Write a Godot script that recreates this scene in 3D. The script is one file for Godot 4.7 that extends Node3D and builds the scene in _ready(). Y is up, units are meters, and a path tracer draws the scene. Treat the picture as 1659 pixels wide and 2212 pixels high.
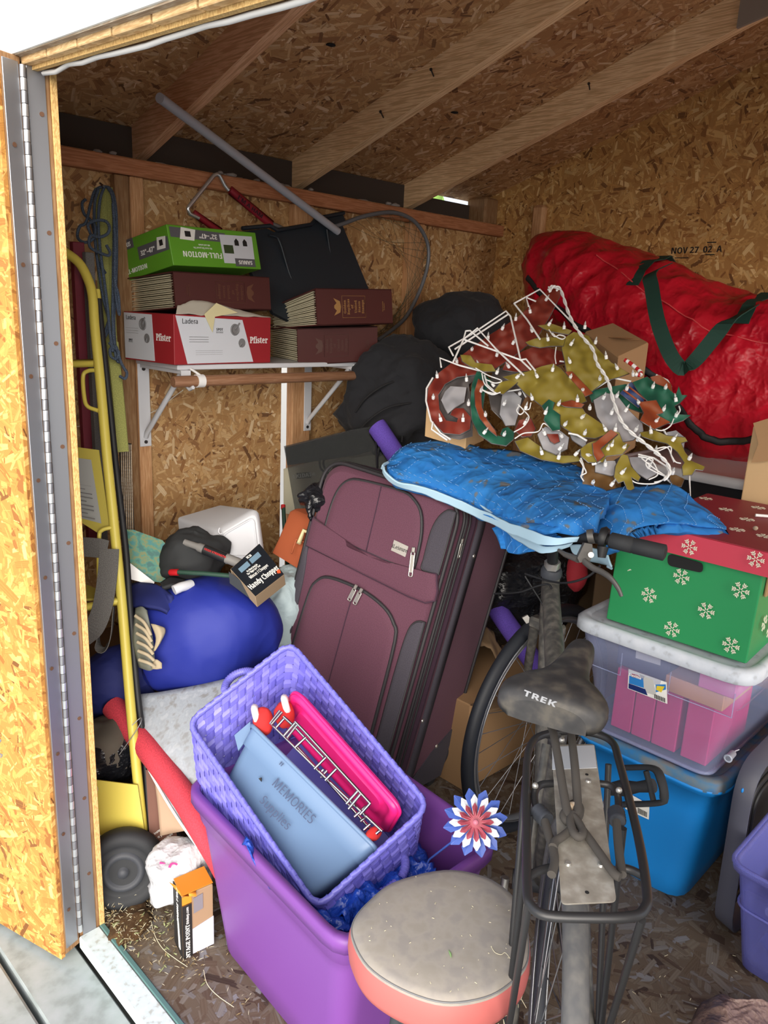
extends Node3D

func _ready():
	var cam := Camera3D.new()
	cam.name = "camera"
	cam.fov = 67.515
	cam.near = 0.05
	cam.far = 200.0
	add_child(cam)
	cam.transform = Transform3D(Basis(Vector3(0.707714, 0.045399, 0.705039), Vector3(0.148593, 0.966047, -0.211362), Vector3(-0.690696, 0.254347, 0.676939)).orthonormalized(), Vector3(-0.589, 1.45, 2.2925))
	var we := WorldEnvironment.new()
	we.name = "world_environment"
	var env := Environment.new()
	var sky := Sky.new()
	var sm := ProceduralSkyMaterial.new()
	sm.sky_top_color = Color(0.80, 0.88, 1.0)
	sm.sky_horizon_color = Color(0.97, 0.985, 1.0)
	sm.ground_bottom_color = Color(0.42, 0.42, 0.41)
	sm.ground_horizon_color = Color(0.60, 0.60, 0.58)
	sm.sky_energy_multiplier = 1.0
	sky.sky_material = sm
	env.background_mode = Environment.BG_SKY
	env.sky = sky
	env.background_energy_multiplier = 1.3
	env.tonemap_mode = Environment.TONE_MAPPER_LINEAR
	env.tonemap_exposure = 1.12
	env.sdfgi_enabled = true
	env.ssao_enabled = true
	env.ssil_enabled = true
	we.environment = env
	add_child(we)
	var sun := DirectionalLight3D.new()   # the sun behind thin cloud, low behind the camera
	sun.name = "sun"
	sun.light_color = Color(1.0, 0.97, 0.93)
	sun.light_energy = 1.9
	sun.light_angular_distance = 60.0
	sun.shadow_enabled = true
	add_child(sun)
	sun.look_at_from_position(Vector3(-4.2, 2.2, 6.2), Vector3(0.8, 0.8, 1.0))
	build_materials()
	build_structure()
	build_left()
	build_shelf()
	build_floor_left()
	build_case()
	build_tote()
	build_stack()
	build_bag()
	build_blanket()
	build_decor()
	build_bike()
	build_front()

func V(x: float, y: float, z: float) -> Vector3: return Vector3(x, y, z)
# ---------------------------------------------------------------- mesh builder
class B:
	var v := PackedVector3Array()
	var uv := PackedVector2Array()
	var sg := PackedInt32Array()
	func tri(a: Vector3, b: Vector3, c: Vector3, g := -1, ua := Vector2.ZERO, ub := Vector2.ZERO, uc := Vector2.ZERO):
		v.append(a); v.append(b); v.append(c)
		uv.append(ua); uv.append(ub); uv.append(uc)
		sg.append(g)
	func quad(a: Vector3, b: Vector3, c: Vector3, d: Vector3, g := -1):
		tri(a, b, c, g, Vector2(0, 0), Vector2(1, 0), Vector2(1, 1)); tri(a, c, d, g, Vector2(0, 0), Vector2(1, 1), Vector2(0, 1))
	func fix(start: int):
		# turn everything added since start so that its faces look outwards (clockwise)
		var vol := 0.0
		var o := v[start] if start < v.size() else Vector3.ZERO
		for i in range(start, v.size(), 3):
			vol += (v[i] - o).dot((v[i + 1] - o).cross(v[i + 2] - o))
		if vol > 0.0:
			for i in range(start, v.size(), 3):
				var t := v[i + 1]; v[i + 1] = v[i + 2]; v[i + 2] = t
				var s := uv[i + 1]; uv[i + 1] = uv[i + 2]; uv[i + 2] = s
	func box(x: Transform3D, s: Vector3, bev := 0.0):
		# centred box with chamfered edges
		var st := v.size()
		var h := s * 0.5
		if bev <= 0.0:
			var p := []
			for i in 8: p.append(x * Vector3(h.x * (1 if i & 1 else -1), h.y * (1 if i & 2 else -1), h.z * (1 if i & 4 else -1)))
			quad(p[0], p[1], p[3], p[2]); quad(p[4], p[6], p[7], p[5]); quad(p[0], p[4], p[5], p[1])
			quad(p[2], p[3], p[7], p[6]); quad(p[0], p[2], p[6], p[4]); quad(p[1], p[5], p[7], p[3])
			fix(st); return
		var b := minf(bev, minf(h.x, minf(h.y, h.z)) * 0.9)
		var q := func(i: int, ax: int) -> Vector3:
			var sx := (1.0 if i & 1 else -1.0); var sy := (1.0 if i & 2 else -1.0); var sz := (1.0 if i & 4 else -1.0)
			return x * Vector3(sx * (h.x - (0.0 if ax == 0 else b)), sy * (h.y - (0.0 if ax == 1 else b)), sz * (h.z - (0.0 if ax == 2 else b)))
		quad(q.call(0, 2), q.call(1, 2), q.call(3, 2), q.call(2, 2)); quad(q.call(4, 2), q.call(6, 2), q.call(7, 2), q.call(5, 2))
		quad(q.call(0, 1), q.call(4, 1), q.call(5, 1), q.call(1, 1)); quad(q.call(2, 1), q.call(3, 1), q.call(7, 1), q.call(6, 1))
		quad(q.call(0, 0), q.call(2, 0), q.call(6, 0), q.call(4, 0)); quad(q.call(1, 0), q.call(5, 0), q.call(7, 0), q.call(3, 0))
		quad(q.call(0, 1), q.call(1, 1), q.call(1, 2), q.call(0, 2)); quad(q.call(4, 2), q.call(5, 2), q.call(5, 1), q.call(4, 1))
		quad(q.call(2, 2), q.call(3, 2), q.call(3, 1), q.call(2, 1)); quad(q.call(6, 1), q.call(7, 1), q.call(7, 2), q.call(6, 2))
		quad(q.call(0, 2), q.call(2, 2), q.call(2, 0), q.call(0, 0)); quad(q.call(4, 0), q.call(6, 0), q.call(6, 2), q.call(4, 2))
		quad(q.call(1, 0), q.call(3, 0), q.call(3, 2), q.call(1, 2)); quad(q.call(5, 2), q.call(7, 2), q.call(7, 0), q.call(5, 0))
		quad(q.call(0, 0), q.call(4, 0), q.call(4, 1), q.call(0, 1)); quad(q.call(1, 1), q.call(5, 1), q.call(5, 0), q.call(1, 0))
		quad(q.call(2, 1), q.call(6, 1), q.call(6, 0), q.call(2, 0)); quad(q.call(3, 0), q.call(7, 0), q.call(7, 1), q.call(3, 1))
		for i in 8:
			if (i & 1 == 0) == ((i & 2 == 0) == (i & 4 == 0)): tri(q.call(i, 0), q.call(i, 1), q.call(i, 2))
			else: tri(q.call(i, 0), q.call(i, 2), q.call(i, 1))
		fix(st)
	func bx(lo: Vector3, hi: Vector3, bev := 0.0):
		box(Transform3D(Basis(), (lo + hi) * 0.5), (hi - lo).abs(), bev)
	func loft(rings: Array, g := 0, cap0 := true, cap1 := true, closed_path := false):
		# rings of equal size joined in order
		var st := v.size()
		var n: int = rings[0].size()
		var m: int = rings.size()
		for k in (m if closed_path else m - 1):
			var a = rings[k]; var b = rings[(k + 1) % m]
			for i in n:
				var j: int = (i + 1) % n
				quad(a[i], a[j], b[j], b[i], g)
		if not closed_path:
			if cap0: fan(rings[0], true)
			if cap1: fan(rings[m - 1], false)
		fix(st)
	func fan(r: Array, flip: bool, g := -1):
		var c := Vector3.ZERO
		for p in r: c += p
		c /= r.size()
		for i in r.size():
			var j: int = (i + 1) % r.size()
			if flip: tri(c, r[j], r[i], g)
			else: tri(c, r[i], r[j], g)
	func tube(pts: Array, rad, sides := 8, closed := false, flat := Vector2.ONE, up := Vector3.ZERO, rounded := false):
		# rad: a number or one number per point
		var n: int = pts.size()
		var rings := []
		var prev := Vector3.ZERO
		for k in n:
			var t: Vector3
			if closed: t = pts[(k + 1) % n] - pts[(k + n - 1) % n]
			elif k == 0: t = pts[1] - pts[0]
			elif k == n - 1: t = pts[n - 1] - pts[n - 2]
			else: t = (pts[k + 1] - pts[k]).normalized() + (pts[k] - pts[k - 1]).normalized()
			t = t.normalized()
			if t == Vector3.ZERO: t = Vector3.UP
			var s := prev
			if up != Vector3.ZERO: s = up
			elif k == 0: s = Vector3.UP if absf(t.y) < 0.9 else Vector3.RIGHT
			s = (s - t * s.dot(t)).normalized()
			prev = s
			var w := t.cross(s)
			var r: float = rad[k] if rad is Array else rad
			var ring := []
			for i in sides:
				var a := TAU * i / sides
				ring.append(pts[k] + s * cos(a) * r * flat.x + w * sin(a) * r * flat.y)
			rings.append(ring)
		loft(rings, 0, true, true, closed)
	func lathe(prof: Array, x: Transform3D, seg := 24, g := 0):
		# profile of Vector2(radius, height) about the y axis of x
		var rings := []
		for p in prof:
			var ring := []
			for i in seg:
				var a := TAU * i / seg
				ring.append(x * Vector3(cos(a) * p.x, p.y, sin(a) * p.x))
			rings.append(ring)
		loft(rings, g)
	func plate(pts: Array, n: Vector3, th: float, g := -1):
		# a flat outline given its thickness along n (from 0 to th)
		var st := v.size()
		var c := Vector3.ZERO
		for p in pts: c += p
		c /= pts.size()
		var ax := (pts[1] - pts[0] as Vector3)
		ax = (ax - n * ax.dot(n)).normalized()
		var ay := n.cross(ax)
		var p2 := PackedVector2Array()
		var p3 := []
		for p in pts:
			var d: Vector3 = p - c
			p2.append(Vector2(d.dot(ax), d.dot(ay)))
			p3.append(c + ax * d.dot(ax) + ay * d.dot(ay))
		if not Geometry2D.is_polygon_clockwise(p2):
			p2.reverse(); p3.reverse()
		var idx := Geometry2D.triangulate_polygon(p2)
		if idx.is_empty(): idx = Geometry2D.triangulate_delaunay(p2)
		for i in range(0, idx.size(), 3):
			tri(p3[idx[i]] + n * th, p3[idx[i + 1]] + n * th, p3[idx[i + 2]] + n * th, g)
			tri(p3[idx[i]], p3[idx[i + 2]], p3[idx[i + 1]], g)
		for i in p3.size():
			var j: int = (i + 1) % p3.size()
			quad(p3[i], p3[j], p3[j] + n * th, p3[i] + n * th)
		# sides wind against the caps unless turned alike: measure and mend the caps
		var area := 0.0
		for i in range(0, idx.size(), 3):
			area += (p2[idx[i + 1]] - p2[idx[i]]).cross(p2[idx[i + 2]] - p2[idx[i]])
		var poly := 0.0
		for i in p2.size(): poly += p2[i].cross(p2[(i + 1) % p2.size()])
		if (area > 0.0) != (poly > 0.0):
			for i in range(st, st + idx.size() * 2, 3):
				var t := v[i + 1]; v[i + 1] = v[i + 2]; v[i + 2] = t
		fix(st)
	func sheet(P: Array, th: float, g := 0, nrm := Vector3.ZERO):
		# a grid of points (rows of equal length) given thickness th behind its face
		var st := v.size()
		var m: int = P.size(); var n: int = P[0].size()
		var Q := []
		for i in m:
			var row := []
			for j in n:
				var du: Vector3 = P[mini(i + 1, m - 1)][j] - P[maxi(i - 1, 0)][j]
				var dv: Vector3 = P[i][mini(j + 1, n - 1)] - P[i][maxi(j - 1, 0)]
				var nn := du.cross(dv).normalized()
				if nrm != Vector3.ZERO and nn.dot(nrm) < 0.0: nn = -nn
				row.append(P[i][j] - nn * th)
			Q.append(row)
		for i in m - 1:
			for j in n - 1:
				quad(P[i][j], P[i][j + 1], P[i + 1][j + 1], P[i + 1][j], g)
				quad(Q[i][j], Q[i + 1][j], Q[i + 1][j + 1], Q[i][j + 1], g)
		for i in m - 1:
			quad(P[i][0], P[i + 1][0], Q[i + 1][0], Q[i][0], g)
			quad(P[i][n - 1], Q[i][n - 1], Q[i + 1][n - 1], P[i + 1][n - 1], g)
		for j in n - 1:
			quad(P[0][j], Q[0][j], Q[0][j + 1], P[0][j + 1], g)
			quad(P[m - 1][j], P[m - 1][j + 1], Q[m - 1][j + 1], Q[m - 1][j], g)
		fix(st)
	func ball(c: Vector3, r: Vector3, nu := 16, nv := 10, basis := Basis(), noise: FastNoiseLite = null, amp := 0.0, e := 1.0):
		var rings := []
		for k in range(0, nv + 1):
			var f := clampf(PI * k / nv, 0.02, PI - 0.02)
			var ring := []
			for i in nu:
				var a := TAU * i / nu
				var d := Vector3(sin(f) * cos(a), cos(f), sin(f) * sin(a))
				if e != 1.0: d = Vector3(signf(d.x) * pow(absf(d.x), e), signf(d.y) * pow(absf(d.y), e), signf(d.z) * pow(absf(d.z), e))
				var p := basis * (d * r)
				if noise: p *= 1.0 + amp * noise.get_noise_3dv((c + p) * 100.0)
				ring.append(c + p)
			rings.append(ring)
		loft(rings, 0)
	func mesh(off := Vector3.ZERO) -> ArrayMesh:
		var st := SurfaceTool.new()
		st.begin(Mesh.PRIMITIVE_TRIANGLES)
		for i in sg.size():
			st.set_smooth_group(sg[i] if sg[i] >= 0 else 0xFFFFFFFF)
			for k in 3:
				st.set_uv(uv[i * 3 + k])
				st.add_vertex(v[i * 3 + k] - off)
		st.generate_normals()
		return st.commit()

# ---------------------------------------------------------------- nodes
var used := {}
func numbered(n: String) -> String:
	used[n] = used.get(n, -1) + 1
	return n if used[n] == 0 else "%s_%03d" % [n, used[n]]
func tag(o: Node, label: String, category: String, group := ""):
	o.set_meta("label", label); o.set_meta("category", category)
	if group: o.set_meta("group", group)
func thing(n: String, label: String, category: String, at := Vector3.ZERO, group := "") -> Node3D:
	var o := Node3D.new()
	o.name = numbered(n)
	o.position = at
	add_child(o)
	tag(o, label, category, group)
	return o
func part(parent: Node3D, n: String, b: B, m: Material, label := "") -> MeshInstance3D:
	# geometry in b is in the world's axes; it is shifted to its thing
	var o := MeshInstance3D.new()
	var off := Vector3.ZERO
	var p: Node = parent
	while p != self:
		off += p.position; p = p.get_parent()
	o.mesh = b.mesh(off)
	o.material_override = m
	o.name = n
	parent.add_child(o, true)
	if label: o.set_meta("label", label)
	return o
func solo(n: String, b: B, m: Material, label: String, category: String, at: Vector3, group := "") -> MeshInstance3D:
	var o := MeshInstance3D.new()
	o.mesh = b.mesh(at)
	o.material_override = m
	o.name = numbered(n)
	o.position = at
	add_child(o)
	tag(o, label, category, group)
	return o
func struct(n: String, b: B, m: Material, parent: Node3D = self) -> MeshInstance3D:
	var o := MeshInstance3D.new()
	o.mesh = b.mesh(Vector3.ZERO if parent == self else parent.position)
	o.material_override = m
	o.name = numbered(n) if parent == self else n
	parent.add_child(o, true)
	if parent == self: o.set_meta("kind", "structure")
	return o
func text(parent: Node3D, n: String, s: String, size: float, at: Vector3, u: Vector3, vv: Vector3, m: Material, bold := false, serif := false, stretch := 1.0, align := 0) -> MeshInstance3D:
	# lettering whose cap height is about size; u runs along the line, vv up the letters
	var t := TextMesh.new()
	var f := SystemFont.new()
	f.font_names = PackedStringArray(["Droid Serif" if serif else "Droid Sans"])
	f.font_weight = 700 if bold else 400
	t.font = f
	t.text = s
	t.font_size = 32
	t.pixel_size = size / 23.0
	t.depth = 0.0006
	t.curve_step = 3.0
	t.horizontal_alignment = [HORIZONTAL_ALIGNMENT_CENTER, HORIZONTAL_ALIGNMENT_LEFT, HORIZONTAL_ALIGNMENT_RIGHT][align]
	t.vertical_alignment = VERTICAL_ALIGNMENT_CENTER
	t.material = m
	var o := MeshInstance3D.new()
	o.mesh = t
	o.name = n
	parent.add_child(o, true)
	u = u.normalized()
	vv = (vv - u * vv.dot(u)).normalized()
	var nn := u.cross(vv)
	var off := Vector3.ZERO
	var p: Node = parent
	while p != self:
		off += p.position; p = p.get_parent()
	o.transform = Transform3D(Basis(u * stretch, vv, nn), at - off + nn * 0.0003)
	return o

# ---------------------------------------------------------------- shapes
func lerpq(a: Array, b: Array, t: float) -> Array:
	var r := []
	for i in a.size(): r.append(a[i].lerp(b[i], t))
	return r
func rring(q: Array, r: float, n := 4) -> Array:
	# the four corners q (in order) rounded by r
	var ring := []
	for i in 4:
		var c: Vector3 = q[i]
		var p: Vector3 = (q[(i + 3) % 4] - c); var s: Vector3 = (q[(i + 1) % 4] - c)
		var rr := minf(r, minf(p.length(), s.length()) * 0.45)
		p = c + p.normalized() * rr; s = c + s.normalized() * rr
		for k in n + 1:
			var t := float(k) / n
			ring.append(p.lerp(c, t).lerp(c.lerp(s, t), t))
	return ring
func grow(q: Array, d: float) -> Array:
	var r := []
	for i in 4:
		var a: Vector3 = (q[i] - q[(i + 3) % 4]).normalized(); var b: Vector3 = (q[i] - q[(i + 1) % 4]).normalized()
		r.append(q[i] + (a + b) * d)
	return r
func mv(q: Array, d: Vector3) -> Array:
	var r := []
	for p in q: r.append(p + d)
	return r
func shell(b: B, bot: Array, top: Array, r: float, rim := 0.012, rimh := 0.025, th := 0.004):
	# an open tub: tapered walls with thickness, a turned rim
	var h: float = (top[0] - bot[0]).length()
	var up: Vector3 = ((top[0] + top[2]) - (bot[0] + bot[2])).normalized()
	var rings := []
	rings.append(rring(grow(bot, -0.012), r))
	rings.append(rring(lerpq(bot, top, 0.03), r))
	for k in range(1, 6): rings.append(rring(lerpq(bot, top, (1.0 - rimh / h) * k / 5.0), r))
	var tq := mv(top, -up * rimh)
	rings.append(rring(grow(tq, rim), r + rim))
	rings.append(rring(grow(mv(top, -up * 0.004), rim), r + rim))
	rings.append(rring(grow(top, rim - 0.004), r + rim))
	rings.append(rring(grow(top, -th * 0.2), r))
	rings.append(rring(grow(tq, -th), r))
	for k in range(4, -1, -1): rings.append(rring(grow(lerpq(bot, top, 0.02 + (1.0 - rimh / h) * k / 5.0 * 0.98), -th), r))
	b.loft(rings, 0)
func lidslab(b: B, top: Array, r: float, over := 0.012, h := 0.022):
	var up: Vector3 = (top[1] - top[0]).cross(top[2] - top[1]).normalized()
	if up.y < 0.0: up = -up
	var q := grow(top, over)
	b.loft([rring(mv(q, -up * h), r), rring(mv(grow(q, 0.003), -up * h * 0.9), r), rring(mv(grow(q, 0.002), -up * 0.006), r), rring(grow(q, -0.006), r), rring(grow(q, -0.016), r), rring(mv(grow(q, -0.022), -up * 0.005), r)], 0)
func quadbox(b: B, bot: Array, top: Array, bev := 0.003):
	# a carton from its eight corners, edges softened
	b.loft([rring(grow(bot, -bev), bev, 2), rring(lerpq(bot, top, 0.012), bev, 2), rring(lerpq(bot, top, 0.988), bev, 2), rring(grow(top, -bev), bev, 2)], -1)
func cr(p: Array, t: float) -> Vector3:
	# Catmull-Rom through the points, t in 0..1
	var n: int = p.size()
	var f := clampf(t, 0.0, 1.0) * (n - 1)
	var i := mini(int(f), n - 2)
	var w := f - i
	var a: Vector3 = p[i - 1] if i > 0 else p[0] * 2.0 - p[1]
	var d: Vector3 = p[i + 2] if i + 2 < n else p[n - 1] * 2.0 - p[n - 2]
	return p[i].cubic_interpolate(p[i + 1], a, d, w)
func curve(p: Array, n: int) -> Array:
	var r := []
	for k in n + 1: r.append(cr(p, float(k) / n))
	return r
func surf(ctrl: Array, u: float, w: float) -> Vector3:
	var col := []
	for row in ctrl: col.append(cr(row, w))
	return cr(col, u)
func patch(ctrl: Array, nu: int, nv: int, noise: FastNoiseLite = null, amp := 0.0, dir := Vector3.UP) -> Array:
	var P := []
	for i in nu + 1:
		var row := []
		for j in nv + 1:
			var p := surf(ctrl, float(i) / nu, float(j) / nv)
			if noise: p += dir * noise.get_noise_3dv(p * 100.0) * amp
			row.append(p)
		P.append(row)
	return P
func circle(c: Vector3, n: Vector3, r: float, k := 24, a0 := 0.0, a1 := TAU, ref := Vector3.UP) -> Array:
	var x := (ref - n * ref.dot(n)).normalized()
	var y := n.cross(x)
	var out := []
	for i in k: out.append(c + (x * cos(a0 + (a1 - a0) * i / k) + y * sin(a0 + (a1 - a0) * i / k)) * r)
	return out
func noise(f: float, seed := 1, oct := 3) -> FastNoiseLite:
	var n := FastNoiseLite.new()
	n.frequency = f; n.seed = seed; n.fractal_octaves = oct
	return n
func rot_to(d: Vector3, up := Vector3.UP) -> Basis:
	# basis whose y axis runs along d
	var y := d.normalized()
	var s := up if absf(y.dot(up)) < 0.95 else Vector3.RIGHT
	var x := s.cross(y).normalized()
	return Basis(x, y, x.cross(y))

# ---------------------------------------------------------------- materials
var M := {}
func tex(n: FastNoiseLite, ramp: Array, size := 256, nm := false) -> NoiseTexture2D:
	var t := NoiseTexture2D.new()
	t.width = size; t.height = size; t.seamless = true
	t.noise = n
	if nm:
		t.as_normal_map = true; t.bump_strength = 4.0
	else:
		var g := Gradient.new()
		var o := PackedFloat32Array(); var c := PackedColorArray()
		for k in range(0, ramp.size(), 2): o.append(ramp[k]); c.append(ramp[k + 1])
		g.offsets = o; g.colors = c
		t.color_ramp = g
	return t
func mat(n: String, c: Color, rough := 0.6, metal := 0.0, t: Texture2D = null, sc := Vector3.ONE, world := true) -> StandardMaterial3D:
	var m := StandardMaterial3D.new()
	m.albedo_color = c; m.roughness = rough; m.metallic = metal
	if t:
		m.albedo_texture = t
		m.uv1_triplanar = true; m.uv1_world_triplanar = world; m.uv1_scale = sc; m.uv1_triplanar_sharpness = 6.0
	M[n] = m
	return m
var nm_soft: NoiseTexture2D
var nm_sharp: NoiseTexture2D
func crinkle(f: float, seed := 1, oct := 4) -> FastNoiseLite:
	var n := noise(f, seed, oct)
	n.fractal_type = FastNoiseLite.FRACTAL_RIDGED
	return n
func wrinkled(m: StandardMaterial3D, t: Texture2D, sc: float, k: float) -> StandardMaterial3D:
	m.normal_enabled = true; m.normal_texture = t; m.normal_scale = k
	m.uv1_triplanar = true; m.uv1_world_triplanar = true
	if m.albedo_texture == null: m.uv1_scale = Vector3.ONE * sc
	return m
func blobtube(b: B, pts: Array, rad: Array, flat: Vector2, up: Vector3, nz: FastNoiseLite, amp: float, sides := 30, n := 40, e := 1.0):
	# a stuffed form along pts: radii interpolated, surface pushed in and out by noise
	var rings := []
	var rv := []
	for r in rad: rv.append(Vector3(r, 0, 0))
	for k in n + 1:
		var t := float(k) / n
		var p := cr(pts, t)
		var d := (cr(pts, minf(t + 0.02, 1.0)) - cr(pts, maxf(t - 0.02, 0.0))).normalized()
		var s := (up - d * up.dot(d)).normalized(); var w := d.cross(s)
		var r := maxf(cr(rv, t).x, 0.002)
		var ring := []
		for i in sides:
			var a := TAU * i / sides
			var ca := cos(a); var sa := sin(a)
			ca = signf(ca) * pow(absf(ca), e); sa = signf(sa) * pow(absf(sa), e)
			var q := s * ca * r * flat.x + w * sa * r * flat.y
			if nz: q *= 1.0 + amp * nz.get_noise_3dv((p + q) * 100.0)
			ring.append(p + q)
		rings.append(ring)
	b.loft(rings, 0)
func rgb(r: int, g: int, b: int) -> Color: return Color(r / 255.0, g / 255.0, b / 255.0)
func osb_image() -> Array:
	var S := 1024
	var rng := RandomNumberGenerator.new()
	rng.seed = 77
	var px := PackedByteArray(); px.resize(S * S * 3)
	var hh := PackedByteArray(); hh.resize(S * S * 3)
	for i in S * S:
		px[i * 3] = 184; px[i * 3 + 1] = 144; px[i * 3 + 2] = 92
		hh[i * 3] = 110; hh[i * 3 + 1] = 110; hh[i * 3 + 2] = 110
	var pal := [[212, 178, 126], [200, 162, 108], [190, 148, 94], [206, 168, 112], [222, 194, 146], [170, 126, 78], [194, 152, 98], [154, 112, 70], [232, 208, 164], [128, 92, 58]]
	var wts := [0, 0, 1, 1, 2, 2, 3, 3, 3, 4, 4, 5, 6, 6, 7, 0, 1, 2, 8, 9]
	for k in 3600:
		var cx := rng.randf() * S; var cy := rng.randf() * S
		var big := rng.randf()
		var L := rng.randf_range(18.0, 64.0) * (1.0 if big < 0.85 else 1.5); var Wd := rng.randf_range(4.0, 17.0) * (1.0 if big < 0.85 else 1.6)
		if k > 3000:
			L = rng.randf_range(10, 30); Wd = rng.randf_range(2, 5)
		var a := rng.randf() * PI
		var c: Array = pal[wts[rng.randi() % wts.size()]]
		var j := rng.randf_range(-12, 12)
		var ca := cos(a); var sa := sin(a)
		var ht := rng.randi_range(70, 200)
		var sk := rng.randf_range(-0.5, 0.5)
		var R := int(ceil(L * 0.75 + Wd))
		var gf := rng.randf_range(0.5, 1.6)
		for dy in range(-R, R + 1):
			for dx in range(-R, R + 1):
				var p := dx * ca + dy * sa; var q := -dx * sa + dy * ca
				var ed := Wd * 0.5 * (1.0 - 0.35 * absf(p) / L)
				if absf(q) > ed or absf(p + q * sk) > L * 0.5: continue
				var x := (int(cx) + dx + S) % S; var y := (int(cy) + dy + S) % S
				var i := (y * S + x) * 3
				var g := 7.0 * sin(q * gf + k) + j
				if ed - absf(q) < 1.0: g -= 14.0
				px[i] = clampi(int(c[0] + g), 0, 255); px[i + 1] = clampi(int(c[1] + g), 0, 255); px[i + 2] = clampi(int(c[2] + g * 0.8), 0, 255)
				hh[i] = ht; hh[i + 1] = ht; hh[i + 2] = ht
	var im := Image.create_from_data(S, S, false, Image.FORMAT_RGB8, px)
	var ih := Image.create_from_data(S, S, false, Image.FORMAT_RGB8, hh)
	ih.convert(Image.FORMAT_RGBA8)
	ih.bump_map_to_normal_map(2.0)
	return [ImageTexture.create_from_image(im), ImageTexture.create_from_image(ih)]
func build_materials():
	var osb := osb_image()
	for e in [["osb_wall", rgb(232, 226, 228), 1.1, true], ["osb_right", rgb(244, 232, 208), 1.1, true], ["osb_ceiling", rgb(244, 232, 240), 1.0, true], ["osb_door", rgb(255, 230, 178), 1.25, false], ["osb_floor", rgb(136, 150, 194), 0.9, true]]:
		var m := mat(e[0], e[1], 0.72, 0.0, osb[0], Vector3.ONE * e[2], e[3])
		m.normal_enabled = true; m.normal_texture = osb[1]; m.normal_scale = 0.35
	var grain := noise(0.02, 9, 4)
	var gt := tex(grain, [0.3, Color(0.86, 0.80, 0.74), 0.5, Color(0.96, 0.94, 0.91), 0.62, Color(1, 1, 1), 0.72, Color(0.90, 0.84, 0.78)], 256)
	mat("stud", rgb(204, 160, 118), 0.75, 0.0, gt, Vector3(22, 1.2, 22))
	mat("plate", rgb(186, 128, 92), 0.75, 0.0, gt, Vector3(1.2, 22, 22))
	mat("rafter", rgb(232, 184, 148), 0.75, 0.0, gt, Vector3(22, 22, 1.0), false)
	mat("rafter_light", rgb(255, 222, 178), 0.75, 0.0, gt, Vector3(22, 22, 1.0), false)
	mat("jamb", rgb(150, 118, 84), 0.8, 0.0, gt, Vector3(22, 1.5, 22))
	mat("osb_edge", rgb(216, 184, 124), 0.9, 0.0, gt, Vector3(30, 14, 30))
	mat("header_wood", rgb(232, 200, 150), 0.8, 0.0, gt, Vector3(14, 22, 3))
	mat("weathered", rgb(176, 164, 148), 0.85, 0.0, gt, Vector3(20, 20, 2))
	mat("white_paint_siding", rgb(250, 250, 246), 0.7)
	var ch := tex(noise(0.02, 21, 5), [0.12, Color(0.84, 0.82, 0.78), 0.34, Color(0.96, 0.97, 0.96), 0.75, Color(1, 1, 1)], 512)
	mat("sill_paint", rgb(214, 226, 230), 0.6, 0.0, ch, Vector3.ONE * 4.0)
	mat("sill_green", rgb(84, 120, 118), 0.7)
	var con := tex(noise(0.015, 31, 5), [0.1, Color(0.84, 0.85, 0.83), 0.5, Color(0.95, 0.96, 0.95), 0.9, Color(1, 1, 1)], 512)
	mat("concrete", rgb(166, 174, 176), 0.9, 0.0, con, Vector3.ONE * 2.0)
	nm_soft = tex(crinkle(0.010, 301, 3), [], 256, true)
	nm_soft.bump_strength = 7.0
	nm_sharp = tex(crinkle(0.022, 303, 4), [], 256, true)
	nm_sharp.bump_strength = 9.0
	mat("steel", rgb(150, 152, 158), 0.42, 0.75)
	mat("steel_bright", rgb(214, 218, 222), 0.3, 0.8)
	mat("rust", rgb(104, 74, 56), 0.7, 0.3)
	mat("chrome", rgb(168, 168, 172), 0.15, 1.0)
	mat("nail", rgb(66, 62, 62), 0.5, 0.6)
	mat("white_metal", rgb(206, 208, 214), 0.45)
	mat("white_plastic", rgb(232, 232, 232), 0.4)
	mat("black", rgb(24, 25, 28), 0.55)
	mat("black_soft", rgb(20, 20, 23), 0.85)
	mat("black_rubber", rgb(38, 40, 44), 0.75)
	mat("dark_grey", rgb(54, 57, 64), 0.6)
	mat("yellow", rgb(206, 190, 84), 0.42)
	mat("yellow_dull", rgb(176, 162, 70), 0.5)
	mat("ink_white", rgb(236, 236, 232), 0.6)
	mat("ink_black", rgb(30, 28, 28), 0.7)
	mat("ink_grey", rgb(120, 120, 122), 0.6)
	mat("ink_gold", rgb(170, 132, 82), 0.5, 0.2)
	mat("ink_dark_gold", rgb(104, 84, 72), 0.6, 0.1)
	mat("paper", rgb(232, 228, 214), 0.8)
	mat("paper_edge", rgb(196, 188, 160), 0.85)
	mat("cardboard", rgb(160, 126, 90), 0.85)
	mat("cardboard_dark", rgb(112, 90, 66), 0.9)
	mat("tape", rgb(166, 124, 84), 0.35)
	mat("clear", Color(0.9, 0.93, 1.0, 0.25), 0.1).transparency = BaseMaterial3D.TRANSPARENCY_ALPHA


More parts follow.
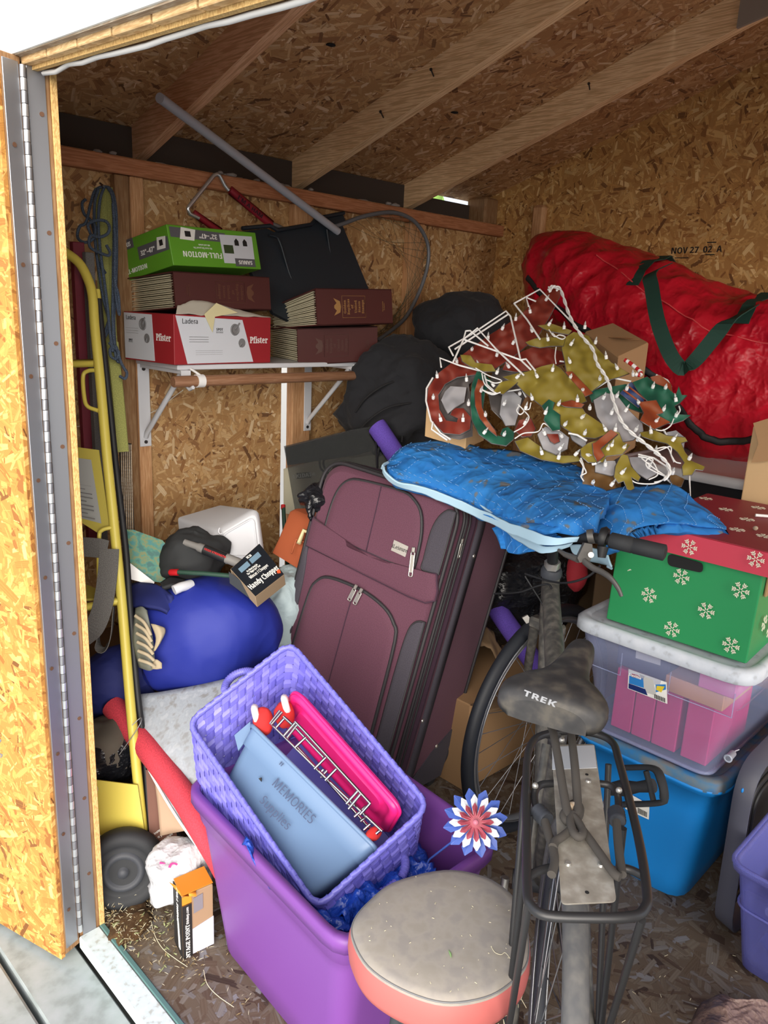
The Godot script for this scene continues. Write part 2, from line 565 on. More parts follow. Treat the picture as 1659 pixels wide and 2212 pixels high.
func ceil_y(z: float) -> float: return 2.013 + 0.324 * (z if z < 1.42 else 2.84 - z)
func build_structure():
	var b := B.new()
	# floor
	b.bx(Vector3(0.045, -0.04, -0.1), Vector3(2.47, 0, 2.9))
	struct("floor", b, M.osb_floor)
	# concrete outside, in long slabs with open joints
	var ground := Node3D.new(); ground.name = "ground"; add_child(ground); ground.set_meta("kind", "structure")
	var jd := Vector3(0.003, 0, 0.2).normalized(); var jn := Vector3(-jd.z, 0, jd.x)
	var j0 := Vector3(-0.143, 0, 0.72)
	for k in 5:
		b = B.new()
		var a := -0.012 - k * 1.05; var e := a - 1.03
		if k == 0: a = 0.40; e = 0.006
		else: a = -0.006 - (k - 1) * 1.1; e = a - 1.088
		var q := [j0 - jn * a - jd * 3.0, j0 - jn * e - jd * 3.0, j0 - jn * e + jd * 4.0, j0 - jn * a + jd * 4.0]
		if k == 0: q = [j0 - jn * 0.006 - jd * 3.0, Vector3(-0.004, 0, -2.2), Vector3(-0.004, 0, 5.0), j0 - jn * 0.006 + jd * 4.0]
		else:
			var s0 := 0.006 + (k - 1) * 1.1; var s1 := s0 + 1.088
			q = [j0 + jn * s0 - jd * 3.0, j0 + jn * s1 - jd * 3.0, j0 + jn * s1 + jd * 4.0, j0 + jn * s0 + jd * 4.0]
		b.loft([mv(q, Vector3(0, -0.12, 0)), mv(q, Vector3(0, -0.046, 0)), mv(grow(q, -0.006), Vector3(0, -0.04, 0))], -1)
		struct("slab", b, M.concrete, ground)
	b = B.new(); b.bx(Vector3(-14, -0.2, -10), Vector3(14, -0.11, 12))
	struct("soil", b, mat("soil", rgb(150, 150, 144), 0.95), ground)
	# back wall panels
	b = B.new(); b.bx(Vector3(0.0, 0, -0.05), Vector3(1.204, 1.262, -0.038)); struct("wall_back", b, M.osb_wall)
	b = B.new(); b.bx(Vector3(1.292, 0, -0.05), Vector3(2.47, 1.262, -0.038)); struct("wall_back", b, M.osb_wall)
	b = B.new(); b.bx(Vector3(0.0, 1.262, -0.05), Vector3(2.47, 1.86, -0.038)); struct("wall_back", b, M.osb_wall)
	# open eave: fascia beyond the wall, with a slit of daylight in the last bay
	mat("eave_dark", rgb(70, 60, 54), 0.9)
	b = B.new(); b.bx(Vector3(0.0, 1.74, -0.16), Vector3(1.97, 1.966, -0.135)); struct("trim_1", b, M.eave_dark)
	b = B.new(); b.bx(Vector3(1.97, 1.74, -0.16), Vector3(2.46, 1.938, -0.135)); struct("trim_2", b, M.eave_dark)
	b = B.new(); b.bx(Vector3(0.0, 1.72, -0.16), Vector3(2.46, 1.74, -0.04)); struct("trim_3", b, M.eave_dark)
	b = B.new(); b.bx(Vector3(2.36, 1.853, -0.155), Vector3(2.458, 1.972, -0.04), 0.01); struct("trim_13", b, M.jamb)
	b = B.new()
	var rg := RandomNumberGenerator.new(); rg.seed = 3
	for k in 26:
		var xx := rg.randf_range(0.05, 1.9)
		b.ball(Vector3(xx, 1.862, rg.randf_range(-0.10, -0.03)), Vector3(rg.randf_range(0.01, 0.035), rg.randf_range(0.004, 0.01), 0.012), 8, 6, Basis(), noise(0.5, k), 0.5)
	struct("trim_4", b, mat("insulation", rgb(150, 146, 144), 0.9))
	for e in [[0.602, 0.645, "stud"], [1.228, 1.316, "stud"], [1.83, 1.917, "stud"], [0.556, 0.600, "old_stud"]]:
		b = B.new(); b.bx(Vector3(e[0], 0, -0.038), Vector3(e[1], 1.803, 0 if e[2] == "stud" else -0.006), 0.003)
		struct(e[2], b, M.stud if e[2] == "stud" else M.jamb)
	b = B.new(); b.bx(Vector3(0.05, 1.805, -0.038), Vector3(2.458, 1.853, 0.0), 0.003)
	struct("trim_5", b, M.plate)
	# right wall: gable
	b = B.new()
	var g := [Vector3(2.458, 0, -0.16), Vector3(2.458, 0, 2.94), Vector3(2.458, ceil_y(2.94), 2.94), Vector3(2.458, ceil_y(1.42), 1.42), Vector3(2.458, ceil_y(-0.16), -0.16)]
	b.plate(g, Vector3(1, 0, 0), 0.012)
	var wr := struct("wall_right", b, M.osb_right)
	text(wr, "date_stamp", "NOV 27  02  A", 0.023, Vector3(2.4575, 1.73, 0.925), Vector3(0, 0.02, 1), Vector3(0, 1, 0), M.ink_black, true)
	b = B.new()
	b.bx(Vector3(2.4565, 1.70, 0.845), Vector3(2.458, 1.703, 0.90)); b.bx(Vector3(2.4565, 1.71, 0.965), Vector3(2.458, 1.714, 1.00)); b.bx(Vector3(2.4565, 1.754, 0.965), Vector3(2.458, 1.758, 1.00))
	part(wr, "stamp_rule", b, M.ink_black)
	text(wr, "grade_stamp", "RATED 24/16\n7/16 INCH  A", 0.013, Vector3(2.4575, 1.63, 0.90), Vector3(0, 0, 1), Vector3(0, 1, 0), M.ink_black)
	b = B.new(); b.bx(Vector3(2.42, 0, 0.17), Vector3(2.458, 1.93, 0.235), 0.012); struct("stud", b, M.stud)
	# front right closing wall and far eave
	b = B.new(); b.bx(Vector3(-0.02, 0, 2.86), Vector3(0.35, 1.98, 2.9)); b.bx(Vector3(2.2, 0, 2.86), Vector3(2.47, 1.98, 2.9)); struct("wall_front", b, M.osb_wall)
	# roof
	var rp := func(x0: float, x1: float, z0: float, z1: float, n: String):
		var c := B.new()
		c.loft([[Vector3(x0, ceil_y(z0), z0), Vector3(x1, ceil_y(z0), z0), Vector3(x1, ceil_y(z1), z1), Vector3(x0, ceil_y(z1), z1)], [Vector3(x0, ceil_y(z0) + 0.03, z0), Vector3(x1, ceil_y(z0) + 0.03, z0), Vector3(x1, ceil_y(z1) + 0.03, z1), Vector3(x0, ceil_y(z1) + 0.03, z1)]], -1)
		struct(n, c, M.osb_ceiling)
	rp.call(-0.12, 2.56, -0.165, 0.998, "ceiling")
	rp.call(-0.12, 2.56, 1.003, 1.42, "ceiling")
	rp.call(-0.12, 2.56, 1.42, 3.2, "ceiling")
	# rafters
	for k in 3:
		var xr: float = [0.721, 1.355, 1.957][k]
		for side in 2:
			b = B.new()
			var z0 := -0.16 if side == 0 else 1.42; var z1 := 1.42 if side == 0 else 3.1
			b.loft([[Vector3(xr - 0.038, ceil_y(z0) - 0.10, z0), Vector3(xr, ceil_y(z0) - 0.10, z0), Vector3(xr, ceil_y(z0), z0), Vector3(xr - 0.038, ceil_y(z0), z0)], [Vector3(xr - 0.038, ceil_y(z1) - 0.10, z1), Vector3(xr, ceil_y(z1) - 0.10, z1), Vector3(xr, ceil_y(z1), z1), Vector3(xr - 0.038, ceil_y(z1), z1)]], -1)
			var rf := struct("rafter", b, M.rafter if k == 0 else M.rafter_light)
			if side == 0 and k > 0:
				b = B.new()
				for q in ([[0.55, 0.03], [0.34, 0.05]] if k == 1 else [[0.72, 0.02]]):
					var p := Vector3(xr - 0.04, ceil_y(q[0]) - q[1] - 0.02, q[0])
					b.tube([p, p + Vector3(-0.022, 0.012, 0.008)], 0.0022, 6); b.tube([p + Vector3(-0.021, 0.011, 0.007), p + Vector3(-0.024, 0.0135, 0.009)], 0.0045, 8)
				part(rf, "nail", b, M.nail)
	b = B.new()
	var gz := [1.19, 1.65]
	b.plate([Vector3(1.917, ceil_y(1.20) - 0.105, 1.20), Vector3(1.917, ceil_y(1.42) - 0.13, 1.42), Vector3(1.917, ceil_y(1.64) - 0.105, 1.64), Vector3(1.917, ceil_y(1.64), 1.64), Vector3(1.917, ceil_y(1.42), 1.42), Vector3(1.917, ceil_y(1.20), 1.20)], Vector3(-1, 0, 0), 0.012)
	struct("trim_6", b, mat("gusset", rgb(150, 138, 128), 0.85))
	# knot holes in the roof boards
	b = B.new()
	for q in [[0.42, 0.34], [0.98, 0.46], [1.64, 0.36], [2.12, 0.64]]:
		b.lathe([Vector2(0.001, 0.0), Vector2(0.014, 0.0), Vector2(0.014, 0.002), Vector2(0.001, 0.002)], Transform3D(Basis(), Vector3(q[0], ceil_y(q[1]) - 0.003, q[1])), 10)
	struct("trim_7", b, M.black_soft)
	# front gable wall: white siding outside, panel inside, round the opening
	b = B.new()
	b.bx(Vector3(0.0, -0.04, -0.1), Vector3(0.045, 1.9, 0.70))
	b.bx(Vector3(0.0, -0.04, 2.36), Vector3(0.045, 1.9, 2.9))
	b.plate([Vector3(-0.004, 1.851, 0.70), Vector3(-0.004, 1.765, 2.36), Vector3(-0.004, 1.9, 2.94), Vector3(-0.004, ceil_y(2.94), 2.94), Vector3(-0.004, ceil_y(1.42), 1.42), Vector3(-0.004, ceil_y(-0.1), -0.1), Vector3(-0.004, 1.88, -0.1)], Vector3(-1, 0, 0), 0.012)
	struct("wall_left", b, M.white_paint_siding)
	b = B.new()
	b.bx(Vector3(0.045, 0, -0.1), Vector3(0.057, 1.9, 0.772))
	b.bx(Vector3(0.045, 0, 2.36), Vector3(0.057, 1.9, 2.9))
	b.plate([Vector3(0.036, 1.852, 0.70), Vector3(0.036, 1.765, 2.36), Vector3(0.036, 1.9, 2.94), Vector3(0.036, ceil_y(2.94), 2.94), Vector3(0.036, ceil_y(1.42), 1.42), Vector3(0.036, ceil_y(-0.1), -0.1)], Vector3(1, 0, 0), 0.012)
	struct("wall_left", b, M.osb_wall)
	# jamb, header, sill
	b = B.new(); b.bx(Vector3(0.0, -0.02, 0.70), Vector3(0.047, 1.842, 0.785), 0.002)
	struct("trim_8", b, M.jamb)
	b = B.new(); b.box(Transform3D(Basis(), Vector3(0.053, 0.92, 0.74)), Vector3(0.012, 1.84, 0.096), 0.001)
	struct("trim_9", b, M.osb_edge)
	b = B.new(); b.bx(Vector3(0.0, -0.02, 2.27), Vector3(0.047, 1.80, 2.36), 0.002)
	struct("trim_10", b, M.jamb)
	var hy := func(z: float) -> float: return 1.857 - 0.055 * (z - 0.785)
	b = B.new()
	b.loft([[Vector3(-0.012, hy.call(0.66), 0.66), Vector3(0.0, hy.call(0.66), 0.66), Vector3(0.0, hy.call(0.66) - 0.012, 0.66), Vector3(-0.012, hy.call(0.66) - 0.012, 0.66)], [Vector3(-0.012, hy.call(2.36), 2.36), Vector3(0.0, hy.call(2.36), 2.36), Vector3(0.0, hy.call(2.36) - 0.012, 2.36), Vector3(-0.012, hy.call(2.36) - 0.012, 2.36)]], -1)
	var hd := struct("trim_11", b, M.weathered)
	var z := 0.772
	var kk := 0
	while z < 2.3:
		b = B.new()
		var ln := 0.115
		var y0: float = hy.call(z) - 0.013
		b.box(Transform3D(Basis(Vector3.RIGHT, 0.05), Vector3(0.008, y0 - 0.006, z + ln * 0.5)), Vector3(0.016, 0.013, ln - 0.006), 0.0015)
		part(hd, "header_block", b, M.header_wood)
		z += ln; kk += 1
	b = B.new()
	b.loft([[Vector3(0.016, 1.842, 0.772), Vector3(0.026, 1.842, 0.772), Vector3(0.026, 1.829, 0.772), Vector3(0.016, 1.829, 0.772)], [Vector3(0.016, 1.755, 2.36), Vector3(0.026, 1.755, 2.36), Vector3(0.026, 1.742, 2.36), Vector3(0.016, 1.742, 2.36)]], -1)
	part(hd, "panel_edge", b, M.osb_edge)
	b = B.new()
	var wob := noise(0.6, 3)
	var rings := []
	for k in 30:
		var zz := 0.80 + k * 0.052
		var yy: float = 1.826 - 0.055 * (zz - 0.772) + wob.get_noise_1d(k * 9.0) * 0.006
		rings.append([Vector3(0.026, yy, zz), Vector3(0.029, yy - 0.005, zz), Vector3(0.034, yy - 0.003, zz), Vector3(0.034, yy + 0.008, zz)])
	b.loft(rings, 0)
	part(hd, "plastic_wrap", b, mat("wrap", rgb(190, 190, 190), 0.35), "crumpled pale plastic strip")
	b = B.new(); b.bx(Vector3(-0.004, -0.03, 0.785), Vector3(0.046, 0.002, 2.3), 0.003)
	var sl := struct("trim_12", b, M.sill_paint)
	b = B.new(); b.bx(Vector3(0.046, -0.03, 0.785), Vector3(0.058, 0.004, 2.3), 0.002)
	part(sl, "sill_edge", b, M.sill_green)
	# hinge leaf and knuckles on the jamb
	var hg := Node3D.new(); hg.name = "piano_hinge"; add_child(hg); tag(hg, "long steel piano hinge running full height between door edge and jamb", "hinge")
	b = B.new(); b.bx(Vector3(0.006, 0.0, 0.785), Vector3(0.038, 1.835, 0.7875), 0.0008)
	part(hg, "hinge_leaf", b, M.steel)
	var dd := Vector3(-0.30, 0, -0.954); var dn := Vector3(-0.954, 0, 0.30)   # along the door, out of its inner face
	var pin := Vector3(-0.002, 0, 0.791)
	b = B.new()
	b.box(Transform3D(Basis(dn, Vector3.UP, -dd), pin + dn * 0.022 + Vector3(0, 0.918, 0) + dd * 0.003), Vector3(0.032, 1.835, 0.0025), 0.0008)
	part(hg, "hinge_leaf", b, M.steel)
	var kn := B.new()
	kn.tube([Vector3(pin.x, 0, pin.z), Vector3(pin.x, 0.0195, pin.z)], 0.0056, 10)
	var km := kn.mesh()
	for k in 88:
		var o := MeshInstance3D.new(); o.mesh = km; o.name = "hinge_knuckle"
		o.material_override = M.steel_bright if k % 2 == 0 else M.steel
		o.position = Vector3(0, 0.02 + k * 0.0206, 0)
		if k % 2: o.scale = Vector3(1, 1, 1)
		hg.add_child(o, true)
	for k in 9:
		b = B.new()
		var p := Vector3(0.028, 0.16 + k * 0.2, 0.7875)
		b.tube([p, p + Vector3(0, 0, 0.0012)], 0.0042, 10)
		part(hg, "screw", b, M.rust)
		b = B.new()
		var p2 := pin + dn * 0.026 + Vector3(0, 0.10 + k * 0.2, 0) - dd * -0.0
		b.tube([p2, p2 - dd * 0.0004 + dd * 0.001], 0.0042, 10)
		part(hg, "screw", b, M.rust)
	# door leaf, swung open against the outside of the wall
	var door := Node3D.new(); door.name = "door_1"; add_child(door); door.set_meta("kind", "structure")
	var bd := Basis(dd, Vector3.UP, dd.cross(Vector3.UP))
	if bd.z.dot(dn) < 0.0: bd = Basis(-dd, Vector3.UP, dn)
	door.transform = Transform3D(Basis(dd, Vector3.UP, dd.cross(Vector3.UP)), pin + dd * 0.004)
	var nz := 1.0 if door.basis.z.dot(dn) > 0 else -1.0
	for e in [["frame", Vector3(0, -0.015, 0.0), Vector3(0.72, 1.845, 0.040), M.jamb], ["panel", Vector3(0.0, -0.02, 0.040), Vector3(0.72, 1.81, 0.052), M.osb_door]]:
		b = B.new()
		b.bx(Vector3(e[1].x, e[1].y, e[1].z * nz), Vector3(e[2].x, e[2].y, e[2].z * nz), 0.0015)
		var o := MeshInstance3D.new(); o.mesh = b.mesh(); o.material_override = e[3]; o.name = e[0]; door.add_child(o, true)
	for e in [[0.30, 0.33, "1-1"], [0.36, 0.20, "WS 24"], [0.40, 0.10, "RATED"]]:
		var t: MeshInstance3D = text(self, "stamp", e[2], 0.03, Vector3.ZERO, Vector3.RIGHT, Vector3.UP, M.ink_grey)
		remove_child(t); door.add_child(t, true); t.owner = null
		t.transform = Transform3D(Basis(Vector3(0, 1, 0), Vector3(-1, 0, 0) * -nz, Vector3(0, 0, nz)), Vector3(0.16 + (e[0] - 0.3) * 0.6, e[1] + 0.15, 0.0525 * nz))


func strap(pts: Array, width: float, th: float, across: Vector3) -> B:
	# a flat ribbon along pts, its width along across
	var b := B.new()
	var rings := []
	for k in pts.size():
		var t: Vector3 = (pts[mini(k + 1, pts.size() - 1)] - pts[maxi(k - 1, 0)]).normalized()
		var s := (across - t * across.dot(t)).normalized()
		var n := t.cross(s)
		rings.append([pts[k] - s * width * 0.5 - n * th * 0.5, pts[k] + s * width * 0.5 - n * th * 0.5, pts[k] + s * width * 0.5 + n * th * 0.5, pts[k] - s * width * 0.5 + n * th * 0.5])
	b.loft(rings, -1)
	return b
func build_left():
	var right := Vector3(0.708, 0.045, 0.705)
	var b := B.new()
	var web := tex(noise(0.25, 41, 2), [0.3, Color(0.72, 0.72, 0.72), 0.6, Color(1, 1, 1)], 128)
	mat("webbing_grey", rgb(112, 110, 108), 0.95, 0.0, web, Vector3.ONE * 14)
	mat("webbing_green", rgb(170, 172, 98), 0.9, 0.0, web, Vector3.ONE * 14)
	var fl := tex(noise(0.16, 43, 2), [0.0, rgb(24, 32, 48), 0.62, rgb(32, 44, 66), 0.70, rgb(130, 150, 170), 1.0, rgb(180, 196, 206)], 128)
	mat("rope", Color(1, 1, 1), 0.9, 0.0, fl, Vector3.ONE * 40)
	# yellow hand truck
	var ht := thing("hand_truck", "yellow tubular steel hand truck with black wheel standing beside the door jamb", "hand truck", V(.106,0,.79))
	b = B.new()
	b.tube(curve([V(.249,1.543,.099),V(.303,1.571,.144),V(.326,1.557,.172),V(.345,1.533,.2),V(.354,1.494,.225),V(.354,1.452,.247),V(.343,1.366,.276),V(.328,1.237,.324),V(.302,1.047,.398),V(.286,.904,.451),V(.261,.707,.529),V(.231,.484,.612),V(.213,.327,.667),V(.194,.146,.73)], 60), 0.0125, 12)
	part(ht, "frame_tube", b, M.yellow)
	b = B.new()
	b.tube(curve([V(.249,1.543,.099),V(.203,1.465,.081),V(.18,1.253,.167),V(.138,.894,.303),V(.097,.468,.481),V(.071,.138,.607)], 24), 0.0125, 10)
	part(ht, "frame_tube", b, M.yellow)
	b = B.new()
	b.tube(curve([V(.323,1.263,.31),V(.309,1.26,.296),V(.298,1.247,.29),V(.288,1.201,.311),V(.287,1.173,.329),V(.306,1.162,.352)], 24), 0.0055, 8)
	part(ht, "grip_loop", b, M.yellow)
	b = B.new()
	b.tube(curve([V(.274,.876,.464),V(.253,.869,.453),V(.245,.847,.452),V(.224,.74,.486),V(.226,.708,.508),V(.255,.699,.525)], 24), 0.0055, 8)
	part(ht, "grip_loop", b, M.yellow)
	b = B.new()
	b.tube([V(.202,1.259,.172),V(.264,1.273,.231),V(.326,1.281,.299)], 0.0105, 4, false, Vector2(1, 0.5), Vector3.UP)
	part(ht, "crossbar", b, M.yellow)
	b = B.new()
	b.tube(curve([V(.101,.654,.415),V(.171,.68,.477),V(.212,.69,.507),V(.252,.699,.53)], 12), 0.012, 4, false, Vector2(1, 0.5), Vector3.UP)
	part(ht, "crossbar", b, M.yellow)
	b = B.new(); b.plate([V(.174,.715,.304),V(.234,.72,.334),V(.262,.701,.51),V(.178,.681,.461),V(.105,.655,.404)], Vector3.UP, 0.006)
	part(ht, "folding_plate", b, M.yellow_dull)
	b = B.new(); b.plate([V(.214,1.072,.292),V(.238,1.069,.318),V(.295,1.062,.379),V(.272,.873,.455),V(.249,.858,.437),V(.213,.891,.388),V(.187,.9,.359)], V(-.589,1.45,2.293).direction_to(V(-1.28,1.704,2.97)), 0.004)
	part(ht, "back_plate", b, M.yellow_dull)
	var pn := V(-1.28,1.704,2.97) - V(-.589,1.45,2.293)
	b = B.new(); b.plate([V(.216,1.045,.311),V(.274,1.038,.374),V(.255,.884,.441),V(.202,.901,.381)], pn.normalized(), 0.0015)
	var lab := part(ht, "label", b, mat("label_grey", rgb(150, 152, 150), 0.6), "printed instruction sticker")
	b = B.new()
	for k in 14:
		var a: Vector3 = V(.229,1.028,.336).lerp(V(.211,.904,.392), k / 13.0); var e: Vector3 = V(.267,1.022,.377).lerp(V(.25,.895,.436), k / 13.0)
		var f := 0.9 if k % 3 else 0.6
		b.tube([a, a.lerp(e, f)], 0.0012, 4)
	part(lab, "print", b, M.ink_grey)
	b = B.new(); b.plate([V(.079,.288,.582),V(.217,.268,.686),V(.196,.111,.753),V(.041,.113,.646)], pn.normalized(), 0.004)
	part(ht, "axle_plate", b, M.yellow)
	for q in [V(.114,.267,.64),V(.099,.156,.682)]:
		b = B.new(); b.tube([q, q + pn.normalized() * 0.006], 0.011, 16); b.tube([q + pn.normalized() * 0.006, q + pn.normalized() * 0.016], [0.0075, 0.006], 6)
		part(ht, "bolt", b, M.steel_bright)
	var wc := V(.128,.079,.754)
	wc.y = 0.099
	var wx := Transform3D(rot_to(Vector3(-0.50, 0.16, 0.85)), wc)
	b = B.new()
	b.lathe([Vector2(0.05, -0.03), Vector2(0.085, -0.03), Vector2(0.095, -0.022), Vector2(0.099, -0.01), Vector2(0.099, 0.01), Vector2(0.095, 0.022), Vector2(0.085, 0.028), Vector2(0.07, 0.026), Vector2(0.066, 0.020), Vector2(0.058, 0.018), Vector2(0.05, 0.02)], wx, 40)
	var wh := part(ht, "wheel", b, M.black_rubber)
	b = B.new()
	b.lathe([Vector2(0.001, -0.02), Vector2(0.058, -0.02), Vector2(0.056, 0.012), Vector2(0.047, 0.026), Vector2(0.036, 0.027), Vector2(0.031, 0.012), Vector2(0.014, 0.010), Vector2(0.012, 0.03), Vector2(0.001, 0.031)], wx, 32)
	part(wh, "hub", b, M.dark_grey)
	b = B.new(); b.plate([V(.17,.152,.851),V(.17,.141,.87),V(.164,.119,.902),V(.159,.105,.909),V(.154,.113,.893),V(.16,.124,.867)], pn.normalized(), 0.004)
	part(ht, "toe_plate", b, M.yellow)
	b = B.new(); b.tube(curve([V(.177,.344,.654),V(.222,.414,.673),V(.234,.431,.664),V(.211,.416,.66)], 10), 0.0012, 5)
	part(ht, "wire_tie", b, M.steel)
	# straps slung on the hand truck
	var st := thing("cargo_strap", "grey nylon cargo strap draped over the hand truck's lower handle", "strap", V(.228,.758,.506))
	part(st, "strap_tail", strap(curve([V(.251,.83,.495),V(.239,.781,.508),V(.223,.726,.52),V(.207,.674,.523),V(.19,.634,.514),V(.171,.605,.49)], 24), 0.050, 0.002, right), M.webbing_grey)
	part(st, "strap_loop", strap(curve([V(.257,.671,.494),V(.237,.605,.513),V(.219,.572,.515),V(.21,.575,.497),V(.219,.611,.477)], 20), 0.045, 0.002, Vector3(0.5, 0, -0.8)), M.webbing_grey)
	part(st, "strap_band", strap(curve([V(.161,.828,.382),V(.197,.829,.425),V(.231,.831,.474),V(.247,.827,.492)], 10), 0.052, 0.002, Vector3.UP), M.webbing_grey)
	# black pole against the hand truck
	var bp := thing("black_pole", "thin black pole with a yellow tip leaning along the hand truck", "pole", V(.238,.02,.69))
	b = B.new(); b.tube(curve([V(.385,1.444,.216),V(.351,1.127,.33),V(.331,.981,.393),V(.305,.811,.476),V(.281,.69,.533),V(.252,.478,.613),V(.245,.34,.651),V(.223,.2,.703),V(.203,.07,.754)], 30), 0.0085, 8)
	part(bp, "shaft", b, M.black)
	b = B.new(); b.tube([V(.388,1.468,.205),V(.385,1.442,.216)], 0.0075, 8); part(bp, "tip", b, M.yellow)
	# rope on a nail
	var rp := thing("rope", "blue and white braided rope hung in a tangled coil by the stud", "rope", V(.484,1.756,.066))
	var loops := [
		[V(.478,1.752,.077),V(.488,1.742,.106),V(.49,1.692,.126),V(.474,1.58,.153),V(.457,1.479,.173),V(.44,1.391,.188),V(.432,1.328,.204),V(.43,1.293,.215),V(.428,1.277,.234),V(.419,1.292,.233),V(.426,1.379,.209),V(.446,1.503,.182),V(.467,1.628,.156),V(.483,1.716,.125),V(.482,1.749,.097)],
		[V(.478,1.752,.077),V(.456,1.737,.074),V(.437,1.701,.084),V(.42,1.65,.086),V(.401,1.636,.086),V(.393,1.611,.087),V(.394,1.596,.109),V(.408,1.596,.123),V(.422,1.612,.131),V(.427,1.637,.127),V(.429,1.652,.109)],
		[V(.477,1.751,.091),V(.453,1.713,.11),V(.435,1.65,.13),V(.427,1.576,.15),V(.423,1.502,.173),V(.418,1.428,.197),V(.412,1.354,.219),V(.41,1.305,.235)],
		[V(.41,1.617,.132),V(.409,1.641,.122),V(.424,1.653,.141),V(.442,1.652,.159),V(.447,1.637,.17),V(.441,1.619,.17),V(.424,1.609,.157),V(.409,1.613,.14),V(.402,1.598,.138),V(.402,1.58,.146),V(.417,1.568,.165),V(.433,1.561,.185),V(.438,1.57,.186),V(.434,1.588,.175)],
		[V(.435,1.714,.062),V(.425,1.701,.057),V(.425,1.673,.067),V(.436,1.652,.087),V(.436,1.602,.105),V(.432,1.552,.12),V(.442,1.515,.144)],
		[V(.407,1.329,.222),V(.414,1.315,.235),V(.421,1.306,.246),V(.415,1.287,.246),V(.405,1.292,.234),V(.406,1.311,.228),V(.418,1.32,.237),V(.421,1.281,.255),V(.425,1.263,.266),V(.429,1.25,.274),V(.423,1.235,.274),V(.413,1.241,.262)],
		[V(.458,1.739,.091),V(.445,1.701,.092),V(.433,1.626,.108),V(.427,1.551,.13),V(.423,1.452,.163),V(.424,1.378,.192),V(.404,1.334,.189),V(.426,1.391,.189)],
		[V(.471,1.701,.148),V(.46,1.602,.174),V(.444,1.503,.195),V(.444,1.454,.213),V(.438,1.405,.226),V(.439,1.454,.208),V(.451,1.553,.183)]]
	for l in loops:
		b = B.new(); b.tube(curve(l, 70), 0.0042, 7); part(rp, "strand", b, M.rope)
	b = B.new(); b.tube([V(.489,1.764,.039),V(.465,1.748,.11)], 0.003, 6)
	solo("nail", b, M.nail, "long nail in the back wall that the blue rope hangs from", "nail", V(.484,1.756,.066))
	var wb := thing("webbing_sling", "pale yellow green webbing sling hanging behind the blue rope", "sling", V(.495,1.747,.052))
	part(wb, "band", strap(curve([V(.482,1.751,.052),V(.472,1.668,.073),V(.457,1.554,.101),V(.434,1.376,.144),V(.411,1.186,.191),V(.394,1.046,.227)], 20), 0.034, 0.003, right), M.webbing_green)
	part(wb, "band", strap(curve([V(.502,1.753,.056),V(.491,1.67,.076),V(.475,1.555,.104),V(.451,1.377,.146),V(.431,1.185,.198),V(.419,1.083,.224)], 20), 0.030, 0.003, right), M.webbing_green)
	part(wb, "end_loop", strap(curve([V(.435,1.327,.186),V(.427,1.252,.213),V(.419,1.152,.242),V(.408,1.031,.276)], 14), 0.030, 0.006, right), M.webbing_green)
	part(wb, "end_loop", strap(curve([V(.387,1.019,.222),V(.392,.995,.243),V(.387,.932,.263)], 8), 0.016, 0.003, right), M.paper, "pale loop at the sling's end")
	# maroon and grey boards behind the hand truck
	b = B.new(); b.box(Transform3D(Basis(Vector3.UP, 0.1), V(.372,1.167,.129) ), Vector3(0.034, 0.85, 0.02), 0.002)
	solo("maroon_board", b, mat("maroon_board", rgb(104, 26, 42), 0.6), "narrow dark maroon board standing behind the hand truck", "board", V(.372,1.167,.129))
	b = B.new(); b.box(Transform3D(Basis(Vector3.UP, 0.1), V(.394,1.142,.147) ), Vector3(0.026, 0.85, 0.02), 0.002)
	solo("grey_board", b, M.webbing_grey, "narrow grey slat standing beside the dark maroon board", "board", V(.394,1.142,.147))
	var rib := thing("ribbed_panel", "dark ribbed panel of thin upright strips beside the old stud", "panel", V(.421,.854,.239))
	for k in 6:
		b = B.new(); b.tube([V(.448,1.034,.183) + right * 0.0058 * k, V(.407,.775,.254) + right * 0.0058 * k, V(.368,.462,.331) + right * 0.0058 * k, V(.342,.253,.384) + right * 0.0058 * k], 0.0022, 6)
		part(rib, "rib", b, M.weathered)
	b = B.new(); b.plate([V(.451,1.039,.167), V(.476,1.036,.193), V(.433,.76,.268), V(.408,.765,.241)], pn.normalized(), -0.004)
	part(rib, "backing", b, M.black_soft)
	b = B.new(); b.tube(curve([Vector3(0.1, 1.06, 0.0), Vector3(0.35, 1.065, 0.01), Vector3(0.50, 1.075, 0.0), Vector3(0.64, 1.09, -0.002), V(.616,1.193,.25)], 20), 0.0014, 5)
	solo("string", b, M.paper, "thin pale string stretched from the rod hook to the left", "string", Vector3(0.5, 1.07, 0))


